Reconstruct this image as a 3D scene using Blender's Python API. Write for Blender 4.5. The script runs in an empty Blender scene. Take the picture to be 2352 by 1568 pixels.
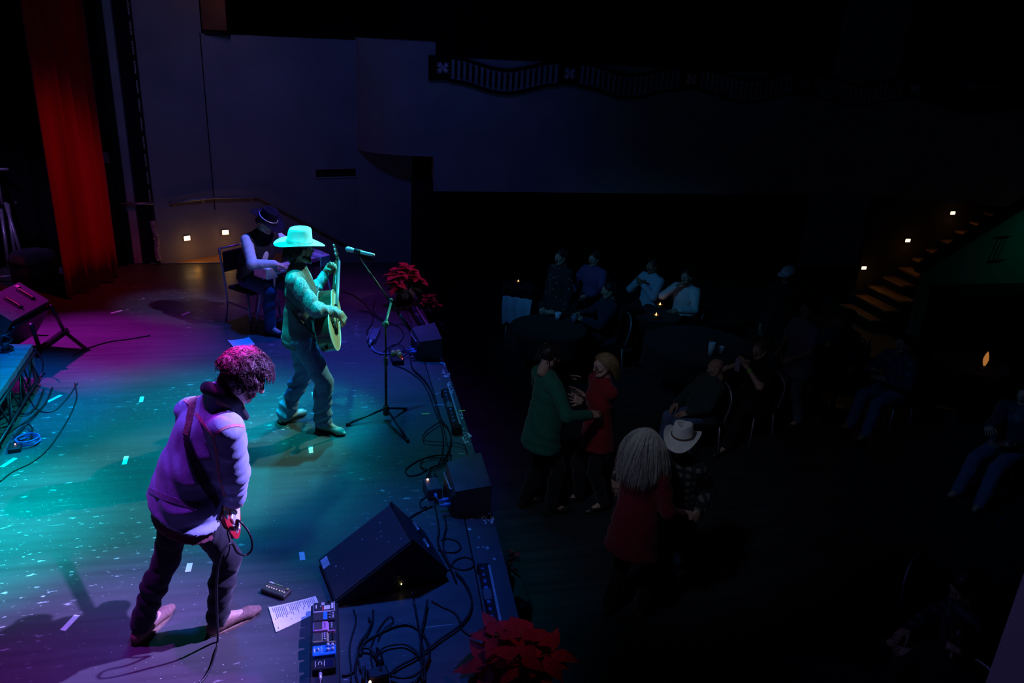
import bpy, math, random
import numpy as np
from mathutils import Vector, Matrix

R = random.Random(7)
scene = bpy.context.scene
COL = scene.collection

# ---------------------------------------------------------------- camera, lights, exposure
# world frame (metres): +x towards the audience, +y across the stage, z = 0 on the stage boards
CAM_RIGHT = Vector((0.975261837, -0.214847656, 0.052008010))
CAM_DOWN = Vector((-0.031227536, -0.366819886, -0.929767719))
CAM_FWD = Vector((0.218835987, 0.905142893, -0.364454599))
EYE = Vector((0.0, 0.0, 3.31))
FPX = 1829.0
cam_data = bpy.data.cameras.new('camera')
cam_data.sensor_width = 36.0
cam_data.lens = FPX / 2352 * 36.0
cam_data.clip_end = 200
cam_data.clip_start = 0.05
camera = bpy.data.objects.new('camera', cam_data)
COL.objects.link(camera)
up = -CAM_DOWN
camera.matrix_world = Matrix(((CAM_RIGHT.x, up.x, -CAM_FWD.x, EYE.x),
                              (CAM_RIGHT.y, up.y, -CAM_FWD.y, EYE.y),
                              (CAM_RIGHT.z, up.z, -CAM_FWD.z, EYE.z), (0, 0, 0, 1)))
scene.camera = camera
scene.view_settings.view_transform = 'Standard'
scene.view_settings.look = 'None'
scene.view_settings.exposure = 0.0
scene.view_settings.gamma = 1.0
scene.view_settings.use_curve_mapping = False
world = bpy.data.worlds.new('dark_hall')
scene.world = world
world.use_nodes = True
world.node_tree.nodes['Background'].inputs[0].default_value = (0.10, 0.16, 0.5, 1)
world.node_tree.nodes['Background'].inputs[1].default_value = 0.0022


def spot(name, loc, target, color, power, angle, blend=0.6, radius=0.08):
    d = bpy.data.lights.new(name, 'SPOT')
    d.color = color
    d.energy = power
    d.spot_size = math.radians(angle)
    d.spot_blend = blend
    d.shadow_soft_size = radius
    o = bpy.data.objects.new(name, d)
    COL.objects.link(o)
    o.location = loc
    v = Vector(target) - Vector(loc)
    o.rotation_euler = v.to_track_quat('-Z', 'Y').to_euler()
    return o


def bulb(name, loc, color, power, radius=0.03):
    d = bpy.data.lights.new(name, 'POINT')
    d.color = color
    d.energy = power
    d.shadow_soft_size = radius
    o = bpy.data.objects.new(name, d)
    COL.objects.link(o)
    o.location = loc
    return o


# stage lanterns: front of house bars on the right, overhead bars above, far-side booms, plus added fills
spot('key_singer', (5.2, 9.4, 6.6), (-0.15, 6.25, 1.0), (0.40, 0.90, 0.62), 3000, 12, 0.6, 0.06)
spot('teal_top_spot', (-0.4, 5.7, 6.8), (-0.27, 6.40, 1.3), (0.0, 0.85, 0.95), 2000, 13, 0.7, 0.06)
spot('teal_overhead', (0.9, 7.9, 6.9), (-1.45, 6.15, 0), (0.0, 0.63, 0.86), 5200, 30, 1.0, 0.12)
spot('teal_far_side', (0.2, 11.4, 6.4), (-1.4, 6.2, 0), (0.0, 0.68, 0.80), 1000, 28, 1.0, 0.25)
spot('cyan_far_boom', (-3.2, 11.2, 5.2), (-2.3, 5.2, 0), (0.0, 0.80, 0.95), 700, 14, 1.0, 0.25)
spot('cyan_left_overhead', (-1.7, 6.4, 6.8), (-2.55, 5.15, 0), (0.0, 0.78, 0.92), 9500, 20, 1.0, 0.12)
spot('blue_overhead', (0.1, 8.8, 6.4), (-0.4, 7.7, 0), (0.0, 0.10, 1.0), 2200, 36, 1.0, 0.2)
spot('blue_left_overhead', (-1.9, 5.2, 6.4), (-2.85, 7.0, 0.2), (0.0, 0.16, 1.0), 4500, 21, 0.8, 0.1)
spot('lavender_key', (4.8, 4.7, 5.9), (-0.75, 3.72, 0.80), (0.36, 0.26, 1.0), 10500, 18, 0.9, 0.06)
spot('violet_steel_spot', (3.6, 6.2, 5.8), (-0.75, 9.0, 1.05), (0.42, 0.34, 1.0), 1700, 9, 0.7, 0.06)
spot('magenta_back_spot', (-5.4, 9.4, 4.2), (-2.7, 8.5, 0.1), (0.75, 0.02, 0.95), 2200, 27, 0.9, 0.06)
spot('magenta_hair_spot', (0.25, 5.3, 7.3), (-0.47, 3.96, 1.72), (0.90, 0.02, 0.75), 34000, 2.2, 0.9, 0.05)
spot('violet_near_overhead', (-1.5, 5.0, 6.9), (-1.5, 3.1, 0), (0.42, 0.04, 0.90), 1900, 28, 1.0, 0.12)
spot('violet_back_overhead', (0.6, 10.4, 6.2), (-0.3, 9.0, 0), (0.34, 0.03, 0.80), 520, 46, 1.0, 0.2)
spot('navy_front_overhead', (0.0, 5.8, 6.6), (-0.2, 4.3, 0), (0.02, 0.11, 0.80), 1900, 28, 1.0, 0.2)
spot('edge_fill', (-0.2, 8.6, 6.6), (0.25, 6.3, 0), (0.0, 0.36, 0.66), 800, 28, 1.0, 0.2)  # added fill lifting the stage edge and the boxes on the lip
spot('red_curtain_spot', (-0.6, 8.0, 6.2), (-3.0, 10.4, 0.5), (1.0, 0.004, 0.002), 330, 25, 1.0, 0.1)
spot('flower_fill', (4.8, 7.4, 5.6), (0.9, 9.6, 0.4), (0.9, 0.35, 0.9), 260, 7, 1.0, 0.1)  # added fill to brighten the far poinsettia
spot('near_flower_fill', (4.6, 5.4, 5.8), (0.9, 3.35, 0.4), (1.0, 0.25, 0.5), 90, 8, 1.0, 0.1)  # added fill to brighten the near poinsettia
spot('violet_stand_fill', (-4.6, 8.6, 5.6), (-3.9, 11.0, 0.9), (0.42, 0.22, 1.0), 260, 18, 1.0, 0.1)  # added violet fill for the metal stand at the far left
spot('blue_wall_fill', (0.3, 6.2, 6.6), (0.6, 12.1, 1.6), (0.10, 0.16, 1.0), 120, 62, 1.0, 0.3)  # added flood standing in for dim blue ambient on the wall
spot('violet_wall_fill', (-0.9, 6.0, 6.4), (-2.0, 12.0, 1.4), (0.42, 0.28, 1.0), 55, 40, 1.0, 0.3)  # added flood for the violet ambient on wall and post
spot('house_fill', (-1.0, 2.6, 5.8), (2.4, 6.0, 0.2), (0.55, 0.66, 1.0), 205, 30, 1.0, 0.3)  # added fill for the dancers, in place of stray stage light
spot('house_near_fill', (-1.0, 5.4, 6.0), (3.8, 3.2, -0.2), (0.25, 0.30, 1.0), 70, 20, 1.0, 0.3)  # added fill for the guests at the lower right
spot('house_far_fill', (-2.6, 6.0, 5.6), (4.3, 10.4, -0.3), (0.06, 0.45, 1.0), 380, 28, 1.0, 0.3)  # added bluish fill for the far tables
spot('house_right_fill', (-1.4, 3.6, 6.0), (7.2, 6.2, -0.6), (0.14, 0.38, 1.0), 170, 24, 1.0, 0.3)  # added bluish fill for the guests at the right edge
spot('near_box_fill', (-0.5, 6.0, 5.6), (1.8, 1.0, 2.0), (0.38, 0.25, 1.0), 190, 30, 1.0, 0.3)  # added dim violet fill for the near box wall
spot('green_aisle_light', (12.7, 9.7, 1.5), (11.5, 10.8, 0.35), (0.0, 1.0, 0.55), 13, 62, 1.0, 0.1)


# ---------------------------------------------------------------- helpers
def px_ray(u, v):
    return CAM_RIGHT * ((u - 1176) / FPX) + CAM_DOWN * ((v - 784) / FPX) + CAM_FWD


def G(u, v, z=0.0):
    """where the line of sight (u, v) meets the horizontal plane z"""
    r = px_ray(u, v)
    return EYE + r * ((z - EYE.z) / r.z)


def D(u, v, d):
    """the point on the line of sight (u, v) at depth d"""
    return EYE + px_ray(u, v) * d


def W(u, v, y):
    """where the line of sight (u, v) meets the upright plane y"""
    r = px_ray(u, v)
    return EYE + r * (y / r.y)


def V(*a):
    return Vector(a)


def lerp(a, b, t):
    return a + (b - a) * t


MATS = {}


def mat(name, color, rough=0.6, metal=0.0, spec=0.5, noise=None, bump=None, emit=None, sheen=0.0, coat=0.0):
    """procedural material; noise = (scale, amount, stretch), bump = (scale, strength, stretch)"""
    if name in MATS:
        return MATS[name]
    m = bpy.data.materials.new(name)
    m.use_nodes = True
    nt = m.node_tree
    b = nt.nodes['Principled BSDF']
    c = (*color, 1)
    b.inputs['Base Color'].default_value = c
    b.inputs['Roughness'].default_value = rough
    b.inputs['Metallic'].default_value = metal
    b.inputs['Specular IOR Level'].default_value = spec
    if sheen:
        b.inputs['Sheen Weight'].default_value = sheen
    if coat:
        b.inputs['Coat Weight'].default_value = coat
    tc = nt.nodes.new('ShaderNodeTexCoord')

    def tex(scale, stretch, detail=4):
        mp = nt.nodes.new('ShaderNodeMapping')
        mp.inputs['Scale'].default_value = stretch
        nt.links.new(tc.outputs['Object'], mp.inputs[0])
        n = nt.nodes.new('ShaderNodeTexNoise')
        n.inputs['Scale'].default_value = scale
        n.inputs['Detail'].default_value = detail
        nt.links.new(mp.outputs[0], n.inputs['Vector'])
        return n
    if noise:
        sc, am, stv = noise
        n = tex(sc, stv)
        rm = nt.nodes.new('ShaderNodeValToRGB')
        rm.color_ramp.elements[0].position = 0.3
        rm.color_ramp.elements[1].position = 0.7
        rm.color_ramp.elements[0].color = tuple(max(0, x * (1 - am)) for x in color) + (1,)
        rm.color_ramp.elements[1].color = tuple(min(1, x * (1 + am)) for x in color) + (1,)
        nt.links.new(n.outputs['Fac'], rm.inputs[0])
        nt.links.new(rm.outputs[0], b.inputs['Base Color'])
    if bump:
        sc, am, stv = bump
        n = tex(sc, stv, 3)
        bp = nt.nodes.new('ShaderNodeBump')
        bp.inputs['Strength'].default_value = am
        bp.inputs['Distance'].default_value = 0.01
        nt.links.new(n.outputs['Fac'], bp.inputs['Height'])
        nt.links.new(bp.outputs[0], b.inputs['Normal'])
    if emit:
        b.inputs['Emission Color'].default_value = (*emit[0], 1)
        b.inputs['Emission Strength'].default_value = emit[1]
    MATS[name] = m
    return m


U3 = (1, 1, 1)
BLACK = mat('black_plastic', (0.012, 0.012, 0.013), 0.5, bump=(120, 0.15, U3))
BLACKM = mat('black_metal', (0.010, 0.010, 0.011), 0.42, 0.0, noise=(30, 0.4, U3))
CHROME = mat('chrome', (0.85, 0.85, 0.88), 0.35, 0.45, noise=(20, 0.1, U3))
STEEL = mat('steel', (0.48, 0.48, 0.50), 0.42, 0.7, noise=(40, 0.2, U3))
RUBBER = mat('cable_rubber', (0.010, 0.010, 0.011), 0.42, noise=(60, 0.3, U3))
WHITEP = mat('white_paint', (0.75, 0.74, 0.72), 0.6, noise=(40, 0.1, U3))


class B:
    """collects faces and links them as one mesh object"""

    def __init__(s):
        s.v = []
        s.f = []
        s.m = []
        s.sm = []

    def add(s, vs, fs, mi=0, smooth=False):
        o = len(s.v)
        s.v += [tuple(p) for p in vs]
        s.f += [tuple(i + o for i in f) for f in fs]
        s.m += [mi] * len(fs)
        s.sm += [smooth] * len(fs)
        return s

    def box(s, c, size, rot=None, ch=0.0, mi=0):
        """chamfered box, c = centre"""
        hx, hy, hz = (x / 2 for x in size)
        ch = min(ch, hx * .9, hy * .9, hz * .9)
        c = Vector(c)
        rot = rot or Matrix.Identity(3)
        sg = [(a, b, d) for a in (-1, 1) for b in (-1, 1) for d in (-1, 1)]
        if ch <= 0:
            vs = [c + rot @ Vector((a * hx, b * hy, d * hz)) for a, b, d in sg]
            fs = [(0, 1, 3, 2), (4, 6, 7, 5), (0, 4, 5, 1), (2, 3, 7, 6), (0, 2, 6, 4), (1, 5, 7, 3)]
            return s.add(vs, fs, mi)
        vs = []
        ix = {}
        for a, b, d in sg:
            for ax in range(3):
                p = [a * (hx - ch), b * (hy - ch), d * (hz - ch)]
                p[ax] = (a * hx, b * hy, d * hz)[ax]
                ix[(a, b, d, ax)] = len(vs)
                vs.append(c + rot @ Vector(p))
        fs = []
        for ax in range(3):
            o1, o2 = [i for i in range(3) if i != ax]
            for sv in (-1, 1):
                q = []
                for e1, e2 in ((-1, -1), (1, -1), (1, 1), (-1, 1)):
                    k = [0, 0, 0]
                    k[ax] = sv
                    k[o1] = e1
                    k[o2] = e2
                    q.append(ix[(*k, ax)])
                fs.append(q)
        for ax in range(3):
            o1, o2 = [i for i in range(3) if i != ax]
            for e1 in (-1, 1):
                for e2 in (-1, 1):
                    k = [0, 0, 0]
                    k[o1] = e1
                    k[o2] = e2
                    k[ax] = -1
                    k2 = list(k)
                    k2[ax] = 1
                    fs.append([ix[(*k, o1)], ix[(*k2, o1)], ix[(*k2, o2)], ix[(*k, o2)]])
        for a, b, d in sg:
            fs.append([ix[(a, b, d, 0)], ix[(a, b, d, 1)], ix[(a, b, d, 2)]])
        return s.add(vs, fs, mi)

    def tube(s, pts, r, n=8, mi=0, caps=True, smooth=True):
        """round tube along points; r a number or one per point"""
        pts = [Vector(p) for p in pts]
        k = len(pts)
        rs = r if isinstance(r, (list, tuple)) else [r] * k
        vs = []
        nrm = None
        for i in range(k):
            t = (pts[min(i + 1, k - 1)] - pts[max(i - 1, 0)])
            t = t.normalized() if t.length > 1e-9 else Vector((0, 0, 1))
            if nrm is None:
                nrm = t.orthogonal().normalized()
            else:
                nrm = nrm - t * nrm.dot(t)
                nrm = nrm.normalized() if nrm.length > 1e-6 else t.orthogonal().normalized()
            bn = t.cross(nrm)
            for j in range(n):
                a = 2 * math.pi * j / n
                vs.append(pts[i] + (nrm * math.cos(a) + bn * math.sin(a)) * rs[i])
        fs = [(i * n + j, i * n + (j + 1) % n, (i + 1) * n + (j + 1) % n, (i + 1) * n + j)
              for i in range(k - 1) for j in range(n)]
        if caps:
            fs.append(tuple(reversed(range(n))))
            fs.append(tuple((k - 1) * n + j for j in range(n)))
        return s.add(vs, fs, mi, smooth)

    def cyl(s, a, b, r, r2=None, n=12, mi=0):
        return s.tube([a, b], [r, r if r2 is None else r2], n, mi)

    def lathe(s, prof, n=16, loc=(0, 0, 0), mi=0, rot=None, sx=1.0, sy=1.0):
        loc = Vector(loc)
        vs = []
        for r, z in prof:
            for j in range(n):
                a = 2 * math.pi * j / n
                p = Vector((r * math.cos(a) * sx, r * math.sin(a) * sy, z))
                vs.append(loc + (rot @ p if rot else p))
        k = len(prof)
        fs = [(i * n + j, i * n + (j + 1) % n, (i + 1) * n + (j + 1) % n, (i + 1) * n + j)
              for i in range(k - 1) for j in range(n)]
        if prof[0][0] > 1e-6:
            fs.append(tuple(reversed(range(n))))
        if prof[-1][0] > 1e-6:
            fs.append(tuple((k - 1) * n + j for j in range(n)))
        return s.add(vs, fs, mi, True)

    def ball(s, c, r, n=10, mi=0, sc=(1, 1, 1), rot=None):
        prof = []
        k = max(4, n // 2)
        vs = []
        c = Vector(c)
        for i in range(k + 1):
            th = math.pi * i / k
            for j in range(n):
                a = 2 * math.pi * j / n
                p = Vector((math.sin(th) * math.cos(a) * r * sc[0], math.sin(th) * math.sin(a) * r * sc[1],
                            -math.cos(th) * r * sc[2]))
                vs.append(c + (rot @ p if rot else p))
        fs = [(i * n + j, i * n + (j + 1) % n, (i + 1) * n + (j + 1) % n, (i + 1) * n + j)
              for i in range(k) for j in range(n)]
        return s.add(vs, fs, mi, True)

    def prism(s, poly, axis_a, axis_b, org, nrm, th, mi=0, smooth=False):
        """extrude a 2-D outline (list of (a, b)) lying at org by th along nrm"""
        org = Vector(org)
        k = len(poly)
        f0 = [org + axis_a * a + axis_b * b for a, b in poly]
        f1 = [p + nrm * th for p in f0]
        o = len(s.v)
        s.add(f0 + f1, [tuple(reversed(range(k))), tuple(range(k, 2 * k))], mi)
        s.add(f0 + f1, [(i, (i + 1) % k, k + (i + 1) % k, k + i) for i in range(k)], mi, smooth)
        return s

    def strip(s, pa, pb, mi=0, smooth=True, th=0.0, nrm=None):
        k = len(pa)
        s.add(list(pa) + list(pb), [(i, i + 1, k + i + 1, k + i) for i in range(k - 1)], mi, smooth)
        return s

    def build(s, name, mats, parent=None, loc=None, **props):
        me = bpy.data.meshes.new(name)
        me.from_pydata(s.v, [], s.f)
        ms = mats if isinstance(mats, (list, tuple)) else [mats]
        for m in ms:
            me.materials.append(m)
        me.polygons.foreach_set('material_index', s.m)
        me.polygons.foreach_set('use_smooth', s.sm)
        me.update()
        return link(name, me, parent, loc, **props)


def link(name, me, parent=None, loc=None, **props):
    o = bpy.data.objects.new(name, me)
    COL.objects.link(o)
    if parent is not None:
        o.parent = parent
        if parent.type == 'EMPTY' and parent.parent is None and loc is None:
            o.location = -parent.location      # geometry is given in world metres
    if loc is not None:
        o.location = loc
    for k, v in props.items():
        o[k] = v
    return o


def thing(name, label, cat, loc=(0, 0, 0), group=None):
    o = bpy.data.objects.new(name, None)
    o.empty_display_size = 0.1
    COL.objects.link(o)
    o.location = loc
    return tag(o, label, cat, group)


def tag(o, label, cat, group=None):
    o['label'] = label
    o['category'] = cat
    if group:
        o['group'] = group
    return o


def struct(name, b, m, label=None, parent=None):
    o = b.build(name, m, parent)
    o['kind'] = 'structure'
    if label:
        o['label'] = label
    return o


def smooth_path(pts, per=6):
    """Catmull-Rom through the points"""
    pts = [Vector(p) for p in pts]
    if len(pts) < 3:
        return pts
    q = [pts[0] * 2 - pts[1]] + pts + [pts[-1] * 2 - pts[-2]]
    out = []
    for i in range(1, len(q) - 2):
        p0, p1, p2, p3 = q[i - 1:i + 3]
        for j in range(per):
            t = j / per
            out.append(0.5 * ((2 * p1) + (p2 - p0) * t + (2 * p0 - 5 * p1 + 4 * p2 - p3) * t * t
                              + (3 * p1 - p0 - 3 * p2 + p3) * t ** 3))
    out.append(pts[-1])
    return out


def basis(y, z):
    """matrix whose columns are x, y, z with y along the first and z near the second vector"""
    y = Vector(y).normalized()
    z = Vector(z)
    z = (z - y * z.dot(y)).normalized()
    x = y.cross(z)
    return Matrix(((x.x, y.x, z.x), (x.y, y.y, z.y), (x.z, y.z, z.z)))


def rotz(a):
    return Matrix.Rotation(a, 3, 'Z')
# ---------------------------------------------------------------- the setting
def floor_material():
    m = bpy.data.materials.new('stage_boards')
    m.use_nodes = True
    nt = m.node_tree
    L = nt.links.new
    b = nt.nodes['Principled BSDF']
    tc = nt.nodes.new('ShaderNodeTexCoord')

    def noise(scale, stretch, detail=5, rot=0.0):
        mp = nt.nodes.new('ShaderNodeMapping')
        mp.inputs['Scale'].default_value = stretch
        mp.inputs['Rotation'].default_value = (0, 0, rot)
        L(tc.outputs['Object'], mp.inputs[0])
        n = nt.nodes.new('ShaderNodeTexNoise')
        n.inputs['Scale'].default_value = scale
        n.inputs['Detail'].default_value = detail
        L(mp.outputs[0], n.inputs['Vector'])
        return n.outputs['Fac']

    def ramp(src, a, c, lo=(0, 0, 0, 1), hi=(1, 1, 1, 1)):
        r = nt.nodes.new('ShaderNodeValToRGB')
        r.color_ramp.elements[0].position = a
        r.color_ramp.elements[1].position = c
        r.color_ramp.elements[0].color = lo
        r.color_ramp.elements[1].color = hi
        L(src, r.inputs[0])
        return r.outputs[0]

    def mix(fac, a, c, mode='MIX'):
        x = nt.nodes.new('ShaderNodeMixRGB')
        x.blend_type = mode
        for i, s in enumerate((fac, a, c)):
            if hasattr(s, 'links'):
                L(s, x.inputs[i])
            else:
                x.inputs[i].default_value = s
        return x.outputs[0]
    grain = ramp(noise(1.0, (0.7, 16, 1), 6), 0.3, 0.72, (0.050, 0.050, 0.052, 1), (0.085, 0.085, 0.087, 1))
    worn = ramp(noise(0.8, (1, 1.6, 1), 4), 0.4, 0.75)
    base = mix(worn, grain, (0.092, 0.092, 0.090, 1))
    # scuffs: small pale chips and long hairline scratches
    where = ramp(noise(0.55, (1, 1, 1), 3), 0.48, 0.58)
    chips = ramp(noise(13, (1, 2.4, 1), 4), 0.635, 0.70)
    chips = mix(1.0, chips, where, 'MULTIPLY')
    tiny = ramp(noise(55, (1, 1.5, 1), 1), 0.74, 0.785)
    s1 = ramp(noise(2.2, (0.5, 26, 1), 2, 0.5), 0.75, 0.79)
    s2 = ramp(noise(2.0, (0.6, 30, 1), 2, -0.9), 0.76, 0.80)
    marks = mix(1.0, mix(1.0, chips, tiny, 'ADD'), mix(1.0, s1, s2, 'ADD'), 'ADD')
    base = mix(marks, base, (0.62, 0.62, 0.6, 1))
    L(base, b.inputs['Base Color'])
    L(ramp(noise(3.0, (0.8, 6, 1), 4), 0.3, 0.75, (0.34, 0.34, 0.34, 1), (0.52, 0.52, 0.52, 1)), b.inputs['Roughness'])
    bp = nt.nodes.new('ShaderNodeBump')
    bp.inputs['Strength'].default_value = 0.25
    bp.inputs['Distance'].default_value = 0.004
    L(noise(1.0, (0.9, 22, 1), 5), bp.inputs['Height'])
    L(bp.outputs[0], b.inputs['Normal'])
    b.inputs['Specular IOR Level'].default_value = 0.45
    return m


def lip_material():
    m = mat('stage_lip_paint', (0.09, 0.09, 0.09), 0.5, noise=(6, 0.5, (1, 1, 1)))
    nt = m.node_tree
    L = nt.links.new
    b = nt.nodes['Principled BSDF']
    tc = nt.nodes.new('ShaderNodeTexCoord')
    n = nt.nodes.new('ShaderNodeTexNoise')
    n.inputs['Scale'].default_value = 14
    n.inputs['Detail'].default_value = 2
    L(tc.outputs['Object'], n.inputs['Vector'])
    r = nt.nodes.new('ShaderNodeValToRGB')
    r.color_ramp.elements[0].position = 0.66
    r.color_ramp.elements[1].position = 0.70
    r.color_ramp.elements[0].color = (0.085, 0.085, 0.085, 1)
    r.color_ramp.elements[1].color = (0.7, 0.7, 0.68, 1)
    L(n.outputs['Fac'], r.inputs[0])
    L(r.outputs[0], b.inputs['Base Color'])
    return m


BOARDS = floor_material()
LIP = lip_material()
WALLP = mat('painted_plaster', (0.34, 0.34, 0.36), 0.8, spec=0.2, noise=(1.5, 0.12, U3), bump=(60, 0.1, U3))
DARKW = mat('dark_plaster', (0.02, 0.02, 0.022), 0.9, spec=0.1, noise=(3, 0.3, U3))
HOUSEF = mat('house_floor_boards', (0.030, 0.032, 0.036), 0.5, spec=0.3, noise=(2, 0.4, (0.6, 8, 1)))
BLACKC = mat('black_drape_cloth', (0.012, 0.012, 0.014), 0.95, spec=0.05, noise=(8, 0.3, (1, 1, .1)))
REDC = mat('red_velvet', (0.40, 0.006, 0.006), 0.9, spec=0.05, noise=(5, 0.25, (1, 1, .1)), sheen=0.3)


def edge_x(y):
    return 1.145 - 0.0085 * (y - 7.2) ** 2


ys = [-1 + 12.55 * i / 24 for i in range(25)]
b = B()
poly = [(-9.0, -1.0)] + [(edge_x(y) - 0.215, y) for y in ys] + [(-9.0, 11.55)]
b.prism(poly, V(1, 0, 0), V(0, 1, 0), (0, 0, -0.08), V(0, 0, 1), 0.08)
struct('floor', b, BOARDS, 'dark scuffed painted wooden stage boards')
b = B()
poly = [(edge_x(y) - 0.205, y) for y in ys] + [(edge_x(y), y) for y in reversed(ys)]
b.prism(poly, V(1, 0, 0), V(0, 1, 0), (0, 0, -0.08), V(0, 0, 1), 0.078)
struct('trim_1', b, LIP, 'dark stage lip board with chipped white paint')
b = B()
for y0, y1 in zip(ys[:-1], ys[1:]):
    x0, x1 = edge_x(y0) - 0.04, edge_x(y1) - 0.04
    b.add([(x0, y0, -0.08), (x1, y1, -0.08), (x1, y1, -1.2), (x0, y0, -1.2),
           (x0 - .1, y0, -0.08), (x1 - .1, y1, -0.08), (x1 - .1, y1, -1.2), (x0 - .1, y0, -1.2)],
          [(0, 3, 2, 1), (4, 5, 6, 7), (0, 1, 5, 4), (3, 7, 6, 2)])
struct('wall_stage_front', b, DARKW)
b = B()
b.box((7.5, 6, -1.25), (16, 18, 0.1))
struct('floor.001', b, HOUSEF, 'dark auditorium floor below the stage')

# side wall by the stage: splayed part with door, then a flatter part, quarter round, gallery front
PL = [(-2.33, 11.58), (-1.6, 12.1), (0.45, 12.65), (1.30, 12.72)]


def wall_run(b, pts, z0, z1, th=0.12):
    pts = [Vector((x, y, 0)) for x, y in pts]
    k = len(pts)
    nn = []
    for i in range(k):
        t = pts[min(i + 1, k - 1)] - pts[max(i - 1, 0)]
        nn.append(Vector((-t.y, t.x, 0)).normalized())
    f = [p + V(0, 0, z0) for p in pts] + [p + V(0, 0, z1) for p in pts]
    g = [p + n * th + V(0, 0, z0) for p, n in zip(pts, nn)] + [p + n * th + V(0, 0, z1) for p, n in zip(pts, nn)]
    fs = []
    for i in range(k - 1):
        fs += [(i, i + 1, k + i + 1, k + i), (2 * k + i + 1, 2 * k + i, 3 * k + i, 3 * k + i + 1),
               (k + i, k + i + 1, 3 * k + i + 1, 3 * k + i), (i + 1, i, 2 * k + i, 2 * k + i + 1)]
    fs += [(0, k, 3 * k, 2 * k), (k - 1, 3 * k - 1, 4 * k - 1, 2 * k - 1)]
    b.add(f + g, fs)


b = B()
wall_run(b, PL[:2], -1.2, 7.0)
struct('wall_far_left', b, WALLP)
b = B()
wall_run(b, PL[1:4], -1.2, 3.04)
struct('wall_far', b, WALLP)
b = B()
b.box((-1.62, 12.09, 1.85), (0.014, 0.012, 2.4), rotz(0.5))
struct('trim_2', b, DARKW, 'dark vertical seam of the side wall')
# opening above the wall, with an orange lit panel
b = B()
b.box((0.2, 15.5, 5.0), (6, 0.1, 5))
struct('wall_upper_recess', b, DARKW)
b = B()
pa, pb = W(462, 80, 12.11), W(523, 72, 12.11)
b.box(((pa.x + pb.x) / 2, 12.2, 3.9), (pb.x - pa.x - 0.03, 0.06, 1.62))
struct('door_1', b, mat('amber_door', (0.30, 0.11, 0.035), 0.6, noise=(3, 0.2, U3)), 'orange-brown door panel above the wall')
bulb('upper_door_lamp', (-1.2, 11.6, 3.7), (1.0, 0.42, 0.12), 0.55)
b = B()
b.box(((pa.x + pb.x) / 2, 12.16, 3.05), (pb.x - pa.x + 0.05, 0.1, 0.06))
struct('trim_3', b, DARKW)
# quarter round box
arc = [(0.45, 12.66), (0.50, 12.57), (0.57, 12.48), (0.68, 12.37), (0.83, 12.26), (1.0, 12.18), (1.2, 12.125), (1.40, 12.10), (1.56, 12.10)]
b = B()
k = len(arc)
lo = [V(x, y, 1.47) for x, y in arc] + [V(1.56, 12.9, 1.47), V(0.45, 12.9, 1.47)]
hi = [V(p.x, p.y, 3.08) for p in lo]
n = len(lo)
b.add(lo + hi, [tuple(range(n)), tuple(reversed(range(n, 2 * n)))])
b.add(lo + hi, [(i, n + i, n + (i + 1) % n, (i + 1) % n) for i in range(n)], 0, False)
o = struct('wall_box', b, WALLP, 'rounded plaster box at the corner of the side gallery')
# gallery front: straight, then curving back towards the camera
def gallery(s):
    """(x, y) and outward normal at arc length s"""
    if s < 6.6:
        return V(1.56 + s, 12.1, 0), V(0, -1, 0)
    a = (s - 6.6) / 5.5
    return V(8.16 + 5.5 * math.sin(a), 12.1 - 5.5 * (1 - math.cos(a)), 0), V(-math.sin(a), -math.cos(a), 0)


ss = [0, 3.3] + [6.6 + 0.5 * i for i in range(0, 14)]
b = B()
front = [gallery(s)[0] for s in ss]
back = [p - gallery(s)[1] * 0.25 for p, s in zip(front, ss)]
k = len(ss)
vs = [p + V(0, 0, 0.95) for p in front] + [p + V(0, 0, 2.88) for p in front] + [p + V(0, 0, 2.88) for p in back] + [p + V(0, 0, 0.95) for p in back]
fs = []
for j in range(4):
    for i in range(k - 1):
        fs.append((j * k + i, j * k + i + 1, ((j + 1) % 4) * k + i + 1, ((j + 1) % 4) * k + i))
fs += [(0, k, 2 * k, 3 * k), (k - 1, 4 * k - 1, 3 * k - 1, 2 * k - 1)]
b.add(vs, fs)
struct('wall_gallery_front', b, WALLP)
b = B()
b.box((6.3, 13.2, 1.05), (10, 1.9, 0.1))
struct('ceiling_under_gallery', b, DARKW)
b = B()
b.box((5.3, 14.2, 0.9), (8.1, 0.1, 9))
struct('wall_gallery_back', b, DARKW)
b = B()
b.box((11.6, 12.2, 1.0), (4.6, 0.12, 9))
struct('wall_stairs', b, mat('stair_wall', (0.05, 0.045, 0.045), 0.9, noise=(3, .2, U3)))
b = B()
b.box((1.50, 12.6, -0.05), (0.42, 0.9, 2.3))
struct('wall_gallery_end', b, DARKW)
b = B()
b.box((1.43, 12.36, 1.0), (0.26, 0.5, 0.14))
struct('trim_4', b, DARKW)

# wave railing of the gallery
rail = thing('balcony_railing', 'black wave-shaped railing with upright slats along the gallery front', 'railing', (1.5, 12.05, 2.58))
IRON = mat('railing_black', (0.008, 0.008, 0.009), 0.7, spec=0.1, noise=(9, .3, U3))
SLAT = mat('railing_slat_paint', (0.34, 0.33, 0.36), 0.7, noise=(9, .2, U3))
ROSE = mat('rosette_silver', (0.75, 0.75, 0.78), 0.45, 0.3, noise=(30, .3, U3))
PER, BLK = 1.955, 0.30
slat_cache = {}


def gp(s, z, off):
    p, nr = gallery(s)
    return p + nr * off + V(0, 0, z)


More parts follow.
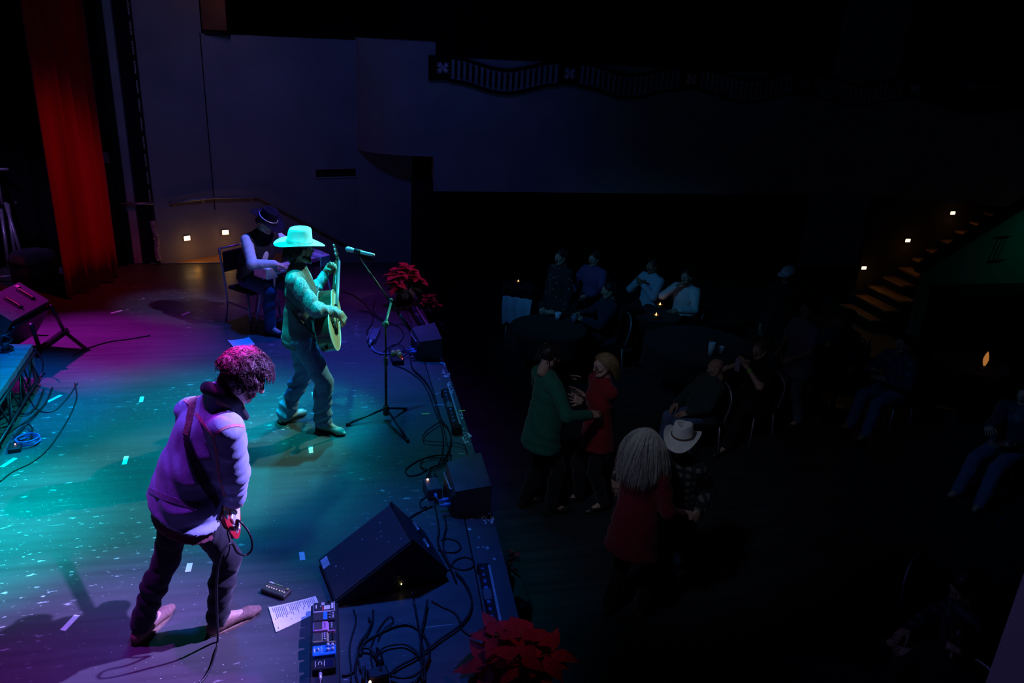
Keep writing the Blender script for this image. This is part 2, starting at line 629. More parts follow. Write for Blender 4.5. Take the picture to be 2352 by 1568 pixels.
for q in range(5):
    s0 = -0.10 + q * PER
    # block with rosette
    b = B()
    fr = []
    for off in (0.0, 0.07):
        for s, z in ((s0, 2.575), (s0 + BLK, 2.575), (s0 + BLK, 2.905), (s0, 2.905)):
            fr.append(gp(max(s, -0.1), z, off))
    b.add(fr, [(4, 5, 6, 7), (3, 2, 1, 0), (0, 1, 5, 4), (1, 2, 6, 5), (2, 3, 7, 6), (3, 0, 4, 7)])
    blk = b.build('end_block', IRON, rail)
    c, nr = gallery(max(s0, 0) + BLK / 2 - (0.05 if q == 0 else 0))
    tx = V(-nr.y, nr.x, 0)
    b = B()
    c = c + nr * 0.085 + V(0, 0, 2.74)
    for a in (0.7, 2.44, 3.84, 5.58):
        d = tx * math.cos(a) + V(0, 0, 1) * math.sin(a)
        e = tx * -math.sin(a) + V(0, 0, 1) * math.cos(a)
        for w_, l_ in ((0.0, .115), (.35, .10), (-.35, .10)):
            t = d * math.cos(w_) + e * math.sin(w_)
            b.tube([c + t * .01, c + t * l_ * .55, c + t * l_], [.004, .017, .004], 6)
    b.ball(c, .02, 8)
    b.build('rosette', ROSE, blk)
    # wave panel
    b = B()
    n = 22
    a0, a1 = s0 + BLK + 0.01, s0 + PER - 0.01
    prof = []
    for i in range(n + 1):
        t = i / n
        s = a0 + (a1 - a0) * t
        dip = -0.145 * (0.5 - 0.5 * math.cos(2 * math.pi * t))
        prof.append((s, dip))
    for zt, hh in ((2.87, 0.045), (2.545, 0.05)):
        vs = []
        for s, dip in prof:
            for z, off in ((zt + dip, .0), (zt + dip, .06), (zt + dip + hh, .06), (zt + dip + hh, .0)):
                vs.append(gp(s, z, off))
        b.add(vs, [(i * 4 + j, i * 4 + (j + 1) % 4, i * 4 + 4 + (j + 1) % 4, i * 4 + 4 + j) for i in range(n) for j in range(4)])
    vs = []
    for s, dip in prof:
        vs += [gp(s, 2.55 + dip, .012), gp(s, 2.90 + dip, .012)]
    b.add(vs, [(i * 2, i * 2 + 2, i * 2 + 3, i * 2 + 1) for i in range(n)])
    b.build('wave_frame', IRON, rail)
    if q < 4:
        for i in range(19):
            t = (i + 0.5) / 19
            s = a0 + (a1 - a0) * t
            dip = -0.145 * (0.5 - 0.5 * math.cos(2 * math.pi * t))
            w_ = 0.021
            b = B()
            vs = [gp(s + sx * w_ * e, z + dip, off) for off in (.014, .04) for sx, z, e in
                  ((-1, 2.59, 1.9), (1, 2.59, 1.9), (1, 2.635, 1), (1, 2.825, 1), (1, 2.872, 1.9), (-1, 2.872, 1.9), (-1, 2.825, 1), (-1, 2.635, 1))]
            b.add(vs, [tuple(range(8, 16))] + [(j, (j + 1) % 8, 8 + (j + 1) % 8, 8 + j) for j in range(8)])
            b.build('slat', SLAT, rail)

# vent grille
v0, v1 = W(720, 388, 12.42), W(822, 410, 12.5)
vent = thing('vent_grille', 'wide dark louvred vent grille low on the side wall', 'vent', (v0.x, 12.35, v1.z))
mid = (v0 + v1) / 2
rv = rotz(math.atan2(0.55, 2.05))
yw = lambda x: 12.1 + (x + 1.6) * 0.55 / 2.05
b = B()
wv, hv = 0.64, 0.135
cx, cz = mid.x, mid.z
cy = yw(cx) - 0.012
for dx, dz, sx, sz in ((0, hv / 2, wv, .018), (0, -hv / 2, wv, .018), (-wv / 2, 0, .018, hv), (wv / 2, 0, .018, hv)):
    b.box(V(cx, cy, cz) + rv @ V(dx, 0, dz), (sx, .02, sz), rv)
b.build('frame', mat('vent_frame_paint', (0.42, 0.42, 0.44), .6, noise=(20, .2, U3)), vent)
b = B()
b.box((cx, cy + .006, cz), (wv, .008, hv), rv)
b.build('backing', BLACK, vent)
for i in range(9):
    b = B()
    b.box(V(cx, cy, cz) + rv @ V(-wv / 2 + wv * (i + .5) / 9, 0, 0), (.014, .016, hv - .02), rv @ Matrix.Rotation(.5, 3, 'Z'))
    b.build('louvre', BLACKM, vent)

# pale post and carved moulding at the proscenium
b = B()
b.box((-2.62, 11.6, 3.5), (0.10, 0.1, 7.0), ch=.01)
struct('trim_5', b, mat('pale_post_paint', (0.42, 0.41, 0.43), .7, noise=(4, .15, U3)), 'narrow pale upright post beside the red curtain')
b = B()
b.box((-2.47, 11.66, 3.5), (0.25, 0.06, 7.0))
struct('wall_gap', b, DARKW)
mould = thing('carved_moulding', 'dark carved upright moulding with pale worn dashes beside the side wall', 'moulding', (-2.36, 11.56, 0.3))
b = B()
b.box((-2.36, 11.57, 3.6), (0.035, 0.05, 6.6), ch=.008)
b.build('strip', BLACKM, mould)
z = 0.86
i = 0
while z < 4.6:
    h = 0.20
    b = B()
    b.box((-2.363, 11.535, z + h / 2), (0.018, 0.03, h - .03), ch=.007)
    for j in range(3):
        b.ball((-2.363, 11.522, z + h * (j + .5) / 3), .012, 6)
    b.build('bead', mat('moulding_gilt', (0.5, 0.48, 0.45), .6, noise=(60, .8, U3)), mould)
    z += 0.235
    i += 1
b = B()
pts = [(-2.33, 11.52, .05), (-2.345, 11.50, .2), (-2.33, 11.51, .35), (-2.35, 11.5, .5), (-2.36, 11.52, .62)]
b.tube(smooth_path(pts, 4), [.035] * 17, 7)
for j in range(14):
    b.ball((-2.335 + R.uniform(-.03, .03), 11.48 + R.uniform(-.01, .02), .08 + j * .037), R.uniform(.012, .026), 6)
b.build('scroll', mat('moulding_gilt', (0.28, 0.27, 0.25)), mould)
b = B()
b.box(G(371, 592, 0.04) + V(0, 0, .03), (0.05, 0.22, 0.10), rotz(.5), ch=.01)
st0 = b.build('wooden_block', mat('varnished_wood', (0.30, 0.14, 0.05), .4, noise=(6, .4, (1, 8, 1))))
st0.location.z -= 0.018
tag(st0, 'small varnished wooden step block at the foot of the carved moulding', 'block')

# landing and stairs behind the stage edge
b = B()
b.box((-1.55, 11.85, -0.05), (1.7, .56, 0.06))
struct('floor.002', b, mat('landing_wood', (0.62, 0.30, 0.09), .45, noise=(4, .3, (1, 8, 1))), 'brown landing behind the stage edge')
b = B()
b.box((-0.65, 11.56, -0.025), (3.6, 0.03, 0.07))
struct('trim_6', b, mat('edge_strip', (0.30, 0.29, 0.31), .5, noise=(9, .2, U3)), 'pale edge strip at the back of the stage')
stair2 = thing('corner_stairs', 'brown wooden stairs going down beside the stage to the auditorium', 'stairs', (-0.7, 12.0, -1.2))
for i in range(6):
    b = B()
    b.box((-0.56 + i * .28, 11.88, -0.18 - i * .17 - .03), (.30, 0.56, .06), ch=.008)
    b.build('tread', mat('landing_wood', (0.3, 0.15, 0.05)), stair2)
b = B()
for i in range(6):
    b.box((-0.44 + i * .28 - .12, 11.88, -0.7 - i * .085), (.03, 0.54, .98 - i * .17))
b.build('riser', DARKW, stair2)


def handrail(name, label, pts, r=.02, brackets=()):
    t = thing(name, label, 'handrail', pts[0])
    B().tube(pts, r, 8).build('rail', STEEL, t)
    for p, q in brackets:
        bb = B()
        bb.tube([p, lerp(p, q, .5) - V(0, 0, .03), q], .008, 6)
        bb.ball(q, .022, 8)
        bb.build('bracket', STEEL, t)
    return t


def wall_pt(x):
    for (x0, y0), (x1, y1) in zip(PL[:-1], PL[1:]):
        if x0 <= x <= x1:
            return lerp(y0, y1, (x - x0) / (x1 - x0))
    return PL[-1][1]


hp = [V(-2.15, wall_pt(-2.15) - .05, .84), V(-1.6, wall_pt(-1.6) - .07, .84), V(-1.0, wall_pt(-1.0) - .06, .82), V(0.45, wall_pt(.45) - .06, -0.12), V(1.2, 12.64, -.62)]
handrail('wall_handrail', 'grey metal handrail bending down the side wall behind the seated player', hp,
         brackets=[(V(x, wall_pt(x) - .06, z), V(x, wall_pt(x), z - .05)) for x, z in ((-2.1, .84), (-1.75, .84), (-1.1, .82), (-.3, .35), (.4, -.1))])
handrail('wall_handrail', 'short level grey handrail crossing the pale post', [W(275, 468, 11.5), W(352, 467, 11.5)], .018,
         brackets=[(W(290, 469, 11.5), W(291, 482, 11.56))])
sw = thing('switch_box', 'small square grey switch plate on a conduit before the black drape by the red curtain', 'switch', W(237, 362, 11.3))
c = W(237, 362, 11.3)
b = B()
b.box(c, (.14, .03, .14), ch=.006)
b.build('plate', mat('grey_plate', (.12, .12, .13), .5, noise=(20, .2, U3)), sw)
b = B()
b.tube([V(c.x, c.y + .02, 0), V(c.x, c.y + .02, c.z)], .012, 8)
b.build('conduit', BLACKM, sw)

# step lights
GLOW = mat('warm_lamp_glass', (1, .8, .5), .4, emit=((1.0, 0.62, 0.25), 9.0), noise=(9, .05, U3))


def step_light(p, nrm, label, power, w=.085, h=.06, group='step lights'):
    t = thing('step_light', label, 'light', p, group)
    q = basis(V(nrm.y, -nrm.x, 0), V(0, 0, 1))
    b = B()
    t_ax = V(nrm.y, -nrm.x, 0)
    ro = basis(nrm, V(0, 0, 1))
    b.box(p, (w + .025, .012, h + .025), ro, ch=.004)
    b.build('housing', STEEL, t)
    b = B()
    b.box(p + nrm * .008, (w, .012, h), ro, ch=.004)
    b.build('lens', GLOW, t)
    bulb('step_lamp', p + nrm * .24 - V(0, 0, .14), (1.0, .42, .08), power * .34, .03)


nsp = V(0.58, -0.815, 0)
step_light(V(-1.99, wall_pt(-1.99) - .01, .30), nsp, 'left one of two warm step lights low on the wall behind the stage', 1.3)
step_light(V(-1.5, wall_pt(-1.5) - .012, .31), V(.26, -.96, 0), 'warm step light on the wall just left of the seated player', .9)
for i, (u, v) in enumerate(((1984, 615), (2085, 552), (2188, 489))):
    step_light(W(u, v, 12.12), V(0, -1, 0), ['lowest', 'middle', 'topmost'][i] + ' of three warm step lights above the right staircase', 0.35, .09, .05)

# right-hand stairs
stairs = thing('staircase', 'dark staircase with orange lit wooden treads climbing the right wall', 'stairs', (9.2, 11.5, -1.2))
WOODT = mat('tread_wood', (0.40, 0.2, 0.07), .5, noise=(4, .3, (8, 1, 1)))
for i in range(11):
    x, z = 9.05 + i * .256, -1.04 + i * .171
    wn = .9 if i < 3 else .55
    b = B()
    b.box((x + .15, 12.13 - wn / 2, z - .02), (.30, wn, .04), ch=.006)
    tr = b.build('tread', WOODT, stairs)
    b = B()
    b.box((x + .03, 12.13 - wn / 2, z - .11), (.02, wn, .14))
    b.build('riser', DARKW, tr)
b = B()
for y in (11.3,):
    b.add([(9.85, y, -1.2), (12.6, y, -1.2), (12.6, y, .95), (9.85, y, -.90), (9.85, y + .05, -1.2), (12.6, y + .05, -1.2), (12.6, y + .05, .95), (9.85, y + .05, -.9)],
          [(0, 1, 2, 3), (7, 6, 5, 4), (3, 2, 6, 7), (0, 3, 7, 4), (1, 5, 6, 2)])
b.build('stringer', DARKW, stairs)
b = B()
y = 10.8
b.add([(9.5, y, -1.2), (13.5, y, -1.2), (13.5, y, 2.6), (9.5, y, -.02), (9.5, y + .08, -1.2), (13.5, y + .08, -1.2), (13.5, y + .08, 2.6), (9.5, y + .08, -.02)],
      [(0, 1, 2, 3), (7, 6, 5, 4), (3, 2, 6, 7), (0, 3, 7, 4), (1, 5, 6, 2)])
b.add([(9.4, y - .05, -.06), (13.5, y - .05, 2.62), (13.5, y - .05, 2.74), (9.4, y - .05, .06), (9.4, y + .12, -.06), (13.5, y + .12, 2.62), (13.5, y + .12, 2.74), (9.4, y + .12, .06)],
      [(0, 1, 2, 3), (7, 6, 5, 4), (3, 2, 6, 7), (0, 4, 5, 1), (0, 3, 7, 4)], 1)
o = b.build('wall_right_aisle', [WALLP, DARKW])
o['kind'] = 'structure'
o['label'] = 'sloping plaster balustrade washed in green light'
rp = W(2288, 570, 10.78)
b = B()
for dz in (-.2, .2):
    b.box(rp + V(.1, -.012, dz), (.26, .015, .02))
for dx in (0, .08):
    b.tube([rp + V(-.02 + dx, -.01, -.2), rp + V(.06 + dx, -.01, .2)], .007, 6)
o = b.build('wall_bracket', BLACKM)
tag(o, 'thin dark metal bracket fixed to the green lit balustrade', 'bracket')

# near corner of the box the picture is taken from
c = W(2322, 1400, 1.5)
b = B()
b.box((c.x + .25, c.y - .3, 0.9), (.5, .6, 4.2))
struct('wall_near_box', b, WALLP)

# masking drapes and the red curtain
def drape(name, path, z0, z1, m, amp, folds, th=.015, seed=1, hem=0.0):
    rr = random.Random(seed)
    n = folds * 10
    ph = [rr.uniform(-.5, .5) for _ in range(folds + 2)]
    am = [rr.uniform(.6, 1.2) for _ in range(folds + 2)]
    P0, P1 = Vector(path[0]), Vector(path[1])
    t = (P1 - P0).normalized()
    nr = V(t.y, -t.x, 0)
    rows = 14
    vs = []
    for side in (0, 1):
        for j in range(rows + 1):
            for i in range(n + 1):
                s = i / n
                f = s * folds
                k = int(min(f, folds - 1))
                w_ = math.sin(2 * math.pi * f + ph[k] * .3) * amp * am[k] * (1.15 - .45 * j / rows)
                w_ += math.sin(5 * math.pi * f + 1) * amp * .18
                p = P0.lerp(P1, s) + nr * (w_ - side * th) + t * (math.cos(2 * math.pi * f) * amp * .35)
                zz = z0 + (z1 - z0) * j / rows + (hem * math.sin(f * 2 * math.pi * .8 + 1) if j == 0 else 0)
                vs.append((p.x, p.y, zz))
    W_ = n + 1
    N = W_ * (rows + 1)
    fs = []
    for j in range(rows):
        for i in range(n):
            a = j * W_ + i
            fs.append((a, a + 1, a + 1 + W_, a + W_))
            fs.append((N + a + W_, N + a + 1 + W_, N + a + 1, N + a))
    for i in range(n):
        fs.append((i + 1, i, N + i, N + i + 1))
    for j in range(rows):
        fs.append((j * W_, (j + 1) * W_, N + (j + 1) * W_, N + j * W_))
        fs.append(((j + 1) * W_ - 1, N + (j + 1) * W_ - 1, N + (j + 2) * W_ - 1, (j + 2) * W_ - 1))
    b = B()
    b.add(vs, fs, 0, True)
    return b.build(name, m)


o = drape('curtain', [(-3.12, 10.0, 0), (-2.74, 10.86, 0)], 0.02, 6.5, REDC, .085, 4, seed=3, hem=.012)
tag(o, 'tall red velvet curtain hanging in folds at the left of the stage', 'curtain')
o = drape('drape', [(-6.6, 11.4, 0), (-2.74, 11.42, 0)], 0.0, 7.0, BLACKC, .06, 14, seed=5)
tag(o, 'black masking drape behind the red curtain reaching to the pale post', 'drape')
o = drape('drape', [(-6.6, 4.4, 0), (-6.5, 11.2, 0)], 0.0, 7.0, BLACKC, .08, 16, seed=6)
tag(o, 'black side drape far left behind the drum riser', 'drape')
# ---------------------------------------------------------------- stage equipment
GRILLE = mat('grille_cloth', (0.030, 0.031, 0.034), 0.75, noise=(200, .5, U3), bump=(300, .3, U3))
CAB = mat('cabinet_paint', (0.020, 0.021, 0.024), 0.6, noise=(14, .4, U3), bump=(220, .25, U3))
CABB = mat('cabinet_paint_worn', (0.055, 0.058, 0.062), 0.55, noise=(5, .45, U3), bump=(200, .2, U3))


def WP(u, v, p, n):
    r = px_ray(u, v)
    return EYE + r * ((Vector(p) - EYE).dot(n) / r.dot(n))


# wedge monitor in front of the bassist
ax, ay = V(.975, .22, 0).normalized(), V(-.22, .975, 0).normalized()
wo = V(-0.045, 4.0, 0)
prof = []
for u, v in ((769, 1382), (952, 1241), (1029, 1309), (1019, 1362)):
    p = WP(u, v, wo, ay) - wo
    prof.append((p.dot(ax), max(p.z, 0)))
prof = [(0.03, 0.0), (prof[0][0], .035)] + prof[1:3] + [(prof[2][0] - .02, 0.0)]
wedge = thing('floor_monitor', 'large black wedge floor monitor in front of the bent-over guitarist', 'speaker', wo)
b = B()
LEN = 0.45
b.prism(prof, ax, V(0, 0, 1), wo, ay, LEN)
b.build('cabinet', CAB, wedge)


def on_face(i, s, t, off=0.0):
    """point on the wedge face between profile corners i, i+1; s along the profile, t along the length"""
    p0 = wo + ax * prof[i][0] + V(0, 0, prof[i][1])
    p1 = wo + ax * prof[i + 1][0] + V(0, 0, prof[i + 1][1])
    d = (p1 - p0).normalized()
    nr = d.cross(ay).normalized()
    if nr.dot(p0 + (p1 - p0) * .5 - (wo + ax * .3 + V(0, 0, .12))) < 0:
        nr = -nr
    return p0.lerp(p1, s) + ay * (t * LEN) + nr * off, d, nr


def face_plate(b, i, s0, s1, t0, t1, off, th, mi=0):
    ps = [on_face(i, s, t, off)[0] for s, t in ((s0, t0), (s1, t0), (s1, t1), (s0, t1))]
    nr = on_face(i, 0, 0)[2]
    q = [p - nr * th for p in ps]
    b.add(ps + q, [(0, 1, 2, 3), (7, 6, 5, 4), (0, 4, 5, 1), (1, 5, 6, 2), (2, 6, 7, 3), (3, 7, 4, 0)], mi)


b = B()
face_plate(b, 1, .025, .965, .025, .975, .008, .008)
b.build('grille', GRILLE, wedge)
b = B()
face_plate(b, 1, .02, .105, .72, .93, .0095, .0015)
b.build('tape_label', mat('silver_tape', (0.55, 0.57, 0.6), .5, noise=(40, .25, U3)), wedge)
b = B()
for i in range(10):
    s, t = R.uniform(.1, .9), R.uniform(.1, .8)
    face_plate(b, 1, s, s + R.uniform(.006, .02), t, t + R.uniform(.008, .02), .0095, .0012)
b.build('paint_chip', mat('chip_white', (.6, .6, .6), .7, noise=(50, .2, U3)), wedge, kind='stuff')
b = B()
face_plate(b, 1, .965, 1.0, 0, 1, .012, .014)
b.build('corner_trim', BLACKM, wedge)
for t in (.28, .72):
    b = B()
    face_plate(b, 2, .30, .70, t - .13, t + .13, .002, .004)
    h = b.build('handle_recess', BLACK, wedge)
    b = B()
    p0, _, nr = on_face(2, .5, t - .10, .012)
    p1 = on_face(2, .5, t + .10, .012)[0]
    b.tube([p0 - nr * .015, p0, p1, p1 - nr * .015], .008, 6)
    b.build('handle_bar', STEEL, h)
b = B()
for dx, dz in ((.40, .14), (.43, .10), (.36, .08)):
    b.lathe([(.018, 0), (.018, .006), (.01, .006)], 10, wo + ax * dx + V(0, 0, dz) - ay * .002, 0, basis(V(0, 0, 1), -ay))
b.build('jack_panel', BLACKM, wedge)
b = B()
for u, v in ((922, 1341),):
    b.ball(WP(u, v, wo - ay * .004, ay), .0045, 6)
b.build('power_light', mat('led_yellow', (1, .9, .3), .4, emit=((1, .8, .25), 6), noise=(9, .05, U3)), wedge)


def plug(b, p, d, r=.011, l=.07):
    d = Vector(d).normalized()
    b.tube([p, p + d * l * .6, p + d * l * .62, p + d * l], [r, r, r * .6, r * .45], 8)


# front fill speakers on the lip of the stage
def front_fill(label, nl, nr_, fl, fr, hnl, hnr, hfl, hfr):
    c = (nl + fr) / 2
    t = thing('front_fill_speaker', label, 'speaker', (c.x, c.y, 0), 'small speakers on the stage lip')
    b = B()
    bot = [nl, nr_, fr, fl]
    top = [p + V(dx, 0, h) for p, h, dx in zip(bot, (hnl, hnr, hfr, hfl), (.02, -.01, -.01, .02))]
    b.add(bot + top, [(3, 2, 1, 0), (4, 5, 6, 7), (0, 1, 5, 4), (1, 2, 6, 5), (2, 3, 7, 6), (3, 0, 4, 7)])
    b.build('cabinet', CABB, t)
    # rear panel towards the stage with bar handle and blue connectors
    b = B()
    d = (fl - nl).normalized()
    nrm = V(-d.y, d.x, 0)
    L = (fl - nl).length
    for (s0, s1, z0, z1) in ((.06, .94, .02, .17),):
        ps = [nl.lerp(fl, s) + nrm * .012 + V(z * .09, 0, z) for s, z in ((s0, z0), (s1, z0), (s1, z1), (s0, z1))]
        q = [p - nrm * .02 for p in ps]
        b.add(ps + q, [(0, 3, 2, 1), (4, 5, 6, 7), (0, 1, 5, 4), (1, 2, 6, 5), (2, 3, 7, 6), (3, 0, 4, 7)])
    b.build('rear_panel', BLACK, t)
    b = B()
    a0, a1 = [nl.lerp(fl, s) + nrm * .022 + V(.02, 0, .19) for s in (.25, .97)]
    b.tube([a0 - nrm * .02, a0, a1, a1 - nrm * .02], .007, 6)
    b.build('bar_handle', STEEL, t)
    for s in (.10, .30):
        b = B()
        p = nl.lerp(fl, s) + nrm * .01 + V(0, 0, .09)
        plug(b, p, nrm, .017, .075)
        b.build('connector', mat('blue_connector', (.10, .28, .65), .35, noise=(30, .1, U3)), t)
    b = B()
    b.box(nr_ + V(-.015, -.001, .02), (.02, .004, .02))
    b.build('badge', STEEL, t)
    return t


front_fill('black front fill speaker on the stage lip beside the wedge, nearer of the two', V(.80, 4.85, 0), V(1.085, 4.83, 0), V(.78, 5.17, 0), V(1.075, 5.22, 0), .213, .256, .27, .31)
front_fill('black front fill speaker on the stage lip beyond the microphone stand, farther of the two', V(.865, 7.76, 0), V(1.125, 7.74, 0), V(.82, 8.09, 0), V(1.10, 8.16, 0), .213, .25, .25, .28)


# LED footlight bars along the lip
def footlight(label, p0, p1, w, h):
    p0, p1 = Vector(p0), Vector(p1)
    t = thing('footlight', label, 'light', ((p0 + p1) / 2), 'bar footlights along the stage lip')
    d = (p1 - p0).normalized()
    x = V(d.y, -d.x, 0)
    if x.x < 0:
        x = -x
    L = (p1 - p0).length
    rot = Matrix(((x.x, d.x, 0), (x.y, d.y, 0), (0, 0, 1)))
    c = (p0 + p1) / 2
    b = B()
    b.box(c + V(0, 0, h / 2 + .005), (w * .6, L, h), rot, ch=.01)
    b.box(p0 + V(0, 0, h * .45), (w * .8, .03, h * .9), rot, ch=.008)
    b.box(p1 + V(0, 0, h * .45), (w * .8, .03, h * .9), rot, ch=.008)
    b.build('housing', BLACKM, t)
    b = B()
    b.box(c + x * (w * .36) + V(0, 0, h * .9), (w * .22, L * .95, .012), rot, ch=.004)
    b.build('reflector_strip', mat('strip_aluminium', (.62, .6, .62), .4, .5, noise=(60, .2, U3)), t)
    b = B()
    rr = random.Random(len(label))
    for i in range(9):
        y = (i + .5) / 9 - .5
        b.box(c - x * (w * .12) + d * (y * L * .9) + V(0, 0, h + .006), (rr.uniform(.012, .03), rr.uniform(.012, .035), .006), rot, ch=.002)
    b.build('panel_marks', mat('panel_blue', (.10, .2, .45), .4, noise=(30, .3, U3)), t, kind='stuff')
    b = B()
    b.box(c - x * (w * .12) + V(0, 0, h + .01), (.05, .1, .004), rot)
    b.build('label_plate', mat('grey_plate', (.12, .12, .13)), t)
    return t


footlight('black footlight bar beside the large red poinsettia at the stage edge', (.905, 4.20, 0), (.865, 3.56, 0), .10, .075)
footlight('black footlight bar on the lip behind the near front fill speaker, middle one', (1.03, 6.85, 0), (1.02, 6.10, 0), .10, .09)
footlight('black footlight bar just beyond the far front fill speaker', (.965, 9.30, 0), (1.03, 8.62, 0), .11, .08)

# pedals on the pedal board
PB_Z = 0.045
pb = thing('pedal_board', 'long black pedal board on the floor beside the printed set list', 'pedal board', (-.1, 3.6, 0))
b = B()
b.box((-.10, 3.575, .03), (.16, .84, .03), ch=.006)
b.build('deck', BLACK, pb)
for y in (3.2, 3.58, 3.95):
    b = B()
    b.box((-.10, y, .0075), (.15, .03, .015), ch=.003)
    b.build('foot', RUBBER, pb)


def pedal(name, label, y, w, col, l=.125, h=.05, x0=-.165, kind='flat'):
    m = mat('pedal_' + name, col, .35, noise=(40, .15, U3), coat=.2)
    t = thing('effects_pedal', label, 'pedal', (x0 + l / 2, y, PB_Z), 'effects pedals on the board')
    z0 = PB_Z
    cx = x0 + l / 2
    b = B()
    if kind == 'step':
        b.box((cx, y, z0 + h * .4), (l, w, h * .8), ch=.004)
        b.box((cx - l * .16, y, z0 + h * .85), (l * .66, w, h * .3), ch=.004)
    else:
        b.box((cx, y, z0 + h / 2), (l, w, h), ch=.004)
    b.build('body', m, t)
    return t, cx, z0 + h


PRINT = mat('print_white', (.75, .74, .76), .5, noise=(30, .1, U3))
PRINTD = mat('print_black', (.015, .015, .017), .5, noise=(30, .2, U3))
PADR = mat('pad_rubber', (.03, .03, .035), .7, noise=(200, .3, U3))


def plate(t, nm, m, x, y, z, sx, sy, th=.002, parent=None):
    b = B()
    b.box((x, y, z + th / 2), (sx, sy, th))
    return b.build(nm, m, parent or t)


def knob(t, x, y, z, r=.007, h=.012, m=None):
    b = B()
    b.lathe([(r, 0), (r * .95, h * .8), (r * .8, h), (0, h)], 10, (x, y, z))
    k = b.build('knob', m or PRINT, t)
    b = B()
    b.box((x, y + r * .5, z + h + .0005), (.0018, r, .001))
    b.build('pointer', PRINTD, k)


def marks(t, x, y, z, sx, sy, n, m, seed):
    rr = random.Random(seed)
    b = B()
    for i in range(n):
        yy = y - sy / 2 + sy * (i + .5) / n
        b.box((x + rr.uniform(-.1, .1) * sx, yy, z + .0008), (sx * rr.uniform(.5, .95), sy / n * .6, .001))
    b.build('lettering', m, t, kind='stuff')


# 1 silver framed pedal
t, cx, z = pedal('silver', 'silver-edged black and white effects pedal at the top of the board, against the paper', 3.915, .085, (.62, .58, .64), h=.045)
plate(t, 'face', PRINTD, cx, 3.915, z, .115, .074)
z += .002
plate(t, 'art_patch', PRINT, cx + .018, 3.90, z, .035, .034)
plate(t, 'side_label', PRINT, cx + .048, 3.912, z, .012, .05)
plate(t, 'stripe', mat('stripe_red', (.7, .06, .06), .5, noise=(30, .1, U3)), cx - .006, 3.895, z, .007, .034)
marks(t, cx - .006, 3.935, z, .026, .026, 4, PRINT, 1)
marks(t, cx - .045, 3.915, z, .006, .05, 1, PRINT, 2)
knob(t, cx + .03, 3.945, z, .006, .012, BLACK)
knob(t, cx - .02, 3.908, z, .004, .006, PRINT)
# 2 dark ribbed pedal with blue stripe
t, cx, z = pedal('charcoal', 'dark effects pedal with ribbed tread and a bright blue stripe, second from the top', 3.828, .072, (.035, .036, .042), h=.05)
for i in range(8):
    plate(t, 'rib', PADR, cx - .055 + i * .0062, 3.828, z, .003, .062)
plate(t, 'stripe', mat('stripe_blue', (.03, .22, .85), .4, noise=(30, .1, U3)), cx + .0075, 3.828, z, .022, .066)
for yy in (3.805, 3.828, 3.85):
    knob(t, cx + .032, yy, z, .006, .008, mat('knob_grey', (.35, .35, .38), .5, noise=(30, .1, U3)))
marks(t, cx + .052, 3.828, z, .01, .05, 4, PRINT, 3)
# 3 pink
t, cx, z = pedal('pink', 'pink effects pedal with black tread pad, third from the top', 3.742, .072, (.62, .26, .55), h=.055, kind='step')
plate(t, 'tread_pad', PADR, cx - .032, 3.742, z, .046, .060)
marks(t, cx + .005, 3.742, z, .018, .05, 3, mat('print_plum', (.2, .05, .2), .5, noise=(20, .1, U3)), 4)
plate(t, 'knob_window', PRINTD, cx + .045, 3.742, z - .0125, .035, .062)
knob(t, cx + .042, 3.725, z - .011, .005, .01)
knob(t, cx + .042, 3.742, z - .011, .005, .01)
knob(t, cx + .042, 3.758, z - .011, .005, .01)
# 4 gold framed
t, cx, z = pedal('bronze', 'bronze-framed black effects pedal with square tread pad, fourth from the top', 3.652, .072, (.42, .34, .22), h=.055, kind='step')
plate(t, 'tread_pad', PADR, cx - .034, 3.652, z, .045, .060)
plate(t, 'centre_band', PRINTD, cx + .004, 3.652, z, .020, .066)
marks(t, cx + .003, 3.662, z + .002, .010, .04, 3, mat('print_lilac', (.6, .4, .85), .5, noise=(20, .1, U3)), 5)
plate(t, 'knob_window', PRINTD, cx + .045, 3.652, z - .0125, .036, .062)
knob(t, cx + .004, 3.628, z + .002, .006, .005)
for yy in (3.633, 3.652, 3.671):
    knob(t, cx + .047, yy, z - .011, .006, .012, BLACK)
# 5 blue with white knobs
t, cx, z = pedal('blue', 'bright blue effects pedal with four white knobs, fifth from the top', 3.560, .076, (.02, .22, .75), h=.045)
for dx, yy in ((.022, 3.585), (.022, 3.550), (.046, 3.582), (.046, 3.552)):
    knob(t, cx + dx, yy, z, .0085, .016)
b = B()
b.lathe([(.008, 0), (.008, .006), (.005, .007), (.005, .014), (0, .015)], 10, (cx - .032, 3.56, z))
b.build('foot_switch', CHROME, t)
marks(t, cx - .051, 3.56, z, .008, .045, 1, PRINT, 6)
marks(t, cx - .013, 3.56, z, .012, .05, 4, mat('print_pale_blue', (.3, .5, .95), .5, noise=(20, .1, U3)), 7)
# 6 black tuner
t, cx, z = pedal('black', 'black pedal with a white arch symbol and dark screen, lowest on the board', 3.462, .080, (.012, .012, .014), h=.04)
plate(t, 'screen', mat('dark_screen', (.01, .015, .05), .15, noise=(9, .1, U3)), cx + .028, 3.462, z, .040, .052)
b = B()
arch = [V(cx - .028 + .012 * math.cos(a) * .9, 3.462 + .014 * 0 + .012 * math.sin(a), z + .002) for a in [math.pi * i / 8 for i in range(9)]]
arch = [V(cx - .022 - .0 + .008 * math.cos(a), 3.466 + .010 * math.sin(a), z + .001) for a in [math.pi * i / 8 for i in range(9)]]
arch = [arch[0] - V(0, .012, 0)] + arch + [arch[-1] - V(0, .012, 0)]
b.tube(arch, .002, 5)
for dx in (-.046, .002, -.006):
    b.box((cx + dx, 3.462, z + .001), (.003 if dx != -.006 else .0015, .042 if dx != -.006 else .02, .001))
b.build('lettering', PRINT, t)
b = B()
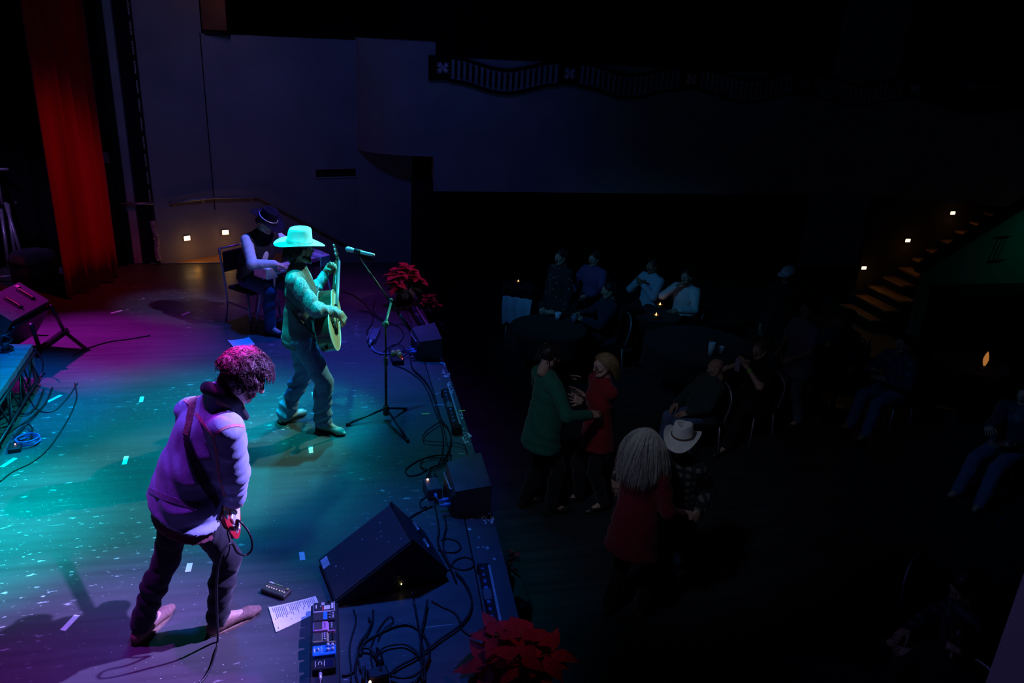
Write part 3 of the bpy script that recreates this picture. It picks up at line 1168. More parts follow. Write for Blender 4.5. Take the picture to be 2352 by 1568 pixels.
plug(b, V(cx - .02, 3.415, PB_Z + .02), (0, -1, 0), .009, .07)
b.build('jack_plug', CHROME, t)

# small grey pedal with lit buttons
cpts = [(-.453, 4.262), (-.325, 4.205), (-.305, 4.178), (-.335, 4.125), (-.475, 4.218)]
fp = thing('multi_effects_pedal', 'flat black pedal with rows of small lit buttons lying left of the set list', 'pedal', (-.39, 4.2, 0))
d1 = (V(-.305, 4.178, 0) - V(-.435, 4.275, 0)).normalized()
c0 = (V(-.453, 4.266, 0) + V(-.301, 4.184, 0) + V(-.335, 4.116, 0) + V(-.474, 4.219, 0)) / 4
fr = rotz(math.atan2(-.098, .143))
b = B()
b.box(c0 + V(0, 0, .016), (.172, .085, .026), fr, ch=.006)
b.build('body', mat('olive_black', (.045, .042, .03), .45, noise=(30, .3, U3)), fp)
for i in range(8):
    b = B()
    b.box(c0 + fr @ V(-.066 + i * .018 + (.006 if i > 4 else 0), -.006 - .002 * (i % 2), .031), (.0085, .0085, .006), fr, ch=.0015)
    b.build('button', mat('button_cream', (.8, .75, .5), .4, emit=((1, .85, .45), .25), noise=(9, .05, U3)), fp)
b = B()
b.box(c0 + fr @ V(-.02, .034, .030), (.085, .006, .003), fr)
b.build('green_strip', mat('strip_green', (.25, .5, .12), .4, noise=(9, .1, U3)), fp)
b = B()
b.box(c0 + fr @ V(-.06, .034, .030), (.03, .01, .004), fr)
b.build('name_plate', PRINT, fp)
b = B()
b.lathe([(.010, 0), (.010, .006), (0, .007)], 10, c0 + fr @ V(.066, .022, .029))
b.build('dial', mat('dial_olive', (.35, .4, .1), .4, noise=(9, .1, U3)), fp)
b = B()
for i in range(14):
    b.box(c0 + fr @ V(-.07 + i * .01, .012, .0295), (.002, .02, .001), fr)
b.build('lettering', mat('print_brown', (.3, .22, .12), .5, noise=(9, .1, U3)), fp, kind='stuff')


# sheets of paper
def paper(label, cs, lines, seed, curl=0.004):
    PAPER = mat('white_paper', (.86, .86, .85), .7, noise=(30, .04, U3))
    cs = [Vector(c) for c in cs]
    t = thing('set_list', label, 'paper', sum(cs, Vector()) / 4)
    rr = random.Random(seed)

    def at(s, q, z=0):
        p = cs[0].lerp(cs[1], s).lerp(cs[3].lerp(cs[2], s), q)
        return p + V(0, 0, .0025 + z + curl * (abs(s - .5) * 2) ** 3)
    n = 8
    b = B()
    vs = [at(i / n, j) for i in range(n + 1) for j in (0, 1)] + [at(i / n, j, -.0012) for i in range(n + 1) for j in (0, 1)]
    N = 2 * (n + 1)
    fs = []
    for i in range(n):
        fs += [(2 * i, 2 * i + 1, 2 * i + 3, 2 * i + 2), (N + 2 * i + 2, N + 2 * i + 3, N + 2 * i + 1, N + 2 * i),
               (2 * i, 2 * i + 2, N + 2 * i + 2, N + 2 * i), (2 * i + 3, 2 * i + 1, N + 2 * i + 1, N + 2 * i + 3)]
    fs += [(1, 0, N, N + 1), (2 * n, 2 * n + 1, N + 2 * n + 1, N + 2 * n)]
    b.add(vs, fs)
    b.build('sheet', PAPER, t)
    if lines:
        b = B()
        for k in range(lines):
            s = .05 + .9 * k / lines
            ln = rr.uniform(.25, .52) if k % 8 else .95
            q = .06
            while q < .06 + ln and q < .92:
                w = rr.uniform(.03, .08)
                ps = [at(s + .012, q, .0006), at(s + .026, q, .0006), at(s + .026, min(q + w, .95), .0006), at(s + .012, min(q + w, .95), .0006)]
                b.add(ps, [(0, 1, 2, 3)])
                q += w + .012
                if ln > .9 and rr.random() < .5:
                    q += .25
        b.build('printed_lines', mat('print_ink', (.12, .12, .14), .7, noise=(9, .1, U3)), t, kind='stuff')
    return t


paper('white printed set list lying between the brown shoe and the pedal board', [G(617, 1396), G(725, 1370), G(739, 1402), G(634, 1453)], 24, 3)
paper('blank white sheet of paper on the floor below the seated player', [G(522, 783), G(572, 776), G(586, 793), G(541, 804)], 0, 4, .01)

# tape marks on the boards
TAPEW = mat('tape_white', (.8, .8, .78), .6, noise=(40, .1, U3))
TAPEY = mat('tape_yellow', (.75, .8, .1), .6, noise=(40, .1, U3))


def tape(label, c, a, l, w=.035, m=None):
    c = Vector(c)
    b = B()
    b.box((c.x, c.y, .0012), (w, l, .0016), rotz(a), ch=.0003)
    o = b.build('tape_mark', m or TAPEW)
    tag(o, label, 'tape', 'tape marks on the stage boards')


for label, u, v, a, l in (
        ('white tape mark on the boards beyond the singer\'s knee, between his legs', 721, 906, .12, .11),
        ('white tape mark right below the singer\'s front boot', 714, 1033, .05, .11),
        ('white tape mark left of the wedge monitor', 694, 1277, .1, .09),
        ('white tape mark between the bassist\'s legs', 434, 1303, .0, .09),
        ('white tape mark at the lower left, left of the rear shoe', 161, 1430, -.35, .13),
        ('white tape mark left of the denim jacket hem', 288, 1057, .08, .13),
        ('white tape mark beyond the bassist\'s left shoulder', 325, 917, .1, .12),
        ('white tape mark near the foot of the red curtain', 268, 716, -.8, .14),
        ('white tape mark near the legs of the player\'s chair', 427, 720, -.5, .14),
        ('white tape mark in the blue light below the riser', 125, 915, -.5, .16),
        ('white tape mark at the far left edge of the stage', 20, 1062, -.4, .14)):
    tape(label, G(u, v), a, l)
tape('short yellow tape mark right of the microphone stand', G(977, 950), math.pi / 2, .07, .02, TAPEY)
tape('short yellow tape mark on the stage lip', G(1061, 943), math.pi / 2, .06, .02, TAPEY)
tape('thin pale blue tape strip beside the middle footlight', G(1005, 930), math.pi / 2, .1, .018, mat('tape_blue', (.2, .5, .75), .6, noise=(30, .1, U3)))
tape('thin white tape strip below the middle footlight', G(1052, 988), math.pi / 2, .06, .016)
# stencilled scraps of old tape on the lip
b = B()
rr = random.Random(11)
for (u, v) in ((1015, 832), (1022, 838), (1020, 853), (1024, 862), (1030, 861), (1030, 881), (1034, 890), (1038, 898), (1057, 950), (1058, 956), (1066, 1003), (1078, 1000), (1070, 1012), (1118, 1189), (1124, 1192), (1128, 1188), (1110, 1194)):
    p = G(u, v)
    for k in range(4):
        b.box((p.x + rr.uniform(-.015, .015), p.y + rr.uniform(-.04, .04), .0002), (rr.uniform(.006, .02), rr.uniform(.015, .05), .0012), rotz(rr.uniform(-.3, .3)))
o = b.build('tape_scraps', TAPEW)
o['kind'] = 'stuff'
tag(o, 'scraps of torn white tape and paint on the stage lip', 'tape')

# boxes: stage box, connector box, power strip
di = thing('stage_box', 'small grey stage box with orange lamp beside the near front fill speaker', 'stage box', G(995, 1120))
c = G(993, 1133)
b = B()
b.box(c + V(0, 0, .045), (.11, .17, .09), rotz(.1), ch=.006)
b.build('case', mat('box_blue_grey', (.06, .08, .10), .45, noise=(20, .3, U3)), di)
b = B()
b.ball(c + V(-.03, .055, .092), .008, 8)
b.build('lamp', mat('lamp_orange', (1, .5, .3), .4, emit=((1, .4, .18), 14), noise=(9, .05, U3)), di)
for dx in (.0, .04):
    b = B()
    plug(b, c + V(dx, .075, .06), (0, 1, .15), .016, .09)
    b.build('plug', RUBBER, di)
b = B()
plug(b, c + V(.01, -.08, .05), (.1, -1, -.1), .012, .07)
b.build('plug', mat('blue_connector', (.1, .28, .65)), di, label='blue plug')
cb = thing('cable_tester', 'slim grey inline connector box with a fat blue-grey plug on the floor upstage', 'connector', G(862, 775))
p0, p1 = G(853, 782, .03), G(864, 758, .03)
d = (p1 - p0).normalized()
b = B()
b.box((p0 + p1) / 2, (.07, (p1 - p0).length, .05), basis(d, V(0, 0, 1)), ch=.006)
b.build('case', mat('box_steel_blue', (.16, .18, .24), .4, .3, noise=(20, .3, U3)), cb)
b = B()
for s in (-1, 1):
    x = V(d.y, -d.x, 0)
    b.box((p0 + p1) / 2 + x * s * .042, (.01, (p1 - p0).length * 1.15, .062), basis(d, V(0, 0, 1)), ch=.002)
b.build('side_rail', STEEL, cb)
b = B()
plug(b, p0 - d * .005, -d, .026, .12)
b.build('plug', STEEL, cb)
ps = thing('power_strip', 'black power strip with round yellow plugs right of the microphone stand', 'power strip', G(908, 830))
c = G(912, 832)
b = B()
b.box(c + V(0, 0, .03), (.12, .16, .055), rotz(.1), ch=.008)
b.build('case', BLACK, ps)
for dx, dy in ((-.035, .05), (.02, .07), (.03, .0)):
    b = B()
    b.lathe([(.026, 0), (.028, .02), (.022, .05), (.010, .06), (0, .06)], 12, c + V(dx, dy, .055))
    b.build('yellow_plug', mat('plug_yellow', (.85, .65, .12), .4, noise=(20, .1, U3)), ps)
b = B()
b.ball(c + V(.05, -.05, .06), .006, 6)
b.build('switch_lamp', mat('lamp_red', (1, .1, .1), .4, emit=((1, .1, .05), 3), noise=(9, .05, U3)), ps)
ad = thing('power_adapter', 'black adapter with a glowing orange lamp at the bottom edge near the coiled cables', 'adapter', G(862, 1560))
c = G(868, 1560)
b = B()
b.box(c + V(-.0, .0, .03), (.11, .08, .055), rotz(.15), ch=.008)
b.box(c + V(-.075, .025, .02), (.02, .1, .04), rotz(-.1), ch=.005)
b.build('case', BLACK, ad)
b = B()
b.ball(G(850, 1566, .058), .008, 8)
b.build('lamp', mat('lamp_orange', (1, .5, .3)), ad)
b = B()
plug(b, c + V(.02, .06, .04), (-.1, 1, .1), .02, .12)
b.build('plug', RUBBER, ad)


# cables
def cable(label, pts, r=.006, m=None, z=None, name='cable'):
    zz = r if z is None else z
    P = [p if isinstance(p, Vector) else G(p[0], p[1], zz if len(p) < 3 else p[2]) for p in pts]
    b = B()
    b.tube(smooth_path(P, 5), r, 6)
    o = b.build(name, m or RUBBER)
    tag(o, label, 'cable', 'loose cables on the stage')
    return o


cable('thin cable beside the pedal board rising to the wedge', [(806, 1568), (806, 1530), (803, 1500), (806, 1470), (815, 1440), (818, 1420), (812, 1400)], .005)
cable('cable crossing to the left of the coil near the pedal board', [(822, 1568), (815, 1535), (824, 1500), (838, 1470), (855, 1430), (857, 1400)], .0065, z=.012)
cable('cable bundle leaning right from the wedge towards the coil', [(828, 1540), (821, 1500), (830, 1470), (845, 1450), (852, 1430), (846, 1418)], .006, z=.018)
cable('wide arc of cable forming the top of the big coil', [(828, 1505), (838, 1475), (870, 1455), (905, 1439), (935, 1434), (962, 1446), (980, 1470), (986, 1500), (978, 1535), (958, 1562), (945, 1575)], .0085)
cable('inner arc of cable in the big coil', [(868, 1507), (880, 1488), (905, 1480), (932, 1480), (958, 1498), (970, 1525), (968, 1560)], .007, z=.022)
cable('looped cable crossing the coil and running to the right', [(896, 1547), (915, 1530), (950, 1512), (983, 1490), (1015, 1465), (1055, 1437), (1080, 1405), (1082, 1370), (1066, 1335), (1046, 1312)], .0075, z=.02)
cable('lower loop of cable closing the coil', [(896, 1549), (920, 1556), (950, 1552), (975, 1530), (988, 1500)], .0075, z=.034)
cable('cable dropping from the wedge jack through the coil', [(947, 1359, .075), (952, 1385, .02), (960, 1430), (968, 1470), (974, 1510), (976, 1568)], .007, z=.03)
cable('second cable from the rear of the wedge through the coil', [(982, 1378), (976, 1410), (968, 1450), (966, 1500), (972, 1568)], .006, z=.042)
cable('short cable ending in a plug right of the coil', [(992, 1380), (1015, 1392), (1042, 1405), (1056, 1425), (1062, 1445), (1084, 1461)], .007)
cable('cable curving from the coil into the adapter', [(832, 1487), (850, 1490), (866, 1510), (875, 1540, .06)], .008, z=.03)
cable('cable from the end of the pedal board to the bundle', [(786, 1551), (800, 1549), (818, 1538)], .007)
cable('thin cable making a hook by the wedge', [(868, 1470), (880, 1445), (900, 1430), (903, 1420), (893, 1415), (872, 1440), (855, 1475), (851, 1500), (856, 1530)], .004, z=.012)
cable('loop of cable at the rear of the wedge, upper', [(1013, 1240), (1030, 1236), (1050, 1243), (1058, 1258), (1045, 1268), (1022, 1266), (1006, 1262)], .006)
cable('loop of cable at the rear of the wedge, lower', [(1030, 1310), (1045, 1287), (1070, 1279), (1088, 1288), (1084, 1303), (1062, 1308), (1035, 1300)], .006)
cable('cable running down from the stage box behind the wedge', [(998, 1155), (1003, 1180), (1008, 1215), (1006, 1245), (1020, 1275), (1034, 1300)], .0075, z=.016)
cable('second cable running down behind the wedge', [(1020, 1183), (1025, 1205), (1018, 1240), (1022, 1270), (1040, 1315), (1048, 1335)], .006, z=.02)
cable('cable from the stage box to the ridge of the wedge', [(993, 1162), (975, 1170), (955, 1180), (938, 1192)], .007)
cable('large loop of cable left of the near front fill speaker', [(1038, 1045), (1000, 1045), (960, 1058), (932, 1078), (940, 1092), (965, 1088), (985, 1075), (1005, 1068)], .006)
cable('smaller loop of cable above the stage box', [(1030, 1050), (1000, 1050), (972, 1055), (966, 1067), (976, 1076), (1000, 1076), (1020, 1065), (1028, 1052)], .006, z=.018)
cable('cable looping down the left of the stage box', [(990, 1078), (978, 1100), (972, 1120), (978, 1140), (966, 1150), (968, 1165), (980, 1163)], .006)
cable('cable between the stage box and the blue plugs', [(995, 1142, .05), (1010, 1132, .03), (1020, 1120, .05), (1030, 1108, .09)], .005, mat('cable_green', (.08, .14, .05), .5, noise=(30, .2, U3)))
cable('long cable along the stage edge, left strand', [(905, 838), (935, 850), (968, 875), (985, 905), (998, 940), (1012, 975), (1018, 1010), (1015, 1045), (1005, 1070)], .007)
cable('long cable along the stage edge, right strand', [(942, 820), (948, 845), (975, 872), (992, 900), (1003, 935), (1015, 965), (1030, 985), (1036, 1010), (1028, 1040), (1010, 1066)], .007, z=.02)
cable('loop of cable curling left below the middle footlight', [(1012, 968), (985, 985), (971, 1003), (980, 1012), (1012, 1014), (1045, 1016), (1066, 1022), (1072, 1035)], .0055, z=.03)
cable('cable wandering over the purple boards by the microphone stand', [(785, 668), (815, 680), (840, 700), (856, 725), (853, 745), (842, 762), (850, 775)], .007)
cable('cable wandering from the poinsettia towards the far speaker', [(861, 690), (857, 712), (872, 730), (900, 742), (920, 755), (927, 772), (915, 788), (890, 800), (875, 815)], .006)
cable('cable running under the microphone boom to the far speaker', [(925, 742), (905, 745), (882, 738), (850, 718), (822, 712)], .006, z=.018)
cable('fat blue-grey cable curving from the inline connector', [(853, 795), (858, 804), (872, 811), (895, 812), (930, 806), (944, 797, .09)], .011, mat('cable_blue_grey', (.2, .26, .42), .4, noise=(30, .2, U3)))
cable('tangle of thin cable by the power strip', [(905, 820), (893, 806), (902, 792), (918, 792), (930, 800), (920, 808), (900, 806)], .005, z=.026)
cable('cable from the power strip to the far speaker', [(912, 822), (928, 818), (940, 806, .05), (946, 788, .09)], .006, z=.03)
cable('microphone cable hanging from the boom to the stage edge', [(925, 744, .05), (935, 752), (943, 765), (945, 780)], .006)
cable('cable crossing the boards below the drum riser', [(0, 1105), (30, 1082), (75, 1060), (115, 1025), (155, 965), (176, 915), (172, 880)], .006)
cable('cable curling out from under the riser', [(62, 905), (85, 940), (120, 945), (150, 920), (178, 880)], .005)
cable('thin cable on the magenta lit boards', [(165, 818), (200, 800), (250, 785), (300, 778), (345, 770)], .006)

# microphone on a boom stand
ms = thing('microphone_stand', 'black tripod microphone stand with a long boom in front of the singer', 'stand', G(887, 965))
base = G(887, 965)
hub = base + V(0, 0, .09)
for u, v in ((795, 975), (933, 938), (938, 1013)):
    b = B()
    f = G(u, v, .012)
    b.tube([hub + (f - hub) * .08 + V(0, 0, .03), f], [.011, .010], 8)
    l = b.build('leg', BLACKM, ms)
    b = B()
    d = (f - hub).normalized()
    b.tube([f - d * .04, f], .014, 8)
    b.build('rubber_foot', RUBBER, l)
topz = D(887, 712, (base - EYE).dot(CAM_FWD)).z
top = base + V(0, 0, topz)
b = B()
b.tube([base + V(0, 0, .05), base + V(0, 0, topz * .62)], .0125, 10)
b.build('lower_tube', BLACKM, ms)
b = B()
b.tube([base + V(0, 0, topz * .55), top], .009, 10)
b.build('upper_tube', BLACKM, ms)
b = B()
b.lathe([(.016, 0), (.028, .01), (.03, .05), (.026, .09), (.018, .1)], 12, base + V(0, 0, .05))
b.build('hub', BLACK, ms)
b = B()
b.lathe([(.014, 0), (.018, .01), (.018, .07), (.014, .08)], 10, base + V(0, 0, topz * .58))
b.build('clutch', mat('green_black', (.03, .06, .045), .35, noise=(30, .4, U3)), ms)
dd = (base - EYE).dot(CAM_FWD)
mA = D(822, 588, dd - .05)
mB = D(943, 757, dd + .22)
b = B()
b.tube([mA, mB], .0085, 8)
b.build('boom', BLACKM, ms)
b = B()
b.tube([lerp(mA, mB, .78), mB], .014, 8)
b.build('counterweight', BLACK, ms)
b = B()
b.lathe([(.0, -.03), (.026, -.025), (.030, 0), (.024, .02), (0, .024)], 12, top + V(0, 0, .0), 0, basis(V(0, 0, 1), V(-.3, -.95, 0)))
kn = b.build('swivel', mat('swivel_green', (.05, .22, .14), .35, noise=(20, .3, U3)), ms)
b = B()
b.tube([top, lerp(mA, mB, .62)], .012, 8)
b.ball(lerp(mA, mB, .62) + V(0, 0, .02), .022, 8)
b.build('boom_clamp', mat('swivel_green', (.05, .22, .14)), ms)
cl = [lerp(mA, mB, t) + V(.008 * math.sin(t * 30), -.008, -.006 + .007 * math.cos(t * 30)) for t in [i / 30 for i in range(31)]]
b = B()
b.tube(cl, .0045, 5)
b.build('wrapped_cable', RUBBER, ms)
mic = thing('microphone', 'handheld vocal microphone clipped to the end of the boom stand', 'microphone', D(826, 577, dd - .05))
m0, m1 = D(794, 571, dd - .02), D(860, 586, dd - .08)
md = (m1 - m0).normalized()
L = (m1 - m0).length
rm = basis(V(0, 0, 1), md)
b = B()
b.lathe([(.0, 0), (.016, .003), (.024, .015), (.0255, .03), (.022, .046), (.019, .05)], 12, m0, 0, basis(md.orthogonal(), md))
b.build('grille_head', mat('mic_mesh', (.85, .86, .86), .5, .2, noise=(300, .5, U3), bump=(400, .6, U3)), mic)
b = B()
b.lathe([(.0235, .048), (.0245, .052), (.0245, .058), (.0205, .062), (.0185, .10), (.0145, L * .92), (.012, L)], 12, m0, 0, basis(md.orthogonal(), md))
b.build('body', mat('mic_body', (.75, .77, .78), .4, .2, noise=(20, .15, U3)), mic)
b = B()
cc = m0 + md * (L * .42)
b.tube([cc - md * .03, cc + md * .03], .023, 10)
b.tube([cc, mA], .008, 6)
b.build('clip', BLACK, mic)


# poinsettias
def leaf_mesh(name, w, bend, m):
    b = B()
    st = [0, .18, .42, .7, 1]
    ws = [.10, .62, 1.0, .62, .02]
    vs = []
    for s, q in zip(st, ws):
        zz = -bend * s * s
        vs += [(-w * q, s, zz + .10 * q * w), (0, s, zz), (w * q, s, zz + .10 * q * w)]
    b.add(vs, [(i * 3 + j, i * 3 + j + 1, i * 3 + j + 4, i * 3 + j + 3) for i in range(4) for j in range(2)], 0, True)
    me = bpy.data.meshes.new(name)
    me.from_pydata(b.v, [], b.f)
    me.materials.append(m)
    me.polygons.foreach_set('use_smooth', [True] * len(b.f))
    me.update()
    return me


BRACT = mat('bract_red', (.62, .008, .03), .55, noise=(14, .35, U3), bump=(40, .3, (8, 1, 1)))
LEAFG = mat('leaf_green', (.03, .07, .025), .5, noise=(14, .35, U3))
bract_m = [leaf_mesh('bract', .30, .25, BRACT), leaf_mesh('bract', .36, .45, BRACT), leaf_mesh('bract', .26, .1, BRACT)]
leaf_m = [leaf_mesh('leaf', .30, .3, LEAFG), leaf_mesh('leaf', .34, .5, LEAFG)]


def poinsettia(label, base, h, rad, heads, seed, per=8, leaves=18):
    rr = random.Random(seed)
    base = Vector(base)
    t = thing('poinsettia', label, 'plant', base, 'red poinsettias on the stage edge')
    b = B()
    pr, ph = rad * .42, h * .36
    prof = [(pr * .7, 0), (pr * .95, ph * .85), (pr * 1.1, ph), (pr * 1.02, ph), (pr * .9, ph * .9)]
    b.lathe(prof, 20, base)
    for i in range(20):
        a = i * math.pi / 10
        b.tube([base + V(math.cos(a) * pr * .72, math.sin(a) * pr * .72, .01), base + V(math.cos(a) * pr * 1.05, math.sin(a) * pr * 1.05, ph)], .006, 4)
    b.build('foil_pot', mat('pot_foil', (.16, .02, .02), .35, .3, noise=(40, .5, U3)), t)
    b = B()
    tips = []
    for i in range(heads):
        a = i * 2.4 + rr.uniform(-.3, .3)
        q = math.sqrt((i + .4) / heads)
        tip = base + V(math.cos(a) * rad * .72 * q, math.sin(a) * rad * .72 * q, h * (.92 - .30 * q * q) + rr.uniform(-.03, .03) * h)
        b.tube(smooth_path([base + V(math.cos(a) * .03, math.sin(a) * .03, ph * .8), base + V(math.cos(a) * rad * .3 * q, math.sin(a) * rad * .3 * q, h * .6), tip], 3), .006, 5)
        tips.append((tip, a, q))
    b.build('stem', LEAFG, t)

    def put(nm, me, p, az, el, size, roll=0):
        o = bpy.data.objects.new(nm, me)
        COL.objects.link(o)
        o.parent = t
        y = V(math.cos(az) * math.cos(el), math.sin(az) * math.cos(el), math.sin(el))
        z = V(-math.cos(az) * math.sin(el), -math.sin(az) * math.sin(el), math.cos(el)) + V(rr.uniform(-.2, .2), rr.uniform(-.2, .2), 0)
        mtx = basis(y, z) @ Matrix.Scale(size, 3)
        o.matrix_local = Matrix.Translation(p - base) @ mtx.to_4x4()
    for tip, a, q in tips:
        o0 = rr.uniform(0, 6)
        for j in range(per):
            az = o0 + j * 2.4
            put('bract', rr.choice(bract_m), tip + V(0, 0, -.006 * j), az, .45 - .10 * j + rr.uniform(-.2, .2) - .2 * q * math.cos(az - a), rad * rr.uniform(.42, .62))
    for j in range(leaves):
        az = j * 2.4
        put('leaf', rr.choice(leaf_m), base + V(math.cos(az) * rad * .35, math.sin(az) * rad * .35, h * rr.uniform(.45, .62)), az, rr.uniform(-.6, .1), rad * rr.uniform(.5, .75))
    b = B()
    for tip, a, q in tips:
        for j in range(5):
            b.ball(tip + V(rr.uniform(-.012, .012), rr.uniform(-.012, .012), .012), .006, 5)
    b.build('flower_bud', mat('bud_yellow', (.35, .3, .05), .5, noise=(30, .2, U3)), t, kind='stuff')
    return t


poinsettia('large red poinsettia at the near corner of the stage edge', G(1168, 1600) + V(0, 0, 0), .42, .30, 9, 5, 8, 22)
poinsettia('red poinsettia on the stage edge beyond the microphone stand', V(.90, 9.62, 0), .52, .28, 9, 8, 7, 20)
p3_ = G(1152, 1222, -.42)
poinsettia('red poinsettia standing on a dark box beside the stage below the near front fill speaker', V(1.27, 4.96, -.85), .45, .13, 5, 12, 6, 8)
b = B()
b.box((1.30, 4.96, -1.03), (.3, .3, .34), ch=.01)
tag(b.build('stand_box', CAB), 'dark box below the stage edge carrying a poinsettia', 'box')
poinsettia('dim red poinsettia just over the far stage edge beside the brighter one', V(1.24, 9.8, -.35), .45, .16, 6, 15, 6, 8)
b = B()
b.box((1.28, 9.8, -.78), (.3, .3, .83), ch=.01)
tag(b.build('stand_box', CAB), 'tall dark box at the far end of the stage carrying a poinsettia', 'box')

# speaker on a stand and drum riser at the far left
sp = thing('stage_speaker', 'black stage speaker with two slot handles tilted on a low stand at the far left', 'speaker', G(100, 780))
bl, br, tr = G(45, 728, .50), G(113, 690, .50), G(76, 632, .68)
e1 = (br - bl)
e1 = e1.normalized() * .62
bl = br - e1
e2 = tr - br
e2 = (e2 - e1.normalized() * e2.dot(e1.normalized()))
nrm = e1.cross(e2).normalized()
if nrm.dot(CAM_FWD) > 0:
    nrm = -nrm
P = [bl, br, br + e2, bl + e2]
b = B()
q = [p - nrm * .42 for p in P]
b.add(P + q, [(0, 1, 2, 3), (7, 6, 5, 4), (0, 4, 5, 1), (1, 5, 6, 2), (2, 6, 7, 3), (3, 7, 4, 0)])
b.build('cabinet', mat('speaker_carpet', (.055, .05, .045), .9, noise=(30, .3, U3), bump=(150, .4, U3)), sp)
e1n, e2n = e1.normalized(), e2.normalized()
rf = Matrix(((e1n.x, e2n.x, nrm.x), (e1n.y, e2n.y, nrm.y), (e1n.z, e2n.z, nrm.z)))
for s, q_ in ((.42, .50), (.80, .56)):
    c = bl + e1 * s + e2 * q_
    b = B()
    b.box(c + nrm * .002, (.075, .17, .006), rf, ch=.002)
    h = b.build('handle_slot', BLACK, sp)
    b = B()
    b.box(c + nrm * .014, (.018, .15, .012), rf, ch=.004)
    b.build('handle_bar', mat('handle_brass', (.62, .36, .2), .4, .4, noise=(30, .4, U3)), h)
b = B()
b.box(bl + e1 * .86 + e2 * .90 + nrm * .003, (.05, .03, .006), rf)
b.build('badge', mat('badge_tan', (.6, .45, .32), .5, noise=(30, .2, U3)), sp)
stn = thing('speaker_stand', 'black four-legged stand under the tilted stage speaker', 'stand', G(100, 790))
fA, fB = G(92, 805), G(148, 764)
b = B()
b.box((fA + fB) / 2 + V(0, 0, .02), (.05, (fB - fA).length + .1, .04), basis((fB - fA), V(0, 0, 1)), ch=.006)
b.build('base_bar', BLACKM, stn)
for f, u, v, z in ((fA, 72, 745, .42), (fB, 116, 702, .46)):
    b = B()
    b.tube([f + V(0, 0, .02), G(u, v, z)], .022, 8)
    b.build('leg', BLACKM, stn)
for f in (fA, fB):
    b = B()
    o_ = f - e1n * 0 + V(-.45, -.02, 0)
    b.tube([o_ + V(0, 0, .0), o_ + V(.08, .0, .38)], .02, 8)
    b.build('leg', BLACKM, stn)
b = B()
b.box(P[0] + e1 * .5 - nrm * .22 + V(0, 0, -.02) - e2n * .02, (.60, .03, .36), rf, ch=.006)
b.build('shelf', BLACKM, stn)

rc = G(75, 790, .42)
riser = thing('drum_riser', 'low platform with blue lit top and dark lattice legs at the left edge', 'platform', (rc.x - .4, rc.y - .8, 0))
rr0 = G(0, 900, .42)
dirr = (rr0 - rc).normalized()
far_l = rc + V(-1.3, .1, 0)
near_r = rc + dirr * 1.6
near_l = near_r + V(-1.3, .1, 0)
b = B()
top4 = [near_l, near_r, rc, far_l]
b.add([p for p in top4] + [p - V(0, 0, .05) for p in top4], [(0, 1, 2, 3), (7, 6, 5, 4), (0, 4, 5, 1), (1, 5, 6, 2), (2, 6, 7, 3), (3, 7, 4, 0)])
b.build('deck', mat('riser_top', (.13, .13, .14), .5, noise=(3, .35, (1, 5, 1))), riser)
b = B()
for s in (0, 1):
    z = -.08 - .25 * s
    b.tube([rc + V(0, 0, z), near_r + V(0, 0, z)], .014, 6)
for i in range(10):
    p0, p1 = lerp(rc, near_r, i / 10) + V(0, 0, -.08), lerp(rc, near_r, (i + 1) / 10) + V(0, 0, -.33)
    b.tube([p0, p1] if i % 2 else [p0 - V(0, 0, .25), p1 + V(0, 0, .25)], .008, 5)
b.build('truss_rail', BLACKM, riser)
for i in range(5):
    b = B()
    p = lerp(rc, near_r, i / 4) - V(.03, 0, 0)
    b.tube([p - V(0, 0, .05), V(p.x, p.y, 0)], .016, 8)
    b.build('leg', BLACKM if i % 2 else STEEL, riser)
for i in range(3):
    b = B()
    p = lerp(far_l, near_l, i / 2)
    b.tube([p - V(0, 0, .05), V(p.x, p.y, 0)], .016, 8)
    b.build('leg', BLACKM, riser)
cl = thing('stage_clamp', 'dark clamp with coiled cable sitting on the blue lit platform top', 'clamp', G(14, 800, .42))
b = B()
c = G(14, 808, .42)
b.lathe([(.04, 0), (.045, .03), (.03, .05), (.035, .08), (.0, .09)], 10, c)
b.build('base', BLACKM, cl)
b = B()
b.tube([c + V(math.cos(i * .6) * .06, math.sin(i * .6) * .06, .02 + .008 * i) for i in range(22)], .008, 5)
b.build('coil', RUBBER, cl)
for k, pts in enumerate(([G(20, 815, .42), G(45, 830, .3), G(60, 860, .12), G(75, 905, .01)], [G(80, 800, .3), G(98, 830, .15), G(95, 860, .03), G(78, 890, .008)], [G(60, 800, .38), G(70, 820, .3), G(72, 850, .2), G(60, 890, .02)])):
    b = B()
    b.tube(smooth_path(pts, 5), .007, 6)
    tag(b.build('cable', RUBBER), ['cable hanging over the right edge of the drum riser', 'cable arching down beside the speaker stand', 'cable dropping from the corner of the riser'][k], 'cable', 'loose cables on the stage')

# metal stand far left
kb = thing('tripod_stand', 'silver tripod stand with a crossbar far left behind the speaker', 'stand', G(30, 640))
b0 = G(30, 650)
dk = (b0 - EYE).dot(CAM_FWD)
for (u0, v0, u1, v1) in ((12, 465, 55, 605), (18, 468, 38, 608), (2, 480, 22, 620)):
    b = B()
    b.tube([D(u0, v0, dk), D(u1, v1, dk - .02)], .022, 8)
    b.build('leg', mat('stand_grey', (.42, .42, .46), .4, .5, noise=(20, .2, U3)), kb)
b = B()
b.tube([D(-30, 638, dk), D(30, 634, dk)], .02, 8)
b.build('foot_bar', mat('stand_grey', (.42, .42, .46)), kb)
b = B()
b.tube([D(-30, 390, dk), D(20, 389, dk)], .02, 8)
b.tube([D(-8, 390, dk), D(5, 470, dk)], .016, 8)
b.build('top_bar', mat('stand_grey', (.42, .42, .46)), kb)
b = B()
b.ball(D(38, 468, dk), .04, 8)
b.build('knob', BLACK, kb)
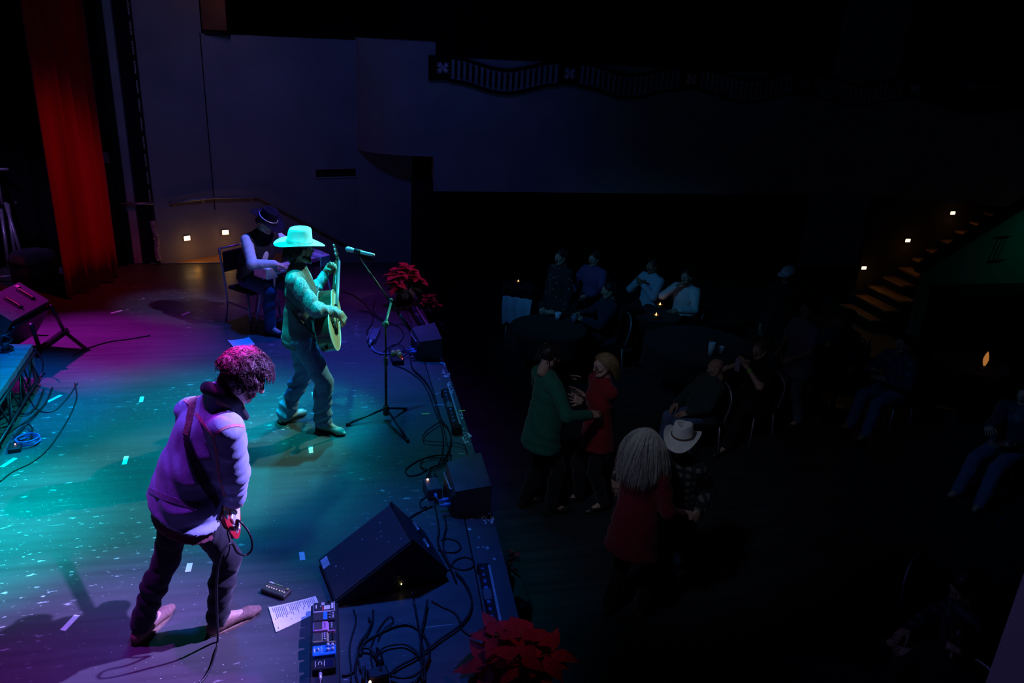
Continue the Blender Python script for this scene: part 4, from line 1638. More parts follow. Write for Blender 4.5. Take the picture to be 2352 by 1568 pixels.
bag = thing('covered_drum', 'dark covered drum on the floor between the stand and the red curtain', 'drum', G(88, 640))
c = G(85, 650)
b = B()
b.lathe([(.20, 0), (.26, .04), (.27, .30), (.24, .40), (.1, .44), (0, .44)], 18, c)
b.build('cover', mat('cover_cloth', (.05, .045, .07), .9, noise=(9, .4, U3)), bag)
b = B()
b.lathe([(.27, .28), (.278, .29), (.278, .32), (.27, .33)], 18, c)
b.build('strap', BLACK, bag)

for k, pts in enumerate(([(0, 1010), (30, 985), (70, 960), (105, 925), (120, 890)], [(0, 960), (25, 945), (60, 950), (85, 930), (100, 895)], [(30, 1000), (60, 975), (75, 985), (65, 1010), (40, 1008), (48, 985), (90, 940)])):
    cable(['dark cable running along the foot of the riser', 'dark cable looping out below the riser legs', 'curly dark cable beside the lower end of the riser'][k], pts, .008, z=.01 + .012 * k)
cc_ = thing('cable_coil', 'small blue-lit coil of cable on the boards below the drum riser', 'cable', G(66, 1018))
c = G(66, 1018)
b = B()
b.tube([c + V(math.cos(i * .42) * (.085 + .004 * math.sin(i)), math.sin(i * .42) * .085, .008 + .0012 * i) for i in range(46)], .006, 6)
b.build('coil', mat('cable_blue_lit', (.06, .16, .5), .4, noise=(30, .2, U3)), cc_)  # blue stage light put into the cable colour
fb_ = thing('foot_switch', 'tiny black foot switch with a red lamp near the blue-lit cable coil', 'switch', G(36, 1030))
c = G(36, 1032)
b = B()
b.box(c + V(0, 0, .02), (.09, .12, .04), rotz(.2), ch=.006)
b.build('case', BLACK, fb_)
b = B()
b.ball(c + V(0, .01, .043), .006, 6)
b.build('lamp', mat('lamp_pink', (1, .5, .6), .4, emit=((1, .35, .45), 6), noise=(9, .05, U3)), fb_)
# ---------------------------------------------------------------- people: smooth implicit bodies meshed with surface nets
def A3(p):
    return np.array([p[0], p[1], p[2]], dtype=np.float32)


class SDF:
    def __init__(s, h, k=0.02):
        s.h = h
        s.k = k
        s.pr = []
        s.cuts = []

    def cap(s, a, b, ra, rb=None, flat=None, k=None, wr=None, op='u'):
        """tapered capsule; flat = (direction, factor) squeezes it; wr = fold function"""
        rb = ra if rb is None else rb
        s.pr.append(('c', A3(a), A3(b), ra, rb, (A3(flat[0]), flat[1]) if flat else None, s.k if k is None else k, wr, op))
        return s

    def ell(s, c, r, rot=None, k=None, op='u'):
        m = np.eye(3, dtype=np.float32) if rot is None else np.array(rot, dtype=np.float32)
        s.pr.append(('e', A3(c), np.array(r, dtype=np.float32), m, max(r), None, s.k if k is None else k, None, op))
        return s

    def rbox(s, c, half, rad, rot=None, k=None, op='u'):
        m = np.eye(3, dtype=np.float32) if rot is None else np.array(rot, dtype=np.float32)
        s.pr.append(('b', A3(c), np.array(half, dtype=np.float32), m, rad, None, s.k if k is None else k, None, op))
        return s

    def cut(s, p, n):
        """remove what lies on the side of n"""
        s.cuts.append((A3(p), A3(Vector(n).normalized())))
        return s

    def bounds(s, q):
        t, e = q[0], 0.03
        if t == 'c':
            r = max(q[3], q[4]) + e
            return np.minimum(q[1], q[2]) - r, np.maximum(q[1], q[2]) + r
        r = (float(np.max(q[2])) if t == 'e' else float(np.linalg.norm(q[2])) + q[4]) + e
        return q[1] - r, q[1] + r

    def mesh(s):
        h = s.h
        bb = [s.bounds(q) for q in s.pr if q[8] == 'u']
        lo = np.min([b[0] for b in bb], 0) - h
        hi = np.max([b[1] for b in bb], 0) + h
        n = np.ceil((hi - lo) / h).astype(int) + 1
        v = np.full(n, 0.05, dtype=np.float32)
        ax = [lo[i] + h * np.arange(n[i], dtype=np.float32) for i in range(3)]
        for q in s.pr:
            b0, b1 = s.bounds(q)
            i0 = np.clip(np.floor((b0 - lo) / h).astype(int), 0, n - 1)
            i1 = np.clip(np.ceil((b1 - lo) / h).astype(int) + 1, 1, n)
            if np.any(i1 <= i0):
                continue
            sl = tuple(slice(i0[i], i1[i]) for i in range(3))
            X, Y, Z = np.meshgrid(*[ax[i][sl[i]] for i in range(3)], indexing='ij')
            P = np.stack((X, Y, Z), -1)
            if q[0] == 'c':
                _, a, b, ra, rb, fl, k, wr, op = q
                p = P - a
                ba = b - a
                if fl:
                    d, f = fl
                    p = p + ((p @ d) * (1 / f - 1))[..., None] * d
                    ba = ba + d * float(ba @ d) * (1 / f - 1)
                L2 = max(float(ba @ ba), 1e-9)
                t = np.clip((p @ ba) / L2, 0, 1)
                dist = np.linalg.norm(p - t[..., None] * ba, axis=-1) - (ra + (rb - ra) * t)
                if wr:
                    dist = dist + wr(P)
            elif q[0] == 'e':
                _, c, r, m, _, _, k, wr, op = q
                p = (P - c) @ m
                k0 = np.linalg.norm(p / r, axis=-1)
                dist = (k0 - 1) * float(min(r)) if max(r) < 2.5 * min(r) else (k0 - 1) * k0 / np.maximum(np.linalg.norm(p / (r * r), axis=-1), 1e-6)
            else:
                _, c, hf, m, rad, _, k, wr, op = q
                p = np.abs((P - c) @ m) - hf
                dist = np.linalg.norm(np.maximum(p, 0), axis=-1) + np.minimum(p.max(-1), 0) - rad
            cur = v[sl]
            if op == 'u':
                if k > 0:
                    hh = np.clip(0.5 + 0.5 * (cur - dist) / k, 0, 1)
                    v[sl] = cur * (1 - hh) + dist * hh - k * hh * (1 - hh)
                else:
                    v[sl] = np.minimum(cur, dist)
            else:
                nd = -dist
                kk = max(k, 1e-4)
                hh = np.clip(0.5 - 0.5 * (cur - nd) / kk, 0, 1)
                v[sl] = cur * (1 - hh) + nd * hh + kk * hh * (1 - hh)
        for p, nn in s.cuts:
            X, Y, Z = np.meshgrid(*ax, indexing='ij', sparse=True)
            v = np.maximum(v, (X - p[0]) * nn[0] + (Y - p[1]) * nn[1] + (Z - p[2]) * nn[2])
        return nets(v, lo, h)


def nets(v, lo, h):
    """surface nets: dual mesh of the zero level of v"""
    nx, ny, nz = v.shape
    ins = v < 0
    acc = np.zeros((nx - 1, ny - 1, nz - 1, 3), dtype=np.float32)
    cnt = np.zeros((nx - 1, ny - 1, nz - 1), dtype=np.int32)
    quads = []
    sh = np.array(cnt.shape)
    for d in range(3):
        o1, o2 = (d + 1) % 3, (d + 2) % 3
        a = [slice(None)] * 3
        b = [slice(None)] * 3
        a[d] = slice(0, -1)
        b[d] = slice(1, None)
        va, vb = v[tuple(a)], v[tuple(b)]
        idx = np.argwhere(ins[tuple(a)] != ins[tuple(b)])
        if not len(idx):
            continue
        A = va[tuple(idx.T)]
        Bv = vb[tuple(idx.T)]
        t = A / (A - Bv)
        pos = idx.astype(np.float32)
        pos[:, d] += t
        for e1 in (0, -1):
            for e2 in (0, -1):
                c = idx.copy()
                c[:, o1] += e1
                c[:, o2] += e2
                ok = np.all((c >= 0) & (c < sh), axis=1)
                cc = tuple(c[ok].T)
                np.add.at(acc, cc, pos[ok])
                np.add.at(cnt, cc, 1)
        inner = (idx[:, o1] > 0) & (idx[:, o2] > 0) & (idx[:, o1] < sh[o1]) & (idx[:, o2] < sh[o2])
        e = idx[inner]
        cs = []
        for e1, e2 in ((-1, -1), (0, -1), (0, 0), (-1, 0)):
            c = e.copy()
            c[:, o1] += e1
            c[:, o2] += e2
            cs.append(np.ravel_multi_index(tuple(c.T), tuple(sh)))
        q = np.stack(cs, 1)
        flip = A[inner] > 0
        q[flip] = q[flip][:, ::-1]
        quads.append(q)
    act = cnt > 0
    ids = np.full(cnt.size, -1, dtype=np.int64)
    flat = np.flatnonzero(act.ravel())
    ids[flat] = np.arange(len(flat))
    verts = acc.reshape(-1, 3)[flat] / cnt.ravel()[flat][:, None] * h + lo
    Q = ids[np.concatenate(quads)] if quads else np.zeros((0, 4), int)
    return verts, Q


def make_mesh(name, parts, mats):
    """parts = list of (verts, faces array, material index or per-face array)"""
    V_ = []
    F_ = []
    M_ = []
    o = 0
    for vs, fs, mi in parts:
        V_.append(np.asarray(vs, dtype=np.float32))
        F_.append(np.asarray(fs, dtype=np.int64) + o)
        M_.append(np.full(len(fs), mi) if np.isscalar(mi) else np.asarray(mi))
        o += len(vs)
    vv = np.concatenate(V_)
    ff = np.concatenate(F_)
    mm = np.concatenate(M_)
    me = bpy.data.meshes.new(name)
    me.vertices.add(len(vv))
    me.vertices.foreach_set('co', vv.ravel())
    nf = len(ff)
    me.loops.add(nf * 4)
    me.loops.foreach_set('vertex_index', ff.ravel().astype(np.int32))
    me.polygons.add(nf)
    me.polygons.foreach_set('loop_start', np.arange(0, nf * 4, 4, dtype=np.int32))
    me.polygons.foreach_set('use_smooth', np.ones(nf, dtype=bool))
    for m in (mats if isinstance(mats, (list, tuple)) else [mats]):
        me.materials.append(m)
    me.polygons.foreach_set('material_index', mm.astype(np.int32))
    me.update(calc_edges=True)
    me.validate()
    return me


def folds(direction, freq, amp, seed=0, cross=3.0):
    """cloth folds running across the given direction"""
    d = A3(Vector(direction).normalized())
    r = random.Random(seed)
    e1 = A3(Vector((r.uniform(-1, 1), r.uniform(-1, 1), r.uniform(-1, 1))).normalized())
    e2 = A3(Vector((r.uniform(-1, 1), r.uniform(-1, 1), r.uniform(-1, 1))).normalized())
    p1, p2, p3 = (r.uniform(0, 6) for _ in range(3))

    def f(P):
        a = P @ e1
        b = P @ e2
        c = P @ d
        ph = freq * c + cross * np.sin(9 * a + p1) + cross * .8 * np.sin(15 * b + p2)
        w = .5 + .5 * np.sin(7 * b + 5 * a + 13 * c + p3) * np.sin(11 * c + 8 * a + p1)
        sharp = 1 - np.abs(np.sin(ph * .5))
        return amp * ((sharp * 2.2 - .8) * (.25 + w) + .35 * np.sin(2.1 * ph + 16 * a + p3))
    return f


# --- head and hands, built once in their own frames and placed on every body
def head_mesh(h):
    s = SDF(h, .012)
    s.ell((0, -.018, .035), (.074, .094, .082))
    s.cap((0, .018, -.01), (0, .045, -.085), .064, .034, flat=((1, 0, 0), .95), k=.03)
    s.cap((-.045, .0, -.04), (-.028, .045, -.085), .03, .022)
    s.cap((.045, .0, -.04), (.028, .045, -.085), .03, .022)
    s.cap((-.032, .070, .028), (.032, .070, .028), .016)
    s.cap((-.040, .058, -.018), (-.040, .05, -.022), .022)
    s.cap((.040, .058, -.018), (.040, .05, -.022), .022)
    for sx in (-1, 1):
        s.ell((sx * .032, .093, .008), (.017, .016, .012), op='s', k=.010)
    s.cap((0, .082, .018), (0, .103, -.022), .009, .0135, k=.008)
    s.cap((-.012, .092, -.026), (.012, .092, -.026), .009, k=.006)
    s.cap((-.019, .082, -.050), (.019, .082, -.050), .0075, k=.006)
    s.cap((-.016, .080, -.063), (.016, .080, -.063), .0085, k=.006)
    s.cap((-.02, .088, -.0565), (.02, .088, -.0565), .0018, k=.004, op='s')
    s.ell((0, .064, -.093), (.024, .022, .020), k=.015)
    for sx in (-1, 1):
        s.ell((sx * .077, -.012, -.002), (.010, .021, .032), k=.006)
        s.ell((sx * .087, -.008, .002), (.007, .012, .019), op='s', k=.005)
    s.cap((0, -.022, -.05), (0, -.035, -.15), .056, .056, k=.03)
    v, q = s.mesh()
    c = v[q].mean(1)
    m = np.zeros(len(q), int)
    m[(np.abs(c[:, 0]) < .024) & (c[:, 1] > .072) & (c[:, 2] > -.069) & (c[:, 2] < -.044)] = 1
    return v, q, m


def eye_parts():
    out = []
    for sx in (-1, 1):
        b = B()
        b.ball((0, 0, 0), .0125, 12)
        vs = np.array(b.v) + np.array((sx * .032, .0765, .008))
        fs = np.array(b.f)
        c = vs[fs].mean(1)
        m = np.where(np.hypot(c[:, 0] - sx * .032, c[:, 2] - .008) < .0062, 3, 2)
        m[c[:, 1] < .0765] = 2
        out.append((vs, fs, m))
    return out


def hand_mesh(curl, spread=.06, thumb=(.0, .0), h=.004):
    """right hand, wrist at the origin, fingers along +y, back of the hand +z, thumb at -x"""
    s = SDF(h, .006)
    s.rbox((0, .048, 0), (.030, .036, .004), .010)
    s.cap((0, -.05, 0), (0, .02, 0), .024, .026, flat=((0, 0, 1), .75), k=.02)
    s.cap((-.026, .02, -.006), (-.030, .05, -.008), .017, .013, k=.012)
    bx = (-.030, -.010, .011, .030)
    by = (.086, .090, .086, .078)
    ln = ((.042, .026, .021), (.046, .029, .022), (.043, .027, .021), (.033, .020, .018))
    rr = (.0092, .0095, .009, .0078)
    for i in range(4):
        p = Vector((bx[i], by[i] - .012, 0))
        ang = 0.0
        side = (i - 1.5) * spread
        cs = curl[i] if isinstance(curl, (list, tuple)) else curl
        for j in range(3):
            ang += cs * (.75, 1.0, .7)[j]
            d = Vector((math.sin(side) * math.cos(ang), math.cos(side) * math.cos(ang), -math.sin(ang)))
            q = p + d * (ln[i][j] + (.012 if j == 0 else 0))
            s.cap(p, q, rr[i] * (1 - .09 * j), rr[i] * (.91 - .09 * j), k=.003)
            p = q
    a, dz = thumb
    p0 = Vector((-.030, .028, -.006))
    d1 = Vector((-.62 + a, .70, -.22 - dz)).normalized()
    d2 = Vector((-.30 + a * 1.6, .85, -.28 - dz * 1.6)).normalized()
    p1 = p0 + d1 * .040
    p2 = p1 + d2 * .034
    p3 = p2 + (d2 + Vector((a, 0, -dz))).normalized() * .024
    s.cap(p0, p1, .0135, .0115, k=.006)
    s.cap(p1, p2, .0112, .0098, k=.003)
    s.cap(p2, p3, .0098, .0080, k=.003)
    return s.mesh()


HEAD_FINE = head_mesh(.0042)
HEAD_MID = head_mesh(.0075)
EYES = eye_parts()
HANDS = {}


def hand(kind, fine):
    key = (kind, fine)
    if key not in HANDS:
        h = .0034 if fine else .006
        spec = {'relaxed': ((.28, .34, .40, .46), .05, (.05, .1)), 'grip': ((.95, 1.0, 1.05, 1.1), .0, (.75, .55)),
                'fret': ((.72, .80, .85, .92), .06, (.35, .65)), 'pick': ((.75, .70, .62, .55), .03, (.55, .45)),
                'spread': ((.10, .06, .06, .10), .20, (-.1, 0)), 'flat': ((.12, .12, .14, .16), .04, (.1, .1))}[kind]
        HANDS[key] = hand_mesh(*spec, h=h)
    return HANDS[key]


def place(verts, mtx, loc, sc=1.0, mirror=False):
    v = np.array(verts, dtype=np.float32) * sc
    if mirror:
        v = v * np.array((-1, 1, 1), dtype=np.float32)
    return v @ np.array(mtx, dtype=np.float32).T + A3(loc)


def ik(a, c, la, lb, pole):
    """middle joint of a two-bone chain from a to c, bending towards pole; returns (joint, end)"""
    a, c, pole = Vector(a), Vector(c), Vector(pole)
    d = c - a
    L = d.length
    mx = (la + lb) * .995
    if L > mx:
        c = a + d * (mx / L)
        d = c - a
        L = mx
    x = (la * la - lb * lb + L * L) / (2 * L)
    hgt = math.sqrt(max(la * la - x * x, 0))
    u = d / L
    p = pole - u * pole.dot(u)
    p = p.normalized() if p.length > 1e-6 else u.orthogonal().normalized()
    return a + u * x + p * hgt, c


def skin(name, col):
    return mat(name, col, .5, spec=.35, noise=(35, .12, U3), bump=(180, .06, U3))


SKIN = skin('skin_tan', (.50, .28, .19))
SKIN2 = skin('skin_fair', (.62, .38, .28))
SKIN3 = skin('skin_brown', (.30, .16, .10))
LIPS = mat('lips', (.42, .15, .13), .45, noise=(40, .1, U3))
EYEW = mat('eye_white', (.75, .73, .70), .25, noise=(40, .05, U3))
IRIS = mat('iris_dark', (.03, .02, .015), .2, noise=(60, .2, U3))
SOLE = mat('sole_rubber', (.03, .025, .02), .7, noise=(40, .2, U3))


class Person:
    """skeleton in world metres; builds body, clothes and hair as children of one Empty"""

    def __init__(s, label, base, J, sc=1.0, skin=None, fine=False, group=None, lean_front=None, girth=1.0, name='person'):
        s.J, s.sc, s.skin, s.fine, s.girth = J, sc, skin or SKIN, fine, girth
        s.t = thing(name, label, 'person', base, group)
        s.lat = (J['shL'] - J['shR']).normalized()
        s.mid = (J['shL'] + J['shR']) / 2
        s.hip = (J['hipL'] + J['hipR']) / 2
        upv = (s.mid - s.hip).normalized()
        s.front = s.lat.cross(upv).normalized()
        hl = (J['hipL'] - J['hipR']).normalized()
        s.hfront = hl.cross(V(0, 0, 1) if abs(hl.z) < .7 else upv).normalized()
        s.waist = J.get('waist', lerp(s.hip, s.mid, .38) + s.front * .01)
        s.chest = J.get('chest', lerp(s.hip, s.mid, .70) + s.front * .02)
        s.h = .012 if fine else .022

    def torso(s, d, off, hem=0.0, k=.03, wr=None, hem_r=.0):
        c, g = s.sc, s.girth
        f = s.front
        hp = s.hip + (s.waist - s.hip).normalized() * .03 * c
        d.cap(hp, s.waist, (.152 if off < .02 else .170) * c * g + off, .136 * c * g + off, flat=(s.hfront, .76), k=k, wr=wr)
        d.cap(s.waist, s.chest, .136 * c * g + off, .158 * c + off, flat=(f, .74), k=k, wr=wr)
        d.cap(s.chest, s.mid - (s.mid - s.chest) * .25, .158 * c + off, .125 * c + off, flat=(f, .66), k=k, wr=wr)
        d.cap(s.mid + s.lat * (-.14 * c) - V(0, 0, .008), s.mid + s.lat * .14 * c - V(0, 0, .008), .058 * c + off, flat=(f, .95), k=k, wr=wr)
        d.cap(lerp(s.mid, s.J['neck'], .2) + s.lat * .10 * c, s.J['neck'], .035 * c + off, .045 * c + off * .6, k=k)
        d.cap(lerp(s.mid, s.J['neck'], .2) - s.lat * .10 * c, s.J['neck'], .035 * c + off, .045 * c + off * .6, k=k)
        if g > 1.04:
            d.ell(lerp(s.waist, s.hip, .25) + f * .05 * c, ((.145 * g + off) * c,) * 3, k=.05)
        if hem:
            ax = (s.hip - s.waist).normalized()
            d.cap(s.waist, s.hip + ax * hem, .142 * c * g + off, .180 * c * g + off + hem_r, flat=(s.hfront, .80), k=k, wr=wr)
            s_end = s.hip + ax * (hem + .02)
            d.cut(s_end, ax)

    def arms(s, d, off, to=1.0, k=.02, wr=0.0, puff=0.0, seed=3):
        c, J = s.sc, s.J
        for i, q in enumerate('RL'):
            a, b, w = J['sh' + q], J['el' + q], J['wr' + q]
            up_, fo = (b - a), (w - b)
            w1 = folds(up_ + s.front * .12, 58, wr * .8, seed + i, 3.5) if wr else None
            w2 = folds(fo + V(0, 0, .1), 66, wr * .8, seed + 5 + i, 3.5) if wr else None
            if to >= .5:
                d.cap(a, b, .049 * c + off + puff * .5, .039 * c + off + puff, k=k, wr=w1)
                t = min((to - .5) * 2, 1)
                d.cap(b, lerp(b, w, t), .040 * c + off + puff, lerp(.040, .027, t) * c + off, k=k, wr=w2)
            else:
                d.cap(a, lerp(a, b, to * 2), .052 * c + off, .05 * c + off + .006, k=k, wr=w1)

    def legs(s, d, off, to=1.0, flare=0.0, k=.03, wr=0.0, seed=9):
        c, J = s.sc, s.J
        for i, q in enumerate('RL'):
            a, b, w = J['hip' + q], J['kn' + q], J['an' + q]
            fo = w - b
            back = s.hfront * -.012 * c
            w1 = folds(b - a + V(.1, .12, .0), 48, wr * .6, seed + i, 3) if wr else None
            w2 = folds(fo + V(.06, -.08, 0), 60, wr * .75, seed + 5 + i, 3) if wr else None
            d.cap(a, b, .083 * c + off, .060 * c + off, k=k, wr=w1)
            m = lerp(b, w, .35) + back
            d.cap(b, m, .058 * c + off, .058 * c + off, k=k, wr=w2)
            e = lerp(b, w, to)
            d.cap(m, e, .058 * c + off, .040 * c + off + flare, k=k, wr=w2)
        d.cap(J['hipR'], J['hipL'], .092 * c + off, k=k)
        d.ell(s.hip - s.hfront * .040 * c - V(0, 0, .02), (.12 * c + off, .085 * c + off, .10 * c + off), rot=basis(s.hfront, V(0, 0, 1)), k=k)

    def body(s):
        J, c = s.J, s.sc
        d = SDF(s.h * 1.25, .03)
        s.torso(d, 0)
        s.arms(d, 0)
        s.legs(d, 0, 1.0)
        for q in 'RL':
            tip = J['an' + q] + J['ft' + q] * .15 * c - V(0, 0, .045 * c)
            d.cap(J['an' + q], tip, .038 * c, .028 * c)
        hf, hu = J['hf'], J['hu']
        rot = basis(hf, hu)
        d.cap(J['neck'] - V(0, 0, .02), J['head'] + rot @ V(0, -.03, -.06) * c, .052 * c, .050 * c, k=.03)
        v, q = d.mesh()
        parts = [(v, q, 0)]
        hm = HEAD_FINE if s.fine else HEAD_MID
        parts.append((place(hm[0], rot, J['head'], c), hm[1], hm[2]))
        for vs, fs, m in EYES:
            parts.append((place(vs, rot, J['head'], c), fs, m))
        for w in 'RL':
            if J.get('hand' + w) is None:
                continue
            kind, fd, bn = J['hand' + w]
            hv, hq = hand(kind, s.fine)
            hq2 = hq[:, ::-1] if w == 'L' else hq
            parts.append((place(hv, basis(fd, bn), J['wr' + w], c, w == 'L'), hq2, 0))
        s.head_rot = rot
        return s.add('body', parts, [s.skin, LIPS, EYEW, IRIS])

    def add(s, name, parts, mats, **kw):
        return link(name, make_mesh(name, parts, mats), s.t, **kw)

    def cloth(s, name, m, build, h=None, k=.02, parent=None, **kw):
        d = SDF(h or s.h, k)
        build(d)
        v, q = d.mesh()
        me = make_mesh(name, [(v, q, 0)], m)
        return link(name, me, parent or s.t, **kw)

    def top(s, name, m, off=.013, sleeve=.97, hem=.06, wr=.004, hem_r=.0, puff=0.0, seed=3, h=None, neck=None, extra=None):
        def f(d):
            s.torso(d, off, hem=hem, wr=folds(V(.3, .2, 1), 34, wr, seed), hem_r=hem_r)
            if sleeve > 0:
                s.arms(d, off, sleeve, wr=wr, puff=puff, seed=seed)
            if extra:
                extra(d)
        return s.cloth(name, m, f, h)

    def trousers(s, name, m, off=.012, to=.97, flare=.0, wr=.004, seed=9, h=None):
        def f(d):
            s.legs(d, off, to, flare, wr=wr, seed=seed)
            up_ = (s.waist - s.hip).normalized()
            d.cap(s.hip, s.hip + up_ * .07 * s.sc, .142 * s.sc * s.girth + off, .136 * s.sc * s.girth + off, flat=(s.hfront, .70))
            d.cut(s.hip + up_ * .09 * s.sc, up_)
        return s.cloth(name, m, f, h)

    def shoe(s, q, m, name='shoe', shaft=.06, length=.265, pointed=0.0, heel=.0, msole=None):
        J, c = s.J, s.sc
        fw = J['ft' + q]
        if 'fn' + q in J:
            nz = J['fn' + q]
        else:
            nz = V(0, 0, 1)
        rot = basis(fw, nz)
        o = J['an' + q] - (rot @ V(0, .0, 1)) * .085 * c

        def L(x, y, z):
            return o + rot @ (V(x, y, z) * c)
        hh = .009 if s.fine else .014
        d = SDF(hh, .018)
        ball = length * .62
        d.cap(L(0, -.035, .036), L(0, .05, .042), .036 * c, .036 * c)
        d.cap(L(0, .05, .045), L(0, ball, .034), .036 * c, .040 * c, flat=(rot @ V(0, 0, 1), .8))
        d.cap(L(0, ball, .030), L(0, length - .065, .026), .040 * c, lerp(.030, .016, pointed) * c, flat=(rot @ V(0, 0, 1), .75))
        d.cap(L(0, .0, .05), L(0, -.002, .05 + shaft), .042 * c, .045 * c)
        d.cut(L(0, 0, .006), -(rot @ V(0, 0, 1)))
        v, qd = d.mesh()
        ob = s.add(name, [(v, qd, 0)], m)
        b = B()
        out = []
        n = 9
        for i in range(n):
            t = i / (n - 1)
            y = -.062 + t * (length - .062 + .055)
            w = .034 + .010 * math.sin(min(t, .8) / .8 * math.pi * .9) - (.020 + .012 * pointed) * max(0, (t - .75) / .25) ** 2 - .012 * max(0, (.15 - t) / .15) ** 2
            out.append((w, y))
        poly = out + [(-w, y) for w, y in reversed(out)]
        b.prism([(x * c, y * c) for x, y in poly], rot @ V(1, 0, 0), rot @ V(0, 1, 0), L(0, 0, 0), rot @ V(0, 0, 1), .013 * c)
        if heel:
            b.box(L(0, -.035, heel / 2), (.06 * c, .055 * c, heel * c), rot)
        so = b.build('sole', msole or SOLE, ob)
        return ob

    def shoes(s, m, **kw):
        for q in 'RL':
            s.shoe(q, m, **kw)

    def H(s, x, y, z):
        return s.J['head'] + s.head_rot @ (V(x, y, z) * s.sc)

    def hair(s, m, mode='short', n=160, seed=1, length=.08, curl=.012, r=.006, gravity=.5, grow=.012, name='hair', zmax=1.0, lift=.35):
        """skull cap plus strands rooted on the scalp"""
        c = s.sc
        rr = random.Random(seed)
        d = SDF(.009 if s.fine else .013, .012)
        rot3 = s.head_rot
        d.ell(s.H(0, -.022, .038), ((.077 + grow * .6) * c, (.094 + grow * .5) * c, (.083 + grow * .5) * c), rot=rot3)
        if mode in ('long', 'mid', 'curly'):
            d.cap(s.H(0, -.06, .0), s.H(0, -.07, -.07), (.066 + grow * .5) * c, .05 * c)
        d.cut(s.H(0, .060, .062), rot3 @ V(0, 1, -.62))
        v, q = d.mesh()
        b = B()
        for i in range(n):
            for _ in range(20):
                th = rr.uniform(0, 2 * math.pi)
                z = rr.uniform(-.35, zmax)
                if mode == 'short' and z < -.1 and math.sin(th) > .0:
                    continue
                if math.sin(th) > .45 and z < .52:
                    continue
                if math.sin(th) > .15 and z < .05:
                    continue
                break
            cz = math.sqrt(max(0, 1 - z * z))
            nr = V(math.cos(th) * cz, math.sin(th) * cz, z)
            p = s.H(nr.x * (.078 + grow * .5), -.022 + nr.y * (.096 + grow * .5), .038 + nr.z * (.085 + grow * .5))
            nw = rot3 @ nr
            fy = max(0, nr.y)
            fl = V(nr.x * .9 + (1 if nr.x >= 0 else -1) * fy * .9, nr.y * .7 - .25 - 1.3 * fy, -.3 + nr.z * .3)
            if mode == 'curly':
                # neighbouring locks share their swirl
                fl = V(nr.x * .9 + .8 * math.sin(nr.y * 7 + nr.z * 5), nr.y * .9 - .1 + .8 * math.sin(nr.x * 8 - nr.z * 6), -.25 + nr.z * .2)
            flow = rot3 @ fl
            flow = (flow - nw * flow.dot(nw) * .85).normalized()
            L = length * rr.uniform(.7, 1.1) * c
            k = 9 if mode == 'curly' else 6
            pts = []
            ph = 4 * math.sin(nr.x * 6 + nr.y * 4) + 3 * math.sin(nr.z * 7 - nr.y * 5) + rr.uniform(-.5, .5)
            if mode != 'curly':
                ph = rr.uniform(0, 6)
            side = flow.cross(nw).normalized()
            dirv = (flow + nw * lift).normalized()
            pc = Vector(p)
            top_r = 1.0 + rr.uniform(.02, .13)
            for j in range(k + 1):
                t = j / k
                w = curl * math.sin(ph + t * (11 if mode == 'curly' else 5)) * min(1, t * 2.5)
                w2 = curl * .5 * math.cos(ph + t * 11) * t if mode == 'curly' else 0
                pts.append(pc + side * w + nw * w2)
                dirv = (dirv + V(0, 0, -gravity * .35)).normalized()
                pc = pc + dirv * (L / k)
                # stay just outside the skull
                loc = rot3.transposed() @ (pc - s.H(0, -.022, .02))
                e = V(loc.x / (.082 * c), loc.y / (.100 * c), loc.z / (.100 * c))
                g_ = grow / .082 if mode == 'curly' else 0
                if 1e-4 < e.length < 1.0 + g_ * .75:
                    pc = pc + (rot3 @ (loc * ((1.0 + g_ * .75) / e.length - 1)))
                elif mode == 'curly' and e.length > top_r + g_ and loc.z > -.07:
                    pc = pc + (rot3 @ (loc * ((top_r + g_) / e.length - 1)))
            rad = [r * c * (1 - .75 * (j / k) ** 1.5) for j in range(k + 1)]
            b.tube(pts, rad, 4 if mode == 'curly' else 5, caps=False)
        tris = np.array([f for f in b.f if len(f) == 4])
        return s.add(name, [(v, q, 0), (np.array(b.v), tris, 0)], m)

    def hat(s, m, brim=.10, curl=.05, crown=.115, dip=.02, tilt=0.0, yaw=0.0, band=None, lift=.045, crease=.03, droop=.0):
        """cowboy hat"""
        c = s.sc
        rot = s.head_rot @ Matrix.Rotation(yaw, 3, 'Z') @ Matrix.Rotation(tilt, 3, 'X')
        o = s.H(0, -.012, lift)
        n = 40
        rx, ry = .090, .108
        rings = []

        def brimz(x, y, t):
            lx = abs(x) / (rx + brim)
            return curl * (t ** 1.3) * (lx ** 2.2) * 1.25 - dip * t * (abs(y) / (ry + brim)) ** 2

        def ring(t, z0=0.0, th=0.0):
            out = []
            for j in range(n):
                a = 2 * math.pi * j / n
                kx = rx + brim * t * (.92 - .12 * abs(math.cos(a)))
                ky = ry + brim * t
                x, y = kx * math.cos(a), ky * math.sin(a)
                x *= (1 - .10 * t * curl / .05 * abs(math.cos(a)))
                out.append(V(x, y, z0 + brimz(x, y, t) - th))
            return out
        for t in (0.0, .35, .7, .93, 1.0):
            rings.append(ring(t, 0, .004))
        for t in (1.0, .93, .7, .35, .12):
            rings.append(ring(t))
